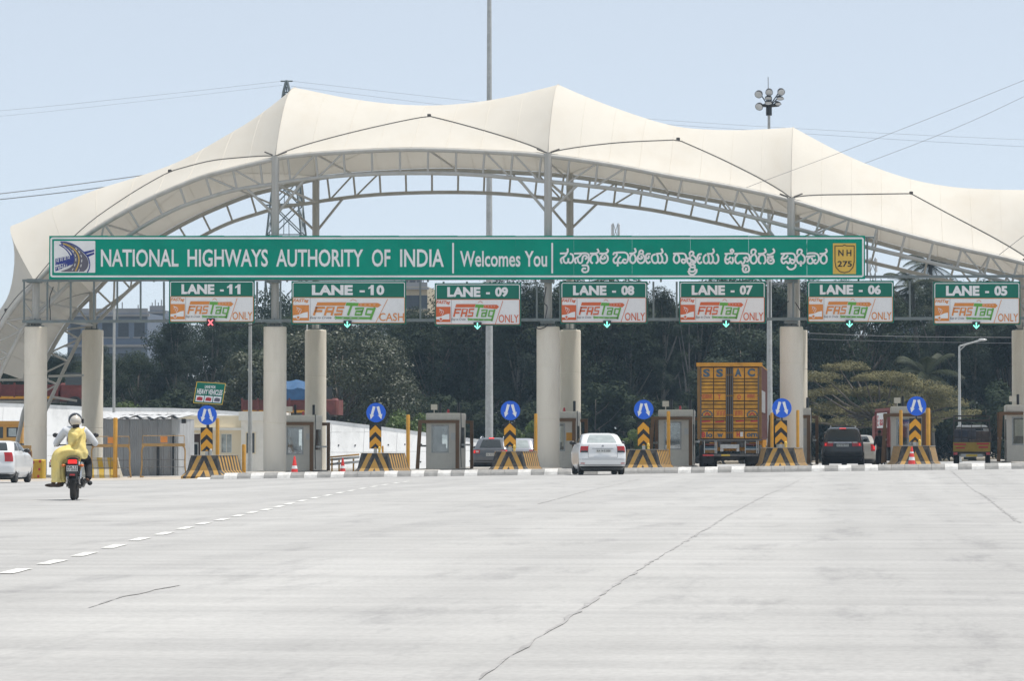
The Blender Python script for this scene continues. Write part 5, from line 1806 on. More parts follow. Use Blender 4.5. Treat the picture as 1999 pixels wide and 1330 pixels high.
cb = pc.shell(pcab).build('cab', M['whitepaint'], pk, smooth=True, angle=38)
pc.patch(pcab, 1, 11, 1.25, 1.7, 0.006, 10, 3).build('cab_rear_window', M['darkglass'], pk, smooth=True)
pc.patch(pcab, 18, 28, 1.22, 1.7, 0.006, 8, 3, taper=0.6).build('side_window', M['darkglass'], pk, smooth=True)
lq = pc.NR + pc.NC * 3 + pc.NS + pc.NF
pc.patch(pcab, lq + 6, lq + 17, 1.22, 1.7, 0.006, 8, 3, taper=0.6).build('side_window', M['darkglass'], pk, smooth=True)
for sg in (-1, 1):
    mb = MB()
    mb.bbox(sg * 1.02 - 0.09, sg * 1.02 + 0.09, 3.3, 3.38, 1.15, 1.42, 0.02)
    mb.tube([(sg * 0.78, 3.34, 1.2), (sg * 1.02, 3.34, 1.22)], 0.02, 6)
    mb.build('mirror', M['blackmetal'], pk)
    mb = MB()
    mb.bbox(sg * 0.72 - 0.09, sg * 0.72 + 0.09, -0.03, 0.0, 0.52, 0.63, 0.01)
    mb.build('tail_lamp', M['tail'], pk)
for (x, y) in ((0.7, 0.95), (0.7, 3.9)):
    for sg in (-1, 1):
        wheel(pk, sg * x, y, 0.34, 0.22)
mb = MB()
mb.bbox(-0.5, 0.5, -0.10, -0.02, 0.42, 0.56, 0.02)
mb.build('bumper', M['galv'], pk)
mb = MB()
mb.box(-0.25, 0.25, -0.108, -0.101, 0.44, 0.54)
mb.build('number_plate', M['plateyellow'], pk)
for k, (x, y, z, s_) in enumerate(((-0.45, 0.5, 0.66, 0.55), (0.12, 0.6, 0.66, 0.5), (0.55, 0.5, 0.66, 0.42), (-0.3, 1.5, 0.66, 0.95), (0.4, 1.6, 0.66, 0.85), (-0.35, 0.6, 1.20, 0.36))):
    t2 = tag(MB().bbox(-s_ / 2, s_ / 2, -s_ * 0.4, s_ * 0.4, 0, s_, 0.05).build('cargo_sack', mat('sack_%d' % (k % 3), [(0.10, 0.10, 0.12), (0.13, 0.10, 0.09), (0.06, 0.07, 0.10)][k % 3], 0.8, var=0.3)),
             'bulky wrapped sack loaded in the caged pickup bed', 'sack', 'sacks in the pickup bed')
    base = BASE[pk.name] @ Vector((x, y, z))
    t2.location = base
    t2.rotation_euler = (0, 0, R(-2))

# ================================================================== RED LORRY BEYOND THE LANE 06/05 BOOTH
rl = thing('red_lorry', 'rusty red lorry with a white side banner beyond the booth at lane 05', 'truck', gpt(1748, 184), R(6.5))
M['lorryred'] = mat('lorry_red', (0.22, 0.045, 0.035), 0.65, var=0.25, scale=3, dirt=(0.12, 0.06, 0.04), dirt_amt=0.5)
mb = MB()
mb.box(-0.3, 1.55, 0, 6.0, 0.9, 2.85)
mb.build('cargo_body', M['lorryred'], rl)
for k in range(10):
    mb = MB()
    y = 0.25 + 0.6 * k
    mb.box(-0.36, -0.301, y, y + 0.09, 0.9, 2.70)
    mb.build('body_stake', M['lorryred'], rl)
for k in range(6):
    mb = MB()
    z = 1.0 + 0.3 * k
    mb.box(-0.345, -0.302, 0, 6.0, z, z + 0.03)
    mb.build('side_board', M['lorryred'], rl)
mb = MB()
mb.box(-0.375, -0.362, 0.4, 4.6, 1.86, 2.62)
ban = mb.build('side_banner', M['white'], rl)
mb = MB()
def side_text(key, y0, y1, z0, z1):
    vv, ff = T[key]
    mb.add([(-0.38, y1 + (y0 - y1) * u, z0 + (z1 - z0) * v) for u, v in vv], ff)
side_text('E', 3.9, 4.4, 1.95, 2.5)
side_text('as', 2.0, 3.4, 1.98, 2.3)
side_text('ld', 0.6, 1.7, 1.95, 2.5)
mb.build('banner_lettering', M['redprint'], ban)
for y in (1.2, 2.4, 6.5):
    for x in (-0.15, 1.4):
        wheel(rl, x, y, 0.48, 0.28, rim=False)
mb = MB()
mb.bbox(-0.25, 1.5, 6.1, 7.8, 0.7, 2.5, 0.1)
mb.build('cab', M['lorryred'], rl)
mb = MB()
mb.box(0.0, 1.3, 0.05, 6.9, 0.5, 0.895)
mb.build('chassis', M['dirtysteel'], rl)

# ================================================================== SKINNED FIGURES
def skinned(name, verts, edges, radii, m, parent, root=0, sub=2):
    """a continuous body grown over a posed skeleton"""
    me = bpy.data.meshes.new(name)
    me.from_pydata(verts, edges, [])
    o = bpy.data.objects.new(name, me)
    COL.objects.link(o)
    sk = o.modifiers.new('skin', 'SKIN')
    lay = me.skin_vertices[0].data if me.skin_vertices else None
    if lay is None:
        bpy.context.view_layer.objects.active = o
        bpy.ops.object.modifier_remove(modifier='skin')
        sk = o.modifiers.new('skin', 'SKIN')
        bm = bmesh.new()
        bm.from_mesh(me)
        bm.verts.layers.skin.verify()
        bm.to_mesh(me)
        bm.free()
        lay = me.skin_vertices[0].data
    for i, r in enumerate(radii):
        lay[i].radius = r if isinstance(r, tuple) else (r, r)
        lay[i].use_root = (i == root)
    sk.use_smooth_shade = True
    sb = o.modifiers.new('sub', 'SUBSURF')
    sb.levels = sub
    sb.render_levels = sub
    dg = bpy.context.evaluated_depsgraph_get()
    dg.update()
    me2 = bpy.data.meshes.new_from_object(o.evaluated_get(dg))
    bpy.data.objects.remove(o)
    me2.materials.clear()
    me2.materials.append(m)
    o2 = bpy.data.objects.new(name, me2)
    COL.objects.link(o2)
    o2.parent = parent
    return o2
def chain(*pts):
    return list(pts)
def body_from(chains):
    """chains of (point, radius); a chain may start at an index of an earlier vertex"""
    V, E, Rr = [], [], []
    ids = {}
    for nm, start, pts in chains:
        prev = ids.get(start) if start else None
        for k, (p, r) in enumerate(pts):
            V.append(p)
            Rr.append(r)
            i = len(V) - 1
            if prev is not None:
                E.append((prev, i))
            prev = i
            ids['%s%d' % (nm, k)] = i
    return V, E, Rr
def loft(mb, rings, n=20, mi=0, fold=0.0, seed=0, caps=True):
    """rings: (centre, rx, ry, axis dir) lofted with small cloth folds"""
    rr = random.Random(seed)
    ph = [rr.uniform(0, 6.28) for _ in range(4)]
    P = []
    m = len(rings)
    for i, (c, rx, ry, d) in enumerate(rings):
        d = Vector(d).normalized()
        a = Vector((1, 0, 0)) if abs(d.x) < 0.8 else Vector((0, 0, 1))
        a = (a - d * a.dot(d)).normalized()
        b = d.cross(a)
        row = []
        for k in range(n):
            t = 2 * math.pi * k / n
            f = 1 + fold * (math.sin(5 * t + ph[0] + i * 0.9) * 0.6 + math.sin(8 * t + ph[1] - i * 1.3) * 0.4)
            row.append(Vector(c) + a * (rx * f * math.cos(t)) + b * (ry * f * math.sin(t)))
        P.append(row)
    mb.grid(P, True, mi)
    if caps:
        mb.poly(P[0][::-1])
        mb.poly(P[-1])
    return mb
M['skin'] = mat('skin_brown', (0.14, 0.065, 0.035), 0.55, var=0.12, scale=8)
M['shirtwhite'] = mat('white_shirt', (0.66, 0.68, 0.71), 0.85, var=0.06, scale=7, bump=0.3)
M['sariyellow'] = mat('yellow_sari', (0.76, 0.60, 0.20), 0.75, var=0.22, scale=5, bump=0.6, dirt=(0.78, 0.70, 0.36), dirt_scale=3, dirt_amt=0.7)
M['trouserdark'] = mat('dark_trousers', (0.018, 0.018, 0.022), 0.85, var=0.2, scale=7)
M['helmetblack'] = mat('black_helmet', (0.012, 0.012, 0.014), 0.18, coat=0.6)
M['helmetwhite'] = mat('cream_helmet', (0.55, 0.51, 0.45), 0.4, var=0.06)
M['shoe'] = mat('brown_shoe', (0.05, 0.03, 0.022), 0.6, var=0.2)
M['bikeblack'] = mat('bike_black', (0.014, 0.014, 0.015), 0.35, coat=0.3, dirt=(0.05, 0.045, 0.04), dirt_amt=0.3)
M['bikeamber'] = mat('amber_lens', (0.65, 0.15, 0.02), 0.25, coat=0.4)
M['hair'] = mat('black_hair', (0.012, 0.010, 0.009), 0.6)

# ------------------------------------------------------------------ motorcycle
YBK = 70.5
bg_ = groundhit(143, 977.5)
def motorcycle(loc, rotz, label, body='bikeblack', lit=True):
    t = thing('motorcycle', label, 'motorcycle', loc, rotz)
    for y, r, w_ in ((0.0, 0.30, 0.115), (1.28, 0.30, 0.09)):
        mb = MB()
        P = []
        n, k = 32, 10
        for i in range(n):
            a = 2 * math.pi * i / n
            row = []
            for j in range(k):
                b = 2 * math.pi * j / k
                rad = r - 0.055 + 0.055 * math.cos(b)
                row.append(Vector((w_ / 2 * math.sin(b), y + rad * math.cos(a), r + rad * math.sin(a))))
            P.append(row)
        P.append(P[0])
        mb.grid(P, True)
        wh = mb.build('wheel', M['tyre'], t, smooth=True)
        mb = MB()
        mb.lathe([(0.05, -0.07), (0.05, 0.07)], axis='X', n=12, c=(0, y, r))
        for s_ in range(6):
            a = 2 * math.pi * s_ / 6
            mb.tube([(0, y, r), (0, y + 0.235 * math.cos(a), r + 0.235 * math.sin(a))], 0.018, 6)
        mb.lathe([(0.225, -0.03), (0.245, -0.03), (0.245, 0.03), (0.225, 0.03)], axis='X', n=24, c=(0, y, r), close=False)
        mb.build('alloy_rim', M['bikeblack'], wh)
    mb = MB()          # rear mudguard and tail
    P = []
    for i in range(9):
        a = R(168 - 13 * i)
        rr = 0.36
        row = []
        for x in (-0.085, -0.075, 0, 0.075, 0.085):
            d = 0.03 if abs(x) > 0.08 else (0.012 if abs(x) > 0.05 else 0)
            row.append(Vector((x, (rr - d) * math.cos(a) * 0.98, 0.31 + (rr - d) * math.sin(a))))
        P.append(row)
    mb.grid(P)
    mb.bbox(-0.10, 0.10, -0.36, 0.1, 0.60, 0.78, 0.03)
    mb.build('tail_unit', M[body], t, smooth=True, angle=35)
    mb = MB()
    mb.bbox(-0.085, 0.085, -0.40, -0.365, 0.70, 0.775, 0.02)
    mb.build('tail_lamp', M['taillit'] if lit else M['tail'], t)
    mb = MB()
    mb.box(-0.11, 0.10, -0.395, -0.385, 0.555, 0.665)
    pl = mb.build('number_plate', M['plate'], t)
    mb = MB()
    for key, z0, z1 in (('bp1', 0.615, 0.655), ('bp2', 0.565, 0.605)):
        vv, ff = T[key]
        mb.add([(-0.095 + 0.18 * u, -0.399, z0 + (z1 - z0) * v) for u, v in vv], ff)
    mb.build('plate_lettering', M['blackprint'], pl)
    mb = MB()
    mb.bbox(-0.13, 0.12, -0.384, -0.372, 0.46, 0.68, 0.02)
    mb.build('plate_holder', M['bikeblack'], t)
    mb = MB()
    mb.box(-0.05, 0.05, -0.40, -0.387, 0.475, 0.505)
    mb.build('rear_reflector', M['tail'], t)
    for sg in (-1, 1):
        mb = MB()
        mb.tube([(sg * 0.09, -0.26, 0.66), (sg * 0.15, -0.28, 0.665)], 0.012, 6)
        mb.ellipsoid((sg * 0.175, -0.29, 0.665), (0.04, 0.03, 0.028), 10, 6)
        mb.build('indicator', M['bikeamber'], t, smooth=True)
        mb = MB()
        mb.tube([(sg * 0.12, -0.02, 0.31), (sg * 0.13, 0.12, 0.66)], 0.028, 8)
        mb.build('shock_absorber', M['chrome'], t, smooth=True)
        mb = MB()
        mb.tube([(sg * 0.06, 0.0, 0.30), (sg * 0.09, 0.5, 0.36)], 0.025, 8)
        mb.build('swing_arm', M['bikeblack'], t, smooth=True)
        mb = MB()
        mb.tube([(sg * 0.08, 1.28, 0.3), (sg * 0.09, 1.02, 1.0)], 0.024, 8)
        mb.build('fork_leg', M['chrome'], t, smooth=True)
        mb = MB()
        mb.tube([(sg * 0.05, 1.0, 1.0), (sg * 0.2, 0.95, 1.06), (sg * 0.38, 0.84, 1.05)], 0.014, 8)
        mb.build('handlebar', M['blackmetal'], t, smooth=True)
        mb = MB()
        mb.tube([(sg * 0.30, 0.88, 1.06), (sg * 0.36, 0.90, 1.2), (sg * 0.38, 0.9, 1.22)], 0.008, 6)
        mb.ellipsoid((sg * 0.385, 0.89, 1.245), (0.06, 0.03, 0.045), 14, 8)
        mb.build('mirror', M['blackmetal'], t, smooth=True)
        mb = MB()
        mb.tube([(sg * 0.10, 0.40, 0.33), (sg * 0.24, 0.40, 0.33)], 0.014, 6)
        mb.tube([(sg * 0.10, 0.12, 0.36), (sg * 0.26, 0.12, 0.36)], 0.014, 6)
        mb.build('foot_peg', M['blackmetal'], t, smooth=True)
        mb = MB()
        mb.tube([(sg * 0.12, 0.86, 0.85), (sg * 0.30, 0.92, 0.6), (sg * 0.30, 0.92, 0.45), (sg * 0.12, 0.8, 0.3)], 0.013, 6)
        mb.build('crash_guard', M['chrome'], t, smooth=True)
    mb = MB()
    loft(mb, [((0, -0.28, 0.79), 0.10, 0.03, (0, 1, 0.1)), ((0, -0.1, 0.81), 0.13, 0.045, (0, 1, 0)), ((0, 0.2, 0.80), 0.135, 0.05, (0, 1, 0)), ((0, 0.55, 0.79), 0.12, 0.05, (0, 1, 0))], n=14)
    mb.build('seat', M['bikeblack'], t, smooth=True, angle=50)
    mb = MB()
    loft(mb, [((0, 0.5, 0.82), 0.09, 0.09, (0, 1, 0)), ((0, 0.65, 0.86), 0.14, 0.13, (0, 1, 0)), ((0, 0.85, 0.88), 0.15, 0.14, (0, 1, 0)), ((0, 1.0, 0.86), 0.08, 0.09, (0, 1, 0))], n=16)
    mb.build('fuel_tank', M[body], t, smooth=True, angle=50)
    mb = MB()
    mb.bbox(-0.12, 0.12, 0.45, 0.85, 0.22, 0.62, 0.05)
    mb.bbox(-0.16, 0.16, 0.5, 0.75, 0.25, 0.42, 0.05)
    mb.build('engine', M['dirtysteel'], t)
    mb = MB()
    mb.tube([(0.12, 0.75, 0.3), (0.17, 0.4, 0.27), (0.19, 0.0, 0.33), (0.20, -0.3, 0.40)], 0.04, 10, radii=[0.025, 0.03, 0.05, 0.045])
    mb.build('exhaust', M['blackmetal'], t, smooth=True)
    mb = MB()
    mb.lathe([(0.02, 1.12), (0.09, 1.14), (0.10, 1.06), (0.06, 1.0)], axis='Y', n=16, c=(0, 0.02, 0.95))
    mb.build('headlamp', M['blackmetal'], t, smooth=True)
    mb = MB()
    P = []
    for i in range(8):
        a = R(20 + 18 * i)
        P.append([Vector((x, 1.28 + 0.34 * math.cos(a), 0.3 + (0.34 - (0.02 if abs(x) > 0.04 else 0)) * math.sin(a))) for x in (-0.06, -0.04, 0.04, 0.06)])
    mb.grid(P)
    mb.build('front_mudguard', M[body], t, smooth=True)
    return t
bike = motorcycle((bg_.x, bg_.y, 0.0 + gz(bg_.x, bg_.y)), R(9.5), 'black motorcycle with a lit tail lamp ridden up the open road')
BM = BASE[bike.name]
def on_bike(label, name='person', cat='person'):
    o = thing(name, label, cat, BM.translation, R(9.5))
    return o
# rider
rd = on_bike('motorcycle rider in a white shirt, dark trousers and black helmet')
V, E, Rr = body_from([
    ('p', None, [((0, 0.50, 0.90), 0.13), ((0, 0.52, 1.05), 0.125), ((0, 0.57, 1.22), 0.14), ((0, 0.60, 1.34), 0.11), ((0, 0.62, 1.42), 0.055), ((0, 0.64, 1.50), 0.085), ((0, 0.65, 1.58), 0.075)]),
    ('al', 'p3', [((-0.17, 0.60, 1.33), 0.062), ((-0.27, 0.66, 1.22), 0.05), ((-0.36, 0.74, 1.08), 0.042), ((-0.36, 0.84, 1.06), 0.033)]),
    ('ar', 'p3', [((0.17, 0.60, 1.33), 0.062), ((0.28, 0.66, 1.22), 0.05), ((0.38, 0.74, 1.08), 0.042), ((0.37, 0.84, 1.06), 0.033)]),
    ('ll', 'p0', [((-0.10, 0.55, 0.87), 0.095), ((-0.20, 0.85, 0.78), 0.07), ((-0.22, 0.62, 0.50), 0.05), ((-0.20, 0.48, 0.38), 0.038), ((-0.24, 0.58, 0.34), 0.035)]),
    ('lr', 'p0', [((0.10, 0.55, 0.87), 0.095), ((0.22, 0.85, 0.78), 0.07), ((0.26, 0.62, 0.50), 0.05), ((0.24, 0.45, 0.38), 0.038), ((0.28, 0.55, 0.34), 0.035)])])
skinned('body', V, E, Rr, M['skin'], rd)
V, E, Rr = body_from([
    ('p', None, [((0, 0.49, 0.86), 0.165), ((0, 0.51, 1.02), 0.165), ((0, 0.56, 1.20), 0.175), ((0, 0.59, 1.34), 0.135), ((0, 0.61, 1.40), 0.07)]),
    ('al', 'p3', [((-0.18, 0.59, 1.33), 0.088), ((-0.28, 0.66, 1.21), 0.078), ((-0.37, 0.74, 1.08), 0.066), ((-0.365, 0.80, 1.07), 0.055)]),
    ('ar', 'p3', [((0.18, 0.59, 1.33), 0.088), ((0.29, 0.66, 1.21), 0.078), ((0.39, 0.74, 1.08), 0.066), ((0.375, 0.80, 1.07), 0.055)])])
skinned('shirt', V, E, Rr, M['shirtwhite'], rd)
V, E, Rr = body_from([
    ('p', None, [((0, 0.50, 0.86), 0.15), ((0, 0.52, 0.96), 0.14)]),
    ('ll', 'p0', [((-0.11, 0.57, 0.85), 0.115), ((-0.21, 0.84, 0.77), 0.09), ((-0.23, 0.62, 0.50), 0.07), ((-0.21, 0.48, 0.40), 0.06)]),
    ('lr', 'p0', [((0.11, 0.57, 0.85), 0.115), ((0.23, 0.84, 0.77), 0.09), ((0.27, 0.62, 0.50), 0.075), ((0.26, 0.46, 0.40), 0.065)])])
skinned('trousers', V, E, Rr, M['trouserdark'], rd)
for sg, x in ((-1, -0.24), (1, 0.29)):
    mb = MB()
    mb.ellipsoid((x, 0.52, 0.325), (0.05, 0.14, 0.045), 14, 8)
    mb.build('shoe', M['trouserdark'], rd, smooth=True)
    # gripping hand
    V, E, Rr = body_from([('h', None, [((sg * 0.37, 0.80, 1.07), 0.03), ((sg * 0.375, 0.86, 1.075), 0.034)])] +
                         [('f%d' % k, 'h1', [((sg * (0.345 + 0.02 * k), 0.90, 1.07), 0.011), ((sg * (0.345 + 0.02 * k), 0.905, 1.04), 0.010), ((sg * (0.345 + 0.02 * k), 0.875, 1.025), 0.009)]) for k in range(4)] +
                         [('t', 'h1', [((sg * 0.33, 0.86, 1.05), 0.011), ((sg * 0.325, 0.88, 1.03), 0.010)])])
    skinned('hand', V, E, Rr, M['skin'], rd)
mb = MB()
mb.ellipsoid((0, 0.64, 1.54), (0.135, 0.15, 0.135), 24, 16, z0=-0.85)
mb.build('helmet', M['helmetblack'], rd, smooth=True)
mb = MB()
mb.ellipsoid((0, 0.73, 1.53), (0.11, 0.07, 0.06), 18, 8)
mb.build('visor', M['darkglass'], rd, smooth=True)
mb = MB()
mb.bbox(0.13, 0.165, 0.62, 0.7, 1.47, 1.56, 0.01)
mb.build('helmet_camera', M['blackmetal'], rd)
# pillion, sitting side-saddle
pi_ = on_bike('pillion passenger in a yellow sari and cream helmet sitting side-saddle')
V, E, Rr = body_from([
    ('p', None, [((0.05, 0.12, 0.90), 0.14), ((0.06, 0.14, 1.06), 0.115), ((0.06, 0.17, 1.20), 0.12), ((0.05, 0.20, 1.31), 0.10), ((0.04, 0.22, 1.39), 0.05), ((0.03, 0.23, 1.47), 0.078), ((0.03, 0.24, 1.55), 0.07)]),
    ('al', 'p3', [((-0.05, 0.24, 1.28), 0.045), ((-0.11, 0.32, 1.14), 0.042), ((-0.05, 0.42, 1.08), 0.033)]),
    ('ar', 'p3', [((0.15, 0.24, 1.28), 0.045), ((0.21, 0.30, 1.12), 0.042), ((0.14, 0.42, 1.08), 0.033)]),
    ('ll', 'p0', [((-0.10, 0.14, 0.88), 0.085), ((-0.31, 0.14, 0.78), 0.06), ((-0.33, 0.14, 0.52), 0.045), ((-0.35, 0.12, 0.36), 0.036), ((-0.42, 0.12, 0.31), 0.034)]),
    ('lr', 'p0', [((-0.08, 0.06, 0.88), 0.085), ((-0.29, 0.06, 0.77), 0.06), ((-0.25, 0.04, 0.50), 0.045), ((-0.24, 0.0, 0.36), 0.036), ((-0.30, 0.0, 0.30), 0.034)])])
skinned('body', V, E, Rr, M['skin'], pi_)
mb = MB()
BD = [((0.05, 0.12, 0.80), 0.19, 0.17), ((0.055, 0.12, 0.90), 0.205, 0.18), ((0.06, 0.13, 1.00), 0.175, 0.155), ((0.06, 0.15, 1.12), 0.155, 0.14), ((0.055, 0.18, 1.25), 0.16, 0.13), ((0.05, 0.20, 1.33), 0.14, 0.10), ((0.04, 0.21, 1.38), 0.075, 0.07)]
BC = crom([Vector(c) for c, a_, b_ in BD], 5)
BR = crom([Vector((a_, b_, 0)) for c, a_, b_ in BD], 5)
P = []
for i, (c, r_) in enumerate(zip(BC, BR)):
    row = []
    for k in range(56):
        t_ = 2 * math.pi * k / 56
        f_ = 1 + 0.05 * math.sin(4 * t_ + i * 0.45) + 0.04 * abs(math.sin(5 * t_ + i * 0.3)) + 0.02 * math.sin(9 * t_ - i * 0.6)
        row.append(c + Vector((r_.x * f_ * math.cos(t_), r_.y * f_ * math.sin(t_), 0.01 * math.sin(3 * t_ + i))))
    P.append(row)
mb.grid(P, True)
mb.poly(P[0][::-1])
mb.poly(P[-1])
mb.build('sari_bodice', M['sariyellow'], pi_, smooth=True)
mb = MB()
SK = [((0.12, 0.10, 0.88), 0.13, (1, 0, 0.1)), ((0.0, 0.10, 0.90), 0.165, (1, 0, 0.05)), ((-0.13, 0.10, 0.885), 0.165, (1, 0, 0.3)), ((-0.25, 0.10, 0.82), 0.16, (0.8, 0, 0.7)), ((-0.285, 0.10, 0.70), 0.15, (0.3, 0, 1)), ((-0.285, 0.09, 0.58), 0.135, (0.05, 0, 1)), ((-0.28, 0.085, 0.47), 0.135, (0, 0, 1)), ((-0.275, 0.08, 0.39), 0.145, (0, 0, 1)), ((-0.27, 0.08, 0.345), 0.15, (0, 0, 1))]
P = []
SC = crom([Vector(c) for c, r_, d_ in SK], 5)
SR = [v.x for v in crom([Vector((r_, 0, 0)) for c, r_, d_ in SK], 5)]
SD = crom([Vector(d_) for c, r_, d_ in SK], 5)
for i, (c, r_, d_) in enumerate(zip(SC, SR, SD)):
    d_ = d_.normalized()
    a_ = Vector((0, 1, 0))
    b_ = d_.cross(a_).normalized()
    row = []
    fz = i / (len(SC) - 1)
    for k in range(64):
        t_ = 2 * math.pi * k / 64
        f_ = 1 + 0.05 * math.sin(7 * t_ + i * 0.16) + (0.02 + 0.07 * fz) * abs(math.sin(6.5 * t_ - i * 0.05)) + 0.03 * math.sin(3 * t_ + i * 0.55)
        row.append(c + a_ * (r_ * 1.08 * f_ * math.cos(t_)) + b_ * (r_ * 0.95 * f_ * math.sin(t_)))
    P.append(row)
mb.grid(P, True)
mb.poly(P[0])
mb.poly(P[-1])
mb.build('sari_skirt', M['sariyellow'], pi_, smooth=True)
mb = MB()      # loose end thrown over the shoulder and round the hip
P = []
for i in range(15):
    t_ = i / 14
    c = Vector((0.16 - 0.26 * t_ ** 1.3, 0.05 - 0.11 * math.sin(math.pi * min(1, t_ * 1.2)) + 0.02, 1.36 - 0.46 * t_))
    row = []
    for k in range(9):
        u = (k / 8 - 0.5)
        wv = 0.018 * math.sin(k * 2.4 + i * 0.5)
        row.append(c + Vector((0.20 * u * (0.55 + 0.8 * t_), 0.05 * abs(u) * 2 - wv - 0.02, 0.10 * u * (1 - t_) + 0.16 * u * t_)))
    P.append(row)
mb.grid(P)
Pb = [[q + Vector((0, 0.008, 0)) for q in row] for row in P]
mb.grid([r_[::-1] for r_ in Pb])
mb.build('sari_drape', M['sariyellow'], pi_, smooth=True)
for (x, y) in ((-0.42, 0.12), (-0.31, -0.01)):
    mb = MB()
    mb.ellipsoid((x, y, 0.285), (0.13, 0.045, 0.036), 14, 8)
    mb.build('sandal', M['shoe'], pi_, smooth=True)
mb = MB()
mb.ellipsoid((0.03, 0.22, 1.515), (0.108, 0.125, 0.108), 22, 14, z0=-0.75)
mb.build('helmet', M['helmetwhite'], pi_, smooth=True)
mb = MB()
mb.ellipsoid((0.035, 0.18, 1.42), (0.07, 0.06, 0.07), 14, 8)
mb.build('hair', M['hair'], pi_, smooth=True)

# ------------------------------------------------------------------ standing people
def standing(loc, rotz, label, h=1.7, shirt='trouserdark', trouser='trouserdark', lean=0.0):
    t = thing('person', label, 'person', loc, rotz)
    k = h / 1.7
    def s(p):
        return (p[0] * k, (p[1] + lean * max(0, p[2] - 0.9)) * k, p[2] * k)
    V, E, Rr = body_from([
        ('p', None, [(s((0, 0, 0.90)), 0.12), (s((0, 0, 1.05)), 0.11), (s((0, 0, 1.22)), 0.125), (s((0, 0, 1.38)), 0.09), (s((0, 0, 1.46)), 0.05), (s((0, 0.01, 1.54)), 0.08), (s((0, 0.01, 1.63)), 0.07)]),
        ('al', 'p3', [(s((-0.17, 0, 1.38)), 0.055), (s((-0.22, 0.03, 1.12)), 0.042), (s((-0.16, 0.20, 0.98)), 0.034), (s((-0.12, 0.27, 1.0)), 0.028)]),
        ('ar', 'p3', [(s((0.17, 0, 1.38)), 0.055), (s((0.22, 0.0, 1.12)), 0.042), (s((0.22, 0.05, 0.88)), 0.034), (s((0.21, 0.08, 0.80)), 0.028)]),
        ('ll', 'p0', [(s((-0.09, 0, 0.84)), 0.085), (s((-0.11, 0.02, 0.48)), 0.06), (s((-0.12, 0, 0.09)), 0.04), (s((-0.13, 0.10, 0.04)), 0.035)]),
        ('lr', 'p0', [(s((0.09, 0, 0.84)), 0.085), (s((0.11, 0.02, 0.48)), 0.06), (s((0.12, 0, 0.09)), 0.04), (s((0.14, 0.10, 0.04)), 0.035)])])
    skinned('body', V, E, Rr, M['skin'], t)
    V, E, Rr = body_from([
        ('p', None, [(s((0, 0, 0.84)), 0.15), (s((0, 0, 1.05)), 0.14), (s((0, 0, 1.22)), 0.15), (s((0, 0, 1.38)), 0.11), (s((0, 0, 1.44)), 0.06)]),
        ('al', 'p3', [(s((-0.17, 0, 1.38)), 0.075), (s((-0.22, 0.03, 1.12)), 0.06), (s((-0.17, 0.17, 0.99)), 0.05)]),
        ('ar', 'p3', [(s((0.17, 0, 1.38)), 0.075), (s((0.22, 0.0, 1.12)), 0.06), (s((0.22, 0.04, 0.92)), 0.05)])])
    skinned('shirt', V, E, Rr, M[shirt], t)
    V, E, Rr = body_from([
        ('p', None, [(s((0, 0, 0.88)), 0.14), (s((0, 0, 0.95)), 0.135)]),
        ('ll', 'p0', [(s((-0.09, 0, 0.82)), 0.105), (s((-0.11, 0.02, 0.48)), 0.085), (s((-0.12, 0, 0.10)), 0.07)]),
        ('lr', 'p0', [(s((0.09, 0, 0.82)), 0.105), (s((0.11, 0.02, 0.48)), 0.085), (s((0.12, 0, 0.10)), 0.07)])])
    skinned('trousers', V, E, Rr, M[trouser], t)
    mb = MB()
    mb.ellipsoid(s((0, -0.01, 1.62)), (0.088, 0.10, 0.085), 16, 10, z0=-0.5)
    mb.build('hair', M['hair'], t, smooth=True)
    for x in (-0.13, 0.13):
        mb = MB()
        mb.ellipsoid(s((x, 0.05, 0.05)), (0.05, 0.13, 0.05), 12, 8)
        mb.build('shoe', M['black'], t, smooth=True)
    return t
M['shirtgrey'] = mat('grey_shirt', (0.16, 0.17, 0.19), 0.85, var=0.15)
g = gpt(1717, 164)
standing((g.x, 164, g.z), R(35), 'person in dark clothes standing beside the red lorry and beige car', 1.64)
g = gpt(1609, 170)
standing((g.x, 170, g.z), R(-60), 'booth attendant leaning to the window of the dark sport utility', 1.62, 'trouserdark', 'shirtgrey', 0.12)

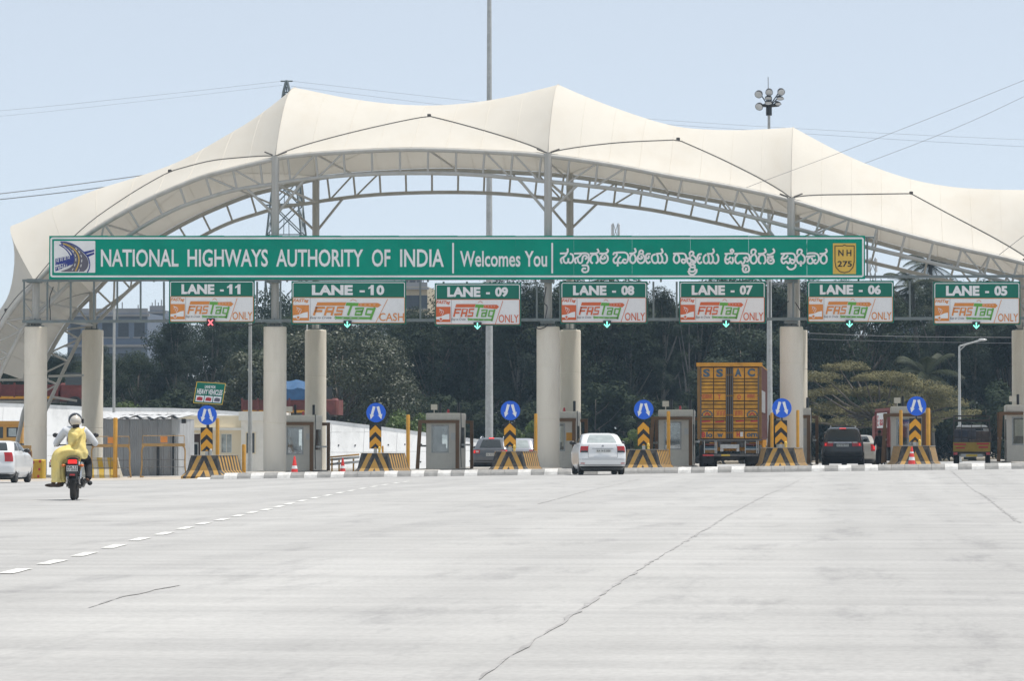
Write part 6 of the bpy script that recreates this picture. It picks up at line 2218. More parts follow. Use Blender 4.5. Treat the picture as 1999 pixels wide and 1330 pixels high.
# ================================================================== LEFT SIDE: BARRICADES, BLOCKS, SHED, BUILDING
M['barr'] = mat('barricade_paint', (0.42, 0.25, 0.08), 0.6, var=0.25, scale=6, dirt=(0.32, 0.22, 0.14), dirt_scale=5, dirt_amt=0.7)
def barricade(px, Y, w_, label, rot=0.0, panel=True):
    g = gpt(px, Y, 0.03)
    t = thing('steel_barricade', label, 'barricade', g, rot)
    h = 1.32
    hw = w_ / 2
    mb = MB()
    pts = crom([(-hw - 0.06, 0, 0.0), (-hw, 0, 0.5), (-hw, 0, h - 0.2), (-hw + 0.12, 0, h - 0.02)], 5) + crom([(hw - 0.12, 0, h - 0.02), (hw, 0, h - 0.2), (hw, 0, 0.5), (hw + 0.06, 0, 0.0)], 5)
    mb.tube(pts, 0.032, 8)
    mb.build('frame_tube', M['barr'], t, smooth=True)
    mb = MB()
    mb.box(-hw, hw, -0.035, 0.035, h - 0.07, h + 0.05)
    mb.build('top_rail', M['barr'], t)
    for z in (0.42, 0.72):
        mb = MB()
        mb.tube([(-hw, 0, z), (hw, 0, z)], 0.012, 6)
        mb.build('cross_rod', M['dirtysteel'], t)
    for k in range(5):
        x = -hw + w_ * (k + 1) / 6
        mb = MB()
        mb.tube([(x, 0, 0.08), (x, 0, h - 0.07)], 0.010, 6)
        mb.build('upright_rod', M['dirtysteel'], t)
    mb = MB()
    mb.tube([(-hw, -0.3, 0.03), (-hw, 0.3, 0.03)], 0.03, 6)
    mb.tube([(hw, -0.3, 0.03), (hw, 0.3, 0.03)], 0.03, 6)
    mb.build('foot', M['barr'], t)
    if panel:
        for x in (-hw + 0.03, hw - 0.03):
            mb = MB()
            mb.tube([(x, 0, h + 0.05), (x, 0, h + 0.36)], 0.014, 6)
            mb.build('board_stay', M['barr'], t)
        mb = MB()
        mb.tube([(-hw + 0.03, 0, h + 0.36), (hw - 0.03, 0, h + 0.36)], 0.014, 6)
        mb.build('board_rail', M['barr'], t)
        mb = MB()
        mb.box(-0.12, 0.16, -0.02, 0.02, h + 0.08, h + 0.33)
        mb.build('name_plate', M['orange'], t)
    return t
barricade(216, 146, 1.55, 'rusty yellow steel barricade in front of the tall yellow post')
barricade(319, 146, 1.75, 'rusty yellow steel barricade with an orange plate between shed and striped barrier')
bl = barricade(42, 146, 0.8, 'small barricade hung with a printed banner beside the white hatchback', panel=False)
M['banner'] = mat('banner_print', (0.10, 0.035, 0.02), 0.6, var=0.6, scale=5, dirt=(0.35, 0.22, 0.12), dirt_scale=4, dirt_amt=0.9)
mb = MB()
mb.box(-0.5, 0.42, -0.055, -0.045, 0.62, 1.12)
ban = mb.build('banner', M['banner'], bl)
mb = MB()
mb.box(-0.5, 0.42, -0.055, -0.045, 0.40, 0.615)
ban2 = mb.build('banner_foot', M['booth'], bl)
mb = MB()
vv, ff = T['UA']
mb.add([(-0.45 + 0.7 * u, -0.06, 0.45 + 0.13 * v) for u, v in vv], ff)
mb.build('banner_lettering', M['redorange'], ban2)
M['blockyellow'] = mat('block_yellow', (0.55, 0.36, 0.03), 0.6, var=0.12, scale=3, dirt=(0.35, 0.25, 0.08), dirt_amt=0.5)
M['blockwhite'] = mat('block_white', (0.52, 0.49, 0.42), 0.7, var=0.1, dirt=(0.4, 0.34, 0.22), dirt_amt=0.6)
def water_block(px, Y, w_, h, label, reds=True):
    g = gpt(px, Y, 0.03)
    t = thing('plastic_barrier', label, 'barrier', g)
    mb = MB()
    mb.bbox(-w_ / 2, w_ / 2, 0, 0.5, 0, h, 0.05)
    mb.build('block', M['blockyellow'], t)
    if reds:
        for (u, v) in ((-0.3, 0.85), (0.22, 0.9), (0.18, 0.5), (0.1, 0.15)):
            mb = MB()
            mb.box(u * w_ - 0.045, u * w_ + 0.045, -0.012, -0.001, v * h - 0.06, v * h + 0.05)
            mb.build('reflector', M['redprint'], t)
    return t
water_block(72.5, 147, 0.53, 0.80, 'yellow barrier block with red reflectors beside the bannered barricade')
water_block(45, 146.8, 0.62, 0.36, 'low yellow barrier block under the printed banner')
nb = thing('concrete_barrier', 'yellow and white painted concrete barrier behind the motorcycle rider', 'barrier', gpt(196, 146.5, 0.02))
for k in range(6):
    mb = MB()
    x0 = -0.55 + 0.21 * k
    P = []
    for x in (x0, x0 + 0.205):
        P.append([Vector((x + 0.35 * (0.85 - z) * 0.6, y, z)) for y, z in ((-0.35, 0), (-0.32, 0.15), (-0.12, 0.4), (-0.1, 0.85), (0.1, 0.85), (0.12, 0.4), (0.35, 0.0))])
    mb.grid(P)
    mb.poly(P[0])
    mb.poly(P[1][::-1])
    mb.build('painted_segment', M['blockyellow'] if k % 2 == 0 else M['blockwhite'], nb)
g = gpt(112, 152, 0.03)
pb = motorcycle((g.x, 152, g.z), R(-25), 'parked motorcycle standing beside the left front column', 'silverpaint', lit=False)
# corrugated shed
M['zinc'] = mat('zinc_sheet', (0.33, 0.335, 0.345), 0.5, metal=0.1, var=0.15, scale=3, stretch=(1, 1, 0.3), dirt=(0.26, 0.22, 0.18), dirt_scale=2, dirt_amt=0.5)
M['zinclight'] = mat('zinc_sheet_light', (0.55, 0.56, 0.57), 0.5, metal=0.1, var=0.15, scale=3, stretch=(1, 1, 0.3), dirt=(0.3, 0.28, 0.25), dirt_amt=0.4)
YSH = 170.0
a0, a1 = gpt(196, YSH), gpt(333, YSH)
shed = thing('corrugated_shed', 'grey corrugated metal shed with a curled white roof sheet', 'shed', ((a0.x + a1.x) / 2, YSH, gz(a0.x, YSH)))
zr = at(260, 818, YSH).z
def corr(mb, x0, x1, y, z0, z1a, z1b, amp=0.018, pitch=0.09, axis='x'):
    n = int(abs(x1 - x0) / (pitch / 4)) + 1
    lo, hi = [], []
    for i in range(n + 1):
        u = x0 + (x1 - x0) * i / n
        d = amp * math.sin(2 * math.pi * (u - x0) / pitch)
        zt = z1a + (z1b - z1a) * i / n
        lo.append(Vector((u, y + d, z0)) if axis == 'x' else Vector((y + d, u, z0)))
        hi.append(Vector((u, y + d, zt)) if axis == 'x' else Vector((y + d, u, zt)))
    mb.grid([lo, hi])
    return mb
nsh = 5
for k in range(nsh):
    x0 = a0.x + (a1.x - a0.x) * k / nsh
    x1 = a0.x + (a1.x - a0.x) * (k + 1) / nsh
    corr(MB(), x0 + 0.01, x1 + 0.05, YSH - 0.012 * (k % 2), a0.z, zr, zr).build('wall_sheet', M['zinc'], shed, world=True, smooth=True)
b1 = at(359, 900, YSH + 1.4).x
pe = MB()
corr(pe, a1.x + 0.02, b1, YSH - 0.01, a1.z, zr + 0.12, zr - 0.02)
pe.build('wall_sheet', M['zinclight'], shed, world=True, smooth=True)
pe = MB()
corr(pe, YSH, YSH + 4, b1, a1.z, zr, zr, axis='y')
pe.build('side_sheet', M['zinclight'], shed, world=True, smooth=True)
mb = MB()
P = []
for j in range(2):
    P.append([Vector((a0.x - 0.2 + (b1 - a0.x + 0.3) * i / 40, YSH - 0.35 + 4.6 * j, zr + 0.04 + 0.25 * j + 0.05 * math.sin(i * 1.1) + 0.04 * math.sin(i * 0.37 + 1))) for i in range(41)])
mb.grid(P)
mb.grid([[q - Vector((0, 0, 0.02)) for q in r_] for r_ in P])
mb.build('roof_sheet', M['zinclight'], shed, world=True, smooth=True)
mb = MB()
P = []
for j in range(2):
    P.append([Vector((a0.x + 1.0 + (3.0) * i / 16, YSH - 0.45 + 0.8 * j, zr + 0.14 + 0.02 * j + 0.06 * math.sin(i * 0.9) ** 2)) for i in range(17)])
mb.grid(P)
mb.build('loose_tarpaulin', M['black'], shed, world=True, smooth=True)
for px in (338, 308):
    p = gpt(px, YSH - 0.1)
    strut('shed_pole', (p.x, YSH - 0.1, p.z), (p.x, YSH - 0.1, p.z + (1.9 if px == 338 else 1.4)), 0.05, M['blackmetal'], shed)
mb = MB()
p = at(359, 822, YSH - 0.2)
mb.bbox(p.x - 0.1, p.x + 0.1, YSH - 0.3, YSH - 0.1, p.z - 0.12, p.z + 0.1, 0.02)
mb.build('wall_lamp', M['blackmetal'], shed, world=True)
# cream control building
M['cream'] = mat('cream_plaster', (0.84, 0.74, 0.55), 0.85, var=0.04, scale=1.2, dirt=(0.68, 0.58, 0.43), dirt_scale=1.2, dirt_amt=0.3)
M['creamwhite'] = mat('white_plaster', (0.86, 0.83, 0.76), 0.85, var=0.05)
YBD = 178.0
cb_ = thing('control_building', 'low cream plastered building with a brown door beside the corrugated shed', 'building', gpt(440, YBD))
def cbx(px0, px1, py0, py1, y0, y1, nm, m_, par=None):
    a, b = at(px0, py0, YBD), at(px1, py1, YBD)
    mb = MB()
    mb.box(a.x, b.x, YBD + y0, YBD + y1, b.z, a.z)
    return mb.build(nm, m_, par or cb_, world=True)
zg = 935
def walls(x0, x1, holes, y0, y1):
    xs_ = [x0]
    cur = x0
    for (h0, h1, t0, t1) in holes:
        cbx(cur, h0, 838, zg, y0, y1, 'wall', M['cream'])
        cbx(h0, h1, 838, t0, y0, y1, 'wall', M['cream'])
        if t1 < zg:
            cbx(h0, h1, t1, zg, y0, y1, 'wall', M['cream'])
        cur = h1
    cbx(cur, x1, 838, zg, y0, y1, 'wall', M['cream'])
walls(352, 473, [(367, 391, 847, zg), (430.5, 453, 847, 885)], 0, 0.2)
cbx(346, 476, 812, 837.6, -0.12, 6, 'parapet', M['cream'])
cbx(344, 478, 836, 840.5, -0.45, 0.6, 'sunshade', M['creamwhite'])
cbx(473.3, 528, 822, zg, -0.4, -0.2, 'wall', M['creamwhite'])
cbx(470, 530, 804, 821.6, -0.6, 6, 'parapet', M['creamwhite'])
cbx(352, 520, 838, zg, 5.6, 5.8, 'back_wall', M['cream'])
dr = cbx(367.5, 390.5, 847.5, zg, 0.08, 0.14, 'door', mat('brown_door', (0.06, 0.032, 0.028), 0.5, var=0.2))
cbx(375, 387, 864, 905, 0.06, 0.079, 'door_panel', M['galv'], dr)
cbx(378, 385, 868, 902, 0.045, 0.059, 'door_pane', M['darkglass'], dr)
wn = cbx(431, 452.5, 847.5, 884.5, 0.1, 0.12, 'window_pane', mat('pale_glass', (0.45, 0.50, 0.50), 0.1, var=0.5, scale=2.5, spec=0.8))
for (u0, u1, v0, v1) in ((430.5, 432, 847, 885), (441.2, 442.2, 848.5, 883.5), (451.5, 453, 847, 885), (432.1, 451.4, 847, 848.3), (432.1, 451.4, 883.7, 885)):
    cbx(u0, u1, v0, v1, 0.05, 0.09, 'window_frame', M['creamwhite'], wn)
nw = cbx(484, 500, 846, 885, -0.43, -0.41, 'window_pane', M['darkglass'])
for (u0, u1, v0, v1) in ((482.5, 484, 844, 887), (500, 501.5, 844, 887), (484.1, 499.9, 844, 846), (484.1, 499.9, 885, 887)):
    cbx(u0, u1, v0, v1, -0.46, -0.405, 'window_frame', M['cream'], nw)
# small board for heavy vehicles on its pole behind the first island
YHV = 139.6
hv = thing('heavy_vehicle_board', 'small tilted green board lettered LANE FOR HEAVY VEHICLES', 'sign', gpt(406, YHV, 0.9))
def tilt(x, y):
    a = R(3.6)
    dx, dy = x - 409, y - 768
    return (409 + dx * math.cos(a) - dy * math.sin(a) - dy * 0.10, 768 + dx * math.sin(a) + dy * math.cos(a))
mb = MB()
mb.prism([at(*tilt(x, y), YHV) for x, y in ((380.5, 747), (437.5, 747), (437.5, 789), (380.5, 789))], (0, 0.02, 0))
hb = mb.build('board', M['lanegreen'], hv, world=True)
mb = MB()
cs = [tilt(x, y) for x, y in ((381, 747.6), (437, 747.6), (437, 788.4), (381, 788.4))]
for k in range(4):
    ribbon(mb, [cs[k], cs[(k + 1) % 4]], 1.3, YHV - 0.004 - 0.001 * k, n=1)
mb.build('board_edge', M['yellowprint'], hb, world=True)
mb = MB()
for key, x0, x1, y0, y1 in (('LANE FOR', 398, 419, 753, 758.5), ('HEAVY', 384.5, 434, 760.5, 771)):
    vv, ff = T[key]
    mb.add([at(*tilt(x0 + u * (x1 - x0), y1 - v * (y1 - y0)), YHV - 0.006) for u, v in vv], ff)
for k in range(3):
    x0 = 384 + 17 * k
    pxpoly(mb, [tilt(x, y) for x, y in ((x0, 773.5), (x0 + 15.6, 773.5), (x0 + 15.6, 785.5), (x0, 785.5))], YHV - 0.006)
mb.build('white_print', M['white'], hb, world=True)
for k, m_ in enumerate(('redprint', 'redprint', 'greyprint')):
    mb = MB()
    x0 = 384 + 17 * k
    pxpoly(mb, [tilt(x0 + x, y) for x, y in ((2, 783), (2.5, 777.5), (6, 776), (13, 777), (13.5, 782), (12, 783.5))], YHV - 0.012)
    mb.build('vehicle_picture', M[m_], hb, world=True)
strut('pole', at(407, 789, YHV + 0.05), (at(407, 789, YHV).x, YHV + 0.05, gpt(398, YN).z + 0.9), 0.03, M['blackmetal'], hv)
strut('pole', at(407, 748, YHV + 0.05), at(407, 789, YHV + 0.05), 0.03, M['blackmetal'], hv)
# guard rail in the CASH lane
gr_ = thing('guard_rail', 'low yellow and steel guard rail beside the CASH lane', 'guard rail', gpt(672, 158))
for (p0, p1, r) in (((645, 898), (700, 893), 0.05), ((645, 907), (700, 902), 0.05)):
    strut('rail', at(p0[0], p0[1], 158), at(p1[0], p1[1], 150), r, M['galv'], gr_)
for px in (648, 662, 690):
    p = at(px, 895, 156)
    strut('rail_post', (p.x, 156, gz(p.x, 156)), p, 0.035, M['yellowpost'], gr_)
strut('top_tube', at(645, 893, 157), at(700, 888, 150.5), 0.035, M['yellowpost'], gr_)
# yellow vehicle body at the left edge
yv = thing('yellow_truck', 'yellow truck cab with small rear windows behind the left column', 'truck', gpt(12, 182))
M['truckyellow'] = mat('truck_yellow', (0.58, 0.30, 0.06), 0.5, var=0.1, dirt=(0.4, 0.24, 0.08), dirt_amt=0.4)
def yvx(px0, px1, py0, py1, y0, y1, nm, m_, par=None):
    a, b = at(px0, py0, 182), at(px1, py1, 182)
    mb = MB()
    mb.box(a.x, b.x, 182 + y0, 182 + y1, b.z, a.z)
    return mb.build(nm, m_, par or yv, world=True)
ybody = yvx(-40, 44, 829, 866, 0, 3.5, 'cab_body', M['truckyellow'])
yvx(-42, 46, 822.5, 828.8, -0.1, 3.6, 'cab_roof', M['truckyellow'])
yvx(13, 38, 835, 854, -0.02, -0.002, 'window_frame', M['blackmetal'], ybody)
yvx(17, 32, 836.5, 852.5, -0.03, -0.021, 'window_pane', M['rearglass'], ybody)
yvx(-14, 6, 834, 856, -0.02, -0.002, 'window_pane', M['darkglass'], ybody)
yvx(-40, 40, 866.2, 900, 0.3, 3.3, 'chassis', M['dirtysteel'])
for px in (-20, 30):
    x = at(px, 900, 182).x - yv.location.x
    wheel(yv, x, 1.0, 0.5, 0.3, rim=False)

# ================================================================== RAMP WALL WITH LORRIES ON IT
M['rampwhite'] = mat('ramp_whitewash', (0.83, 0.83, 0.82), 0.85, var=0.04, scale=0.6, stretch=(1, 1, 0.35), dirt=(0.42, 0.42, 0.41), dirt_scale=0.8, dirt_amt=0.5)
def ywall(px):
    return 204.0 + 0.008 * px
RT = [(-120, 784), (-40, 786), (90, 790), (200, 796), (330, 797), (420, 800), (500, 808), (600, 817), (660, 823), (740, 833), (830, 845), (930, 858), (1050, 872), (1110, 880), (1160, 889)]
ramp = thing('ramp_wall', 'long whitewashed retaining wall of a road ramp sloping down behind the booths', 'wall', gpt(400, 207))
def rtop(px):
    for (a, b), (c, d) in zip(RT[:-1], RT[1:]):
        if px <= c:
            return b + (d - b) * (px - a) / (c - a)
    return RT[-1][1]
edges = list(range(-120, 1161, 64))
pxs = edges
for k, (pa, pb) in enumerate(zip(pxs[:-1], pxs[1:])):
    A0, A1 = at(pa, rtop(pa), ywall(pa)), at(pb, rtop(pb), ywall(pb))
    g0, g1 = gz(A0.x, 200) - 0.1, gz(A1.x, 200) - 0.1
    # three courses of facing panels, joints recessed
    zs0 = [g0, g0 + 1.15, g0 + 2.3, 99]
    for c in range(3):
        z0, z1 = g0 + 1.15 * c, g0 + 1.15 * (c + 1)
        ta, tb_ = A0.z - 0.22, A1.z - 0.22
        la, lb = min(z0, ta), min(z0, tb_)
        ha, hb = (ta, tb_) if c == 2 else (min(z1 - 0.012, ta), min(z1 - 0.012, tb_))
        if ha - la < 0.02 and hb - lb < 0.02:
            continue
        jig = 0.012 * ((k * 7 + c * 3) % 3)
        x0, x1 = A0.x + 0.008, A1.x - 0.008
        ya, yb = A0.y - jig, A1.y - jig
        mb = MB()
        bt = 0.42
        mb.prism([(x0, ya - bt * (A0.z - la), la), (x1, yb - bt * (A1.z - lb), lb), (x1, yb - bt * (A1.z - hb), hb), (x0, ya - bt * (A0.z - ha), ha)], (0, 0.25, 0))
        mb.build('facing_panel', M['rampwhite'], ramp, world=True)
    mb = MB()
    mb.prism([(A0.x, A0.y - 0.08, A0.z - 0.215), (A1.x, A1.y - 0.08, A1.z - 0.215), (A1.x, A1.y - 0.08, A1.z), (A0.x, A0.y - 0.08, A0.z)], (0, 0.4, 0))
    mb.build('coping', M['rampwhite'], ramp, world=True)
    if pa > 560:
        for c in (0.55, 1.55):
            for u in (0.25, 0.75):
                p = A0.lerp(A1, u)
                z = g0 + c
                if z < p.z - 0.35:
                    mb = MB()
                    mb.lathe([(0.045, 0), (0.045, 0.04)], axis='Y', n=8, c=(p.x, p.y - 0.42 * (p.z - z) - 0.05, z))
                    mb.build('weep_hole', M['black'], ramp, world=True)
mb = MB()
P0, P1 = [], []
for px in range(-160, 1161, 40):
    p = at(px, rtop(px), ywall(px))
    P0.append(Vector((p.x, p.y + 0.3, p.z - 0.6)))
    P1.append(Vector((p.x, p.y + 9, p.z - 0.6)))
mb.grid([P0, P1])
struct(mb.build('ramp_road', M['road']))

def ramp_lorry(px0, px1, ytop, label, red, seed, tarp=None, flip=False):
    Y = ywall((px0 + px1) / 2) + 2.2
    a, b = at(px0, ytop, Y), at(px1, ytop, Y)
    zb = at((px0 + px1) / 2, rtop((px0 + px1) / 2), ywall(300)).z - 0.55
    t = thing('open_lorry', label, 'truck', (a.x, Y, zb))
    L = b.x - a.x
    bedL = L - 1.9
    H = a.z - zb
    mb = MB()
    mb.box(0, bedL, 0, 2.3, 1.0, H - 0.1)
    mb.build('cargo_body', red, t)
    n = int(bedL / 0.75)
    for k in range(n + 1):
        x = bedL * k / n
        mb = MB()
        mb.box(x - 0.05, x + 0.05, -0.07, -0.001, 0.9, H)
        mb.build('stake', red, t)
    for k in range(5):
        z = 1.05 + (H - 1.2) * k / 4
        mb = MB()
        mb.box(0, bedL, -0.035, -0.002, z - 0.03, z + 0.03)
        mb.build('side_board', red, t)
    mb = MB()
    mb.box(0, bedL, -0.05, 2.3, 0.82, 0.97)
    mb.build('side_skirt', M['ochre2'], t)
    mb = MB()
    mb.bbox(bedL + 0.1, L, 0.1, 2.2, 0.7, min(H, 2.75), 0.12)
    c = mb.build('cab', red, t)
    mb = MB()
    mb.box(bedL + 0.45, L - 0.35, 0.06, 0.098, 1.6, 2.3)
    mb.build('cab_window', M['darkglass'], c)
    mb = MB()
    mb.box(L - 0.002, L + 0.02, 0.35, 1.95, 1.6, 2.35)
    mb.build('windscreen', M['darkglass'], c)
    mb = MB()
    mb.box(0.2, L - 0.3, 0.5, 1.8, 0.6, 0.815)
    mb.build('chassis', M['dirtysteel'], t)
    for x in (0.9, 2.0, L - 0.9):
        for y in (0.12, 2.1):
            mb = MB()
            mb.lathe([(0.46, y - 0.12), (0.48, y - 0.08), (0.48, y + 0.08), (0.46, y + 0.12)], axis='Y', n=18, c=(x, 0, 0.48))
            mb.build('wheel', M['tyre'], t)
    if tarp is not None:
        mb = MB()
        P = []
        for j in range(5):
            P.append([Vector((bedL * (0.35 + 0.65 * i / 10), 2.4 * j / 4 - 0.05, H - 0.1 + (1.15 - 0.25 * abs(j - 2)) * min(1, i * 0.6 + 0.3) + 0.06 * math.sin(i * 1.7 + j))) for i in range(11)])
        mb.grid(P)
        mb.grid([[Vector((q.x, -0.06, H - 0.1)) for q in P[0]], P[0]])
        mb.grid([[Vector((P[0][0].x, y, H - 0.1)) for y in (0, 0.6, 1.2, 1.8, 2.35)], [P[j][0] for j in range(5)]])
        mb.build('tarpaulin', tarp, t, smooth=True)
    return t
M['bedred'] = mat('lorry_bed_red', (0.16, 0.035, 0.03), 0.7, var=0.25, scale=3, dirt=(0.1, 0.05, 0.04), dirt_amt=0.5)
M['bedbrown'] = mat('lorry_bed_brown', (0.17, 0.045, 0.04), 0.7, var=0.3, scale=3, dirt=(0.12, 0.07, 0.03), dirt_amt=0.6)
M['tarpblue'] = mat('tarp_blue', (0.03, 0.10, 0.22), 0.6, var=0.2, scale=3)
ramp_lorry(-110, 176, 748, 'red stake-sided lorry on the ramp behind the left end of the canopy', M['bedred'], 1)
ramp_lorry(473, 660, 778, 'brown lorry with a blue tarpaulin load on the ramp above the cream building', M['bedbrown'], 2, M['tarpblue'])

# ================================================================== POLES, MASTS, LAMPS
def pole(px, y0, Y, wtop, wbot, label, name='pole', m_='galv', cat='pole'):
    g = gpt(px, Y)
    p = at(px, y0, Y)
    t = thing(name, label, cat, g)
    k = Y / F / 2
    mb = MB()
    mb.lathe([(wbot * k * 1.6, 0), (wbot * k * 1.6, 0.05), (wbot * k, 0.051), (wtop * k, p.z - g.z)], n=14)
    mb.build('shaft', M[m_], t, smooth=True, angle=40)
    return t, p
t, p = pole(955, -260, 192, 6.5, 16, 'thick tapering steel lamp mast standing behind the booths', 'lamp_mast', cat='lamp mast')
k0 = p.z - t.location.z
mb = MB()
mb.lathe([(0.9, k0 - 0.3), (1.0, k0 - 0.3), (1.0, k0 - 0.2), (0.9, k0 - 0.2)], n=20)
mb.build('lamp_ring', M['dirtysteel'], t)
t, p = pole(1502.5, 205, 196, 5.0, 13, 'lamp mast with a ring of round floodlights rising above the canopy', 'floodlight_mast', cat='lamp mast')
hd = MB()
zc = p.z - t.location.z
hd.lathe([(0.16, zc - 0.55), (0.16, zc + 0.4)], n=10)
hd.lathe([(0.5, zc - 0.06), (0.56, zc - 0.06), (0.56, zc + 0.02), (0.5, zc + 0.02)], n=16)
hd.build('lamp_ring', M['blackmetal'], t)
strut('lightning_rod', at(1500, 205, 196), at(1499.5, 150, 196), 0.02, M['wire'], t)
M['lampglass'] = mat('lamp_glass', (0.55, 0.56, 0.56), 0.15, coat=0.5)
for (px, py, r, tilt_, sq) in ((1481, 184, 8.0, 0, 0), (1501.5, 180, 7.5, 0, 0), (1525, 179.5, 7.5, 0.5, 0), (1500, 191.5, 7.5, 0, 1), (1500, 201, 7.5, 0, 1), (1523, 192, 7.5, 0.6, 1), (1519, 202.5, 6.5, 0.6, 1), (1482, 208, 8.0, 0, 0)):
    Yl = 195.4
    c = at(px, py, Yl) - Vector(t.location)
    k = Yl / F
    mb = MB()
    d = Vector((0.25 if px > 1510 else (-0.25 if px < 1490 else 0), -0.8, -0.55)).normalized()
    a_ = d.orthogonal().normalized()
    b_ = d.cross(a_)
    rr = r * k
    def ringp(rad, off, sqz=1.0):
        q = d.to_track_quat('Z', 'Y')
        return [c + q @ Vector((rad * math.cos(2 * math.pi * j / 16), rad * sqz * math.sin(2 * math.pi * j / 16), off)) for j in range(16)]
    sqz = 0.5 if sq else 1.0
    mb.grid([ringp(rr * 0.45, -0.28, sqz), ringp(rr * 0.9, -0.12, sqz), ringp(rr, 0.03, sqz)], True)
    mb.poly(ringp(rr * 0.45, -0.28, sqz))
    lamp = mb.build('floodlight', M['blackmetal'], t, smooth=True, angle=40)
    mb = MB()
    mb.poly(ringp(rr * 0.9, 0.02, sqz))
    mb.build('lens', M['lampglass'], lamp)
    arm = MB()
    arm.tube([(0, 0, zc - 0.1), tuple(c - d * 0.2)], 0.03, 6)
    arm.build('lamp_arm', M['blackmetal'], t)
t, p = pole(1873.5, 676, 212, 4.2, 7, 'street lamp with a slanting arm beside the flat-topped tree', 'street_lamp', cat='street lamp')
strut('arm', p, at(1916, 664, 212), 0.05, M['galv'], t)
q_ = at(1918, 663.5, 212) - Vector(t.location)
mb = MB()
mb.ellipsoid(tuple(q_), (0.26, 0.16, 0.07), 12, 8)
mb.build('lamp_head', M['lampglass'], t, smooth=True)
strut('bracket', at(1874, 684, 212), at(1886, 673, 212), 0.03, M['galv'], t)
t, p = pole(222, 500, 188, 4.5, 6.5, 'grey utility pole rising behind the corrugated shed', 'utility_pole', cat='pole')
t, p = pole(488, 560, 172, 5.5, 9.5, 'grey steel pole standing before the cream building', 'steel_pole', cat='pole')
t, p = pole(599, 560, 190, 3.0, 4.0, 'thin grey pole touching the back column near the brown lorry', 'thin_pole', cat='pole')

# transmission tower
YTW = 330.0
tw = thing('transmission_tower', 'dark steel lattice transmission tower rising behind the canopy', 'tower', gpt(558, YTW))
def tz(py):
    return at(560, py, YTW).z
LV = [(900, 60), (760, 48), (632, 37), (545, 35.5), (460, 34), (400, 28), (350, 22), (300, 17), (250, 13), (200, 8.5), (180, 6), (157, 1.2)]
cxw = at(559, 500, YTW).x
kk = YTW / F
RG = []
for (py, hw) in LV:
    z, h = tz(py), hw * kk
    RG.append([Vector((cxw + sx * h, YTW + sy * h, z)) for sx, sy in ((-1, -1), (1, -1), (1, 1), (-1, 1))])
for a, b in zip(RG[:-1], RG[1:]):
    for i in range(4):
        j = (i + 1) % 4
        strut('tower_leg', a[i], b[i], 0.10, M['gantry'], tw, n=5)
        strut('tower_brace', a[i], b[j], 0.055, M['gantry'], tw, n=4)
        strut('tower_brace', a[j], b[i], 0.055, M['gantry'], tw, n=4)
        strut('tower_ring', b[i], b[j], 0.05, M['gantry'], tw, n=4)
        mid = (a[i] + a[j]) / 2
        m2 = (a[i] + b[i] + a[j] + b[j]) / 4
        strut('tower_brace', mid, m2, 0.035, M['gantry'], tw, n=4)
for (py, hw) in ((158, 12), (400, 40), (300, 34)):
    z = tz(py)
    strut('cross_arm', (cxw - hw * kk, YTW, z), (cxw + hw * kk, YTW, z), 0.07, M['gantry'], tw, n=5)
# overhead wires
def wire(pts, Ys, label, r=0.02, group=None):
    P = [at(a, b, y) for (a, b), y in zip(pts, Ys)]
    P = crom(P, 6) if len(P) > 2 else P
    mb = MB()
    mb.tube(P, r, n=5)
    o = mb.build('overhead_wire', M['wire'], None, smooth=True)
    tag(o, label, 'wire', group)
    return o
wire([(-700, 268), (-60, 221), (280, 188), (551, 158)], [330, 330, 330, 330], 'higher of two thin wires reaching the transmission tower top from the left', 0.011)
wire([(-700, 282), (-60, 232), (290, 196), (551, 166)], [330, 330, 330, 330], 'lower of two thin wires reaching the transmission tower top from the left', 0.009)
wire([(569, 158), (950, 200), (1350, 238), (2080, 276), (2900, 300)], [330, 332, 334, 340, 350], 'higher of two long thin wires sagging away right of the transmission tower', 0.011)
wire([(569, 168), (950, 214), (1350, 246), (2080, 290), (2900, 316)], [330, 332, 334, 340, 350], 'lower of two long thin wires sagging away right of the transmission tower', 0.011)
wire([(-700, 455), (-60, 385), (170, 357), (420, 322)], [230, 230, 230, 230], 'dark wire passing behind the left slope of the canopy, higher of a pair', 0.028)
wire([(-700, 466), (-60, 396), (160, 371), (420, 335)], [230, 230, 230, 230], 'dark wire passing behind the left slope of the canopy, lower of a pair', 0.028)
wire([(2560, -65), (2070, 128), (1760, 252), (1457, 366)], [153.4, 153.6, 153.6, 153.8], 'stay wire crossing before the canopy fabric down to the arch near lane 06', 0.009)
wire([(2560, -70), (2070, 155), (1860, 252), (1600, 352)], [190, 190, 190, 190], 'slanting wire passing behind the canopy below the stay wire', 0.011)
wire([(2070, 405), (1950, 498)], [153.7, 153.7], 'short stay wire ending on the arch near lane 05', 0.012)
wire([(1560, 650), (1760, 657), (2080, 660)], [250, 250, 250], 'higher of two thin cables strung before the dark wood', 0.02)
wire([(1560, 662), (1760, 667), (2080, 672)], [250, 250, 250], 'lower of two thin cables strung before the dark wood', 0.02)
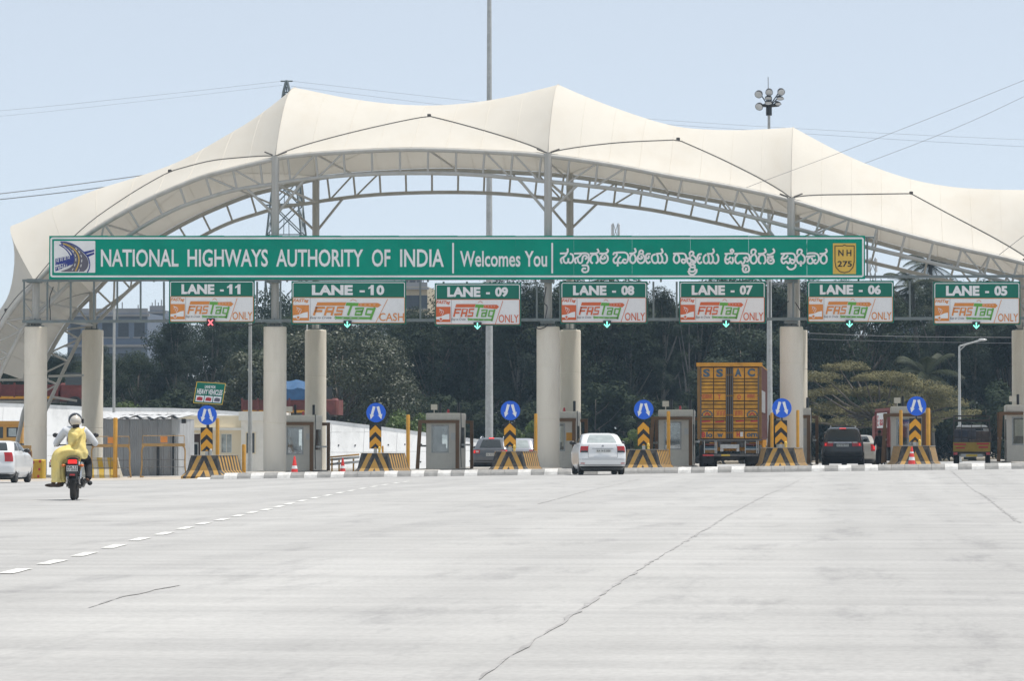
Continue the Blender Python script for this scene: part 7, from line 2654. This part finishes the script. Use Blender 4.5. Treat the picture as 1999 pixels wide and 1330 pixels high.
# cellular masts far behind
def cell_mast(px, y0, hw, Y, label):
    t = thing('cell_mast', label, 'mast', gpt(px, Y))
    x = at(px, 600, Y).x
    k = Y / F
    z1 = at(px, y0, Y).z
    z0 = 0.0
    h = hw * k
    n = 14
    C = [(-h, -h), (h, -h), (h, h), (-h, h)]
    for i in range(4):
        strut('mast_leg', (x + C[i][0], Y + C[i][1], z0), (x + C[i][0], Y + C[i][1], z1), 0.06, M['galv'], t, n=4)
    for k_ in range(n):
        a, b = z0 + (z1 - z0) * k_ / n, z0 + (z1 - z0) * (k_ + 1) / n
        for i in range(4):
            j = (i + 1) % 4
            p = (x + C[i][0], Y + C[i][1], a if k_ % 2 else b)
            q = (x + C[j][0], Y + C[j][1], b if k_ % 2 else a)
            strut('mast_brace', p, q, 0.04, M['galv'], t, n=4)
    for sg in (-1, 1):
        mb = MB()
        mb.bbox(x + sg * (h + 0.1) - 0.12, x + sg * (h + 0.1) + 0.12, Y - 0.3, Y - 0.1, z1 - 1.6, z1 - 0.1, 0.03)
        mb.build('antenna_panel', M['white'], t, world=True)
cell_mast(1202, 436, 5, 420, 'slim grey lattice cell mast peeping over the long green board')
cell_mast(1704, 503, 5, 400, 'slim grey lattice cell mast right of the yellow route shield')

# ================================================================== FAR BUILDINGS
M['farblue'] = mat('far_blue_wall', (0.16, 0.20, 0.27), 0.8, var=0.12, scale=0.3, dirt=(0.12, 0.13, 0.16), dirt_scale=0.3, dirt_amt=0.6)
M['farbeige'] = mat('far_beige_wall', (0.46, 0.40, 0.29), 0.8, var=0.08, scale=0.3)
M['fargrey'] = mat('far_grey_wall', (0.30, 0.30, 0.31), 0.8, var=0.1, scale=0.3)
M['fardark'] = mat('far_window', (0.045, 0.055, 0.07), 0.3, var=0.2)
def far_building(px0, px1, ytop, Y, m_, label, floors, nwin, depth=10, tank=None):
    a, b = at(px0, ytop, Y), at(px1, ytop, Y)
    t = thing('far_building', label, 'building', ((a.x + b.x) / 2, Y, 0))
    H = a.z
    mb = MB()
    mb.box(a.x, b.x, Y, Y + depth, -0.2, H)
    w_ = mb.build('wall', m_, t, world=True)
    fh = 3.2
    for f in range(floors):
        z1 = H - 0.5 - fh * f
        mb = MB()
        mb.box(a.x - 0.25, b.x + 0.25, Y - 0.5, Y - 0.002, z1 + 0.15, z1 + 0.4)
        mb.build('floor_slab', M['fargrey'], t, world=True)
        for k in range(nwin):
            x = a.x + (b.x - a.x) * (k + 0.5) / nwin
            mb = MB()
            mb.box(x - 0.55, x + 0.55, Y - 0.03, Y - 0.003, z1 - 2.0, z1 - 0.5)
            wd = mb.build('window', M['fardark'], t, world=True)
            mb = MB()
            mb.box(x - 0.68, x + 0.68, Y - 0.12, Y - 0.031, z1 - 2.12, z1 - 2.0)
            mb.build('sill', M['fargrey'], wd, world=True)
    for k in range(5):
        x = a.x + (b.x - a.x) * (k + 0.3) / 5
        strut('roof_bar', (x, Y + 1, H), (x, Y + 1, H + 0.9 + 0.3 * (k % 2)), 0.06, M['fargrey'], t, n=5)
    mb = MB()
    mb.box(a.x, b.x, Y, Y + 0.2, H + 0.003, H + 0.5)
    mb.build('parapet', M['fargrey'], t, world=True)
    if tank:
        mb = MB()
        mb.lathe([(1.0, H), (1.0, H + 1.3), (0.3, H + 1.6)], c=((a.x + b.x) / 2, Y + 4, 0), n=12)
        mb.build('water_tank', M['fardark'], t, world=True)
    return t
far_building(132, 288, 612, 380, M['farblue'], 'blue grey unfinished building with exposed floors beyond the trees', 3, 5)
far_building(292, 322, 606, 400, M['farblue'], 'small blue shack-like house beside the unfinished building', 1, 1, 6)
far_building(764, 834, 560, 420, M['farbeige'], 'beige building showing between the LANE - 10 and LANE - 09 boards', 3, 4, tank=True)
far_building(1497, 1540, 560, 400, M['fargrey'], 'grey building with a shop board showing right of the LANE - 07 board', 3, 2)
far_building(1735, 1790, 592, 430, M['farblue'], 'pale hazy house below the palms right of the LANE - 06 board', 1, 2)

# ================================================================== TREES
def leaf_mat(name, rgb, var=0.45, gloss=0.45, trans=0.25, spec=0.4):
    m = bpy.data.materials.new(name)
    m.use_nodes = True
    t = m.node_tree
    b = t.nodes["Principled BSDF"]
    b.inputs["Roughness"].default_value = gloss
    b.inputs["Specular IOR Level"].default_value = spec
    tc = t.nodes.new("ShaderNodeTexCoord")
    ns = t.nodes.new("ShaderNodeTexNoise")
    ns.inputs["Scale"].default_value = 0.9
    ns.inputs["Detail"].default_value = 6
    t.links.new(tc.outputs["Object"], ns.inputs["Vector"])
    oi = t.nodes.new("ShaderNodeObjectInfo")
    ad = t.nodes.new("ShaderNodeMath")
    ad.operation = 'MULTIPLY_ADD'
    t.links.new(oi.outputs["Random"], ad.inputs[0])
    ad.inputs[1].default_value = 0.25
    ad.inputs[2].default_value = -0.125
    a2 = t.nodes.new("ShaderNodeMath")
    a2.operation = 'ADD'
    t.links.new(ad.outputs[0], a2.inputs[0])
    t.links.new(ns.outputs["Fac"], a2.inputs[1])
    cr = t.nodes.new("ShaderNodeValToRGB")
    cr.color_ramp.elements[0].position = 0.3
    cr.color_ramp.elements[1].position = 0.72
    cr.color_ramp.elements[0].color = (*[c * (1 - var) for c in rgb], 1)
    cr.color_ramp.elements[1].color = (*[min(1, c * (1 + var)) for c in rgb], 1)
    t.links.new(a2.outputs[0], cr.inputs[0])
    t.links.new(cr.outputs[0], b.inputs["Base Color"])
    tr = t.nodes.new("ShaderNodeBsdfTranslucent")
    t.links.new(cr.outputs[0], tr.inputs[0])
    ms = t.nodes.new("ShaderNodeMixShader")
    ms.inputs[0].default_value = trans
    t.links.new(b.outputs[0], ms.inputs[1])
    t.links.new(tr.outputs[0], ms.inputs[2])
    t.links.new(ms.outputs[0], t.nodes["Material Output"].inputs[0])
    return m
M['leafdark'] = leaf_mat('leaf_dark', (0.036, 0.050, 0.028), gloss=0.7, spec=0.12)
M['leafeuc'] = leaf_mat('leaf_grey_green', (0.040, 0.054, 0.036), gloss=0.65, spec=0.15)
M['leafgloss'] = leaf_mat('leaf_glossy', (0.050, 0.060, 0.030), gloss=0.5, trans=0.15, spec=0.5)
M['leafolive'] = leaf_mat('leaf_olive', (0.135, 0.125, 0.062), var=0.4, trans=0.22, gloss=0.7, spec=0.15)
M['leafbright'] = leaf_mat('leaf_bright', (0.085, 0.13, 0.03), trans=0.3)
M['leafpalm'] = leaf_mat('leaf_palm', (0.036, 0.045, 0.022), trans=0.15, gloss=0.6, spec=0.2)
M['bark'] = mat('bark', (0.10, 0.085, 0.07), 0.9, var=0.3, scale=5, stretch=(1, 1, 0.3))
M['barkpale'] = mat('bark_pale', (0.13, 0.12, 0.105), 0.85, var=0.25, scale=4, stretch=(1, 1, 0.3))
def leaves(name, centers, normals, size, m_, aspect=0.5, parent=None, droop=0.0):
    n = len(centers)
    c = np.asarray(centers, dtype=np.float64)
    d = rng.normal(size=(n, 3))
    d[:, 2] -= droop
    d /= np.linalg.norm(d, axis=1)[:, None] + 1e-9
    if normals is None:
        r_ = rng.normal(size=(n, 3))
    else:      # leaves roughly face outwards from their clump
        nn_ = np.asarray(normals) * 1.0 + rng.normal(size=(n, 3)) * 0.42
        nn_ /= np.linalg.norm(nn_, axis=1)[:, None] + 1e-9
        d = d - nn_ * np.sum(d * nn_, axis=1)[:, None]
        d /= np.linalg.norm(d, axis=1)[:, None] + 1e-9
        r_ = nn_
    b = np.cross(d, r_)
    b /= np.linalg.norm(b, axis=1)[:, None] + 1e-9
    s_ = size * rng.uniform(0.6, 1.3, size=n)[:, None]
    a_ = d * s_ * 0.5
    b_ = b * s_ * 0.5 * aspect
    nn = np.cross(d, b) * s_ * 0.12
    V = np.empty((n, 4, 3))
    V[:, 0] = c - a_
    V[:, 1] = c + b_ + nn
    V[:, 2] = c + a_
    V[:, 3] = c - b_ + nn
    me = bpy.data.meshes.new(name)
    me.vertices.add(4 * n)
    me.vertices.foreach_set("co", V.reshape(-1))
    me.loops.add(4 * n)
    me.loops.foreach_set("vertex_index", np.arange(4 * n, dtype=np.int32))
    me.polygons.add(n)
    me.polygons.foreach_set("loop_start", np.arange(0, 4 * n, 4, dtype=np.int32))
    me.polygons.foreach_set("loop_total", np.full(n, 4, dtype=np.int32))
    me.materials.append(m_)
    me.update(calc_edges=True)
    o = bpy.data.objects.new(name, me)
    COL.objects.link(o)
    o.parent = parent
    return o
def clump_pts(clumps, n, hollow=0.55):
    w_ = np.array([r[0] * r[1] + r[0] * r[2] for c, r in clumps])
    idx = rng.choice(len(clumps), size=n, p=w_ / w_.sum())
    u = rng.normal(size=(n, 3))
    u /= np.linalg.norm(u, axis=1)[:, None]
    rad = (hollow + (1 - hollow) * rng.random(n) ** 0.6)[:, None] * rng.uniform(0.8, 1.15, size=(n, 1))
    C = np.array([c for c, r in clumps])[idx]
    Rr = np.array([r for c, r in clumps])[idx]
    NRM = u / Rr
    NRM /= np.linalg.norm(NRM, axis=1)[:, None]
    NRM[:, 2] += 0.25
    return C + u * rad * Rr, NRM
def tree(name, label, kind, seed, H, Wd, m_leaf, m_bark, nleaf, size, trunk_frac=0.5, nclump=16, crown_z=None, aspect=0.5, droop=0.0, flat=1.0, group=None, shape='round'):
    r = random.Random(seed)
    t = thing(name, label, 'tree', (0, 0, 0), 0, group)
    z0 = H * trunk_frac
    mb = MB()
    top = Vector((r.uniform(-0.3, 0.3), r.uniform(-0.3, 0.3), H * 0.86))
    base_r = 0.025 * H
    path = crom([(0, 0, -0.1), (r.uniform(-0.2, 0.2), r.uniform(-0.2, 0.2), z0 * 0.5), (r.uniform(-0.3, 0.3), r.uniform(-0.3, 0.3), z0), top], 4)
    mb.tube(path, base_r, 8, radii=[base_r * (1 - 0.85 * i / (len(path) - 1)) for i in range(len(path))])
    clumps = []
    for k in range(nclump):
        f = k / max(1, nclump - 1)
        a = r.uniform(0, 6.283)
        if shape == 'tall':
            z = z0 * 0.75 + (H - z0 * 0.75) * (0.05 + 0.93 * f)
            rad = Wd / 2 * (0.35 + 0.65 * math.sin(math.pi * min(1, 0.15 + 0.8 * f))) * r.uniform(0.25, 0.95)
            cr = Wd * r.uniform(0.12, 0.21)
        elif shape == 'flat':
            rr = math.sqrt(r.random())
            rad = Wd / 2 * rr * 0.92
            z = H - 0.55 - (rr ** 2) * H * 0.36 + r.uniform(-0.6, 0.2)
            cr = Wd * r.uniform(0.11, 0.18)
        else:
            rr = r.random() ** 0.5
            z = z0 + (H - z0) * (0.1 + 0.85 * f)
            rad = Wd / 2 * math.sqrt(max(0.05, 1 - (2 * (f * 0.9 + 0.05) - 1) ** 2)) * (0.35 + 0.65 * rr)
            cr = Wd * r.uniform(0.11, 0.19)
        c = Vector((rad * math.cos(a), rad * math.sin(a), z))
        clumps.append((tuple(c), (cr, cr, cr * (0.8 if shape != 'flat' else 0.38) * flat)))
        # limb reaching the clump
        st = path[min(len(path) - 1, int(len(path) * (0.35 + 0.5 * f)))]
        md = st.lerp(c, 0.5) + Vector((0, 0, -0.2))
        if shape != 'tall' or k % 3 == 0:
            mb.tube([st, md, c], 0.05, 5, radii=[base_r * 0.35, base_r * 0.2, base_r * 0.08], caps=False)
    mb.build('trunk', m_bark, t, smooth=True)
    pts_, nrm_ = clump_pts(clumps, nleaf)
    leaves('crown', pts_, nrm_, size, m_leaf, aspect, t, droop)
    return t
def place(src, px, Y, s_=1.0, label=None, used={}):
    if src.name in used:
        o = copy_tree(src)
    else:
        o = src
        used[src.name] = 1
    g = gpt(px, Y)
    o.location = (g.x, Y, gz(g.x, Y) - 0.05)
    o.rotation_euler = (0, 0, random.uniform(0, 6.28))
    q = s_ * random.uniform(0.94, 1.06)
    o.scale = (q * random.uniform(0.9, 1.1), q * random.uniform(0.9, 1.1), q)
    if label:
        o['label'] = label
    return o
GW = 'trees of the wood behind the plaza'
protos_e = [tree('eucalyptus_tree', 'tall narrow grey-green tree in the dark wood behind the plaza', 'e', 20 + k, 15.5, 6.0, M['leafeuc'], M['barkpale'], 15000, 0.24, 0.45, 30, aspect=0.3, droop=0.8, group=GW, shape='tall') for k in range(3)]
protos_b = [tree('broadleaf_tree', 'broad dark-leaved tree in the wood behind the plaza', 'b', 40 + k, 12.0, 9.0, M['leafdark'], M['bark'], 18000, 0.24, 0.3, 34, group=GW) for k in range(3)]
rt = random.Random(3)
spots = []
for row, (Y, step) in enumerate(((262, 74), (284, 84), (312, 92))):
    px = -330 + row * 30
    while px < 2420:
        spots.append((px + rt.uniform(-18, 18), Y + rt.uniform(-6, 6), row))
        px += step
for (px, Y, row) in spots:
    left = px < 560
    hid = px < 330 and row == 2
    euc = rt.random() < (0.3 if left else 0.55)
    hgt = 0.80 if left else (0.95 if 640 < px < 1500 else 0.92)
    if px < 300:
        hgt = 0.62
    pr = rt.choice(protos_e if euc else protos_b)
    sc_ = hgt * (1.0 + 0.07 * row) * (0.88 if euc else 1.08)
    if 690 < px < 900:
        sc_ *= 0.84
    if 1210 < px < 1370:
        sc_ *= 0.93
    if 1700 < px < 1830:
        sc_ *= 0.72
    place(pr, px, Y, sc_)
# the wood's dark floor: shrubs filling between the trunks
SHB = [tree('shrub', 'dark shrub filling the foot of the wood', 's', 70 + k, 4.5, 6.0, M['leafdark'], M['bark'], 4500, 0.34, 0.12, 14, group='shrubs at the foot of the wood') for k in range(2)]
px = -310
while px < 2400:
    place(rt.choice(SHB), px + rt.uniform(-12, 12), 250 + rt.uniform(-4, 4), rt.uniform(0.8, 1.15))
    px += 62
# single trees that stand out
fic = tree('glossy_tree', 'big tree with glossy glinting leaves behind the brown lorry and column', 'f', 91, 9.6, 10.5, M['leafgloss'], M['bark'], 34000, 0.22, 0.2, 60, aspect=0.55)
place(fic, 662, 228, 0.92)
fic2 = tree('glossy_tree', 'smaller glossy-leaved tree left of the column above the cream building', 'f', 93, 7.8, 6.5, M['leafgloss'], M['bark'], 18000, 0.22, 0.2, 36, aspect=0.55)
place(fic2, 512, 232, 0.98)
def rain_tree():
    """umbrella crown in tiers; clump spots measured on the photograph"""
    Y0 = 226.0
    r = random.Random(5)
    base = gpt(1715, Y0)
    t = thing('rain_tree', 'spreading flat-topped olive tree beyond the dark sport utility', 'tree', base)
    spots_ = [(1585, 742), (1612, 738), (1640, 722), (1662, 719), (1688, 741), (1715, 737), (1742, 741), (1768, 750), (1800, 757), (1832, 768), (1858, 790), (1872, 812), (1600, 768), (1635, 762), (1672, 772), (1705, 768), (1738, 775), (1775, 782), (1808, 792), (1840, 812),
              (1590, 800), (1625, 798), (1660, 806), (1698, 800), (1735, 808), (1770, 815), (1805, 822), (1560, 775), (1565, 820), (1645, 828), (1715, 832), (1785, 842)]
    clumps = []
    mb = MB()
    root = base + Vector((0, 0, -0.1))
    fork = base + Vector((0.2, 0, 2.4))
    mb.tube([root, fork.lerp(root, 0.5) + Vector((0.1, 0, 0)), fork], 0.3, 8, radii=[0.34, 0.27, 0.24])
    for k, (px, py) in enumerate(spots_):
        dep = r.uniform(-3.2, 3.2) if k > 11 else r.uniform(-2.0, 3.5)
        p = at(px, py, Y0 + dep)
        rr = r.uniform(0.85, 1.35)
        clumps.append((tuple(p - base), (rr, rr, rr * r.uniform(0.34, 0.48))))
        for q in range(2):
            o_ = Vector((r.uniform(-0.9, 0.9), r.uniform(-0.9, 0.9), r.uniform(-0.25, 0.2)))
            r2 = r.uniform(0.45, 0.75)
            clumps.append((tuple(p - base + o_), (r2, r2, r2 * 0.45)))
        md = fork.lerp(p, 0.55) + Vector((0, 0, -0.25))
        mb.tube([fork, md, p], 0.08, 5, radii=[0.13, 0.07, 0.03], caps=False)
    mb.build('trunk', M['bark'], t, world=True, smooth=True)
    pts_, nrm_ = clump_pts(clumps, 38000, 0.6)
    keep = (nrm_[:, 2] > -0.35)
    leaves('crown', pts_[keep], nrm_[keep], 0.17, M['leafolive'], 0.5, t)
rain_tree()
rain2 = tree('rain_tree', 'smaller rounded olive tree right behind the container truck', 'r', 99, 8.6, 6.4, M['leafeuc'], M['bark'], 10000, 0.26, 0.3, 22)
place(rain2, 1450, 246, 1.0)
for k, (px, Y, s_, lb) in enumerate(((206, 216, 1.0, 'bright green bush above the ramp wall right of the left columns'), (792, 222, 0.75, 'bright green bush above the wall beside the clear booth'), (1035, 220, 0.62, 'bright green bush left of the middle column'), (1232, 226, 0.5, 'low green bush behind the striped barrier beside the white sedan'), (700, 236, 0.8, 'green shrub below the big glossy tree'))):
    b_ = tree('green_bush', lb, 'g', 110 + k, 4.2, 4.6, M['leafbright'], M['bark'], 5000, 0.24, 0.1, 16)
    place(b_, px, Y, s_)
pale = tree('bare_tree', 'slender tree with pale forked bare limbs left of the container truck', 'p', 131, 13.0, 4.0, M['leafeuc'], mat('bark_white', (0.12, 0.115, 0.11), 0.85, var=0.25, scale=4), 5000, 0.22, 0.25, 12, aspect=0.3, droop=0.8)
place(pale, 1342, 256, 0.85)
pale.scale = (0.6, 0.6, 0.85)
# coconut palms
def palm(px, Y, H, label, seed):
    r = random.Random(seed)
    t = thing('coconut_palm', label, 'tree', (0, 0, 0))
    top = Vector((r.uniform(-0.8, 0.8), r.uniform(-0.5, 0.5), H))
    path = crom([(0, 0, -0.1), (top.x * 0.2, top.y * 0.2, H * 0.4), (top.x * 0.6, top.y * 0.6, H * 0.75), top], 5)
    mb = MB()
    mb.tube(path, 0.18, 8, radii=[0.24 - 0.11 * i / (len(path) - 1) for i in range(len(path))])
    mb.build('trunk', M['barkpale'], t, smooth=True)
    nf = 22
    for k in range(nf):
        a = 2 * math.pi * k / nf + r.uniform(-0.15, 0.15)
        el = r.uniform(-0.5, 1.1)
        L = r.uniform(3.0, 3.9)
        rib = []
        for i in range(9):
            s_ = i / 8
            out = L * s_ * math.cos(el) * (1 - 0.12 * s_)
            z = L * s_ * math.sin(el) - 1.7 * s_ * s_
            rib.append(top + Vector((out * math.cos(a), out * math.sin(a), z)))
        mb = MB()
        mb.tube(rib, 0.03, 4, radii=[0.035 * (1 - 0.8 * i / 8) for i in range(9)], caps=False)
        side = Vector((-math.sin(a), math.cos(a), 0))
        for i in range(1, 34):
            s_ = i / 34
            f_ = s_ * 8
            j = min(7, int(f_))
            p = rib[j].lerp(rib[j + 1], f_ - j)
            d = (rib[j + 1] - rib[j]).normalized()
            ll = 0.85 * math.sin(math.pi * (0.12 + 0.82 * s_)) + 0.1
            for sg in (-1, 1):
                tip = p + side * sg * ll * 0.75 + d * ll * 0.45 + Vector((0, 0, -ll * 0.45))
                mb.add([p, p + d * 0.07, tip], [(0, 1, 2)])
        mb.build('frond', M['leafpalm'], t)
    g = gpt(px, Y)
    t.location = (g.x, Y, gz(g.x, Y))
    return t
palm(1798, 268, 12.6, 'tall coconut palm between the LANE - 06 and LANE - 05 boards', 1)
palm(1757, 280, 11.4, 'coconut palm with drooping fronds beside the LANE - 06 board', 2)
palm(1828, 290, 15.2, 'coconut palm poking above the LANE - 05 board below the arch', 3)
palm(1820, 240, 5.6, 'low coconut palm behind the flat-topped olive tree', 4)
palm(1700, 272, 9.0, 'coconut palm standing in the wood above the olive tree', 5)

# ================================================================== DUSTY AIR
def haze():
    m = bpy.data.materials.new('dusty_air')
    m.use_nodes = True
    t = m.node_tree
    for n in list(t.nodes):
        if n.type != 'OUTPUT_MATERIAL':
            t.nodes.remove(n)
    v = t.nodes.new("ShaderNodeVolumePrincipled")
    v.inputs["Color"].default_value = (0.55, 0.78, 1.0, 1)
    v.inputs["Density"].default_value = HAZE
    v.inputs["Anisotropy"].default_value = 0.0
    t.links.new(v.outputs[0], t.nodes["Material Output"].inputs["Volume"])
    mb = MB()
    mb.box(-400, 400, -70, 700, -2.0, 46)
    o = mb.build('haze', m)
    o['kind'] = 'stuff'
    o['label'] = 'thin dusty air over the whole place'
HAZE = 0.00026
haze()
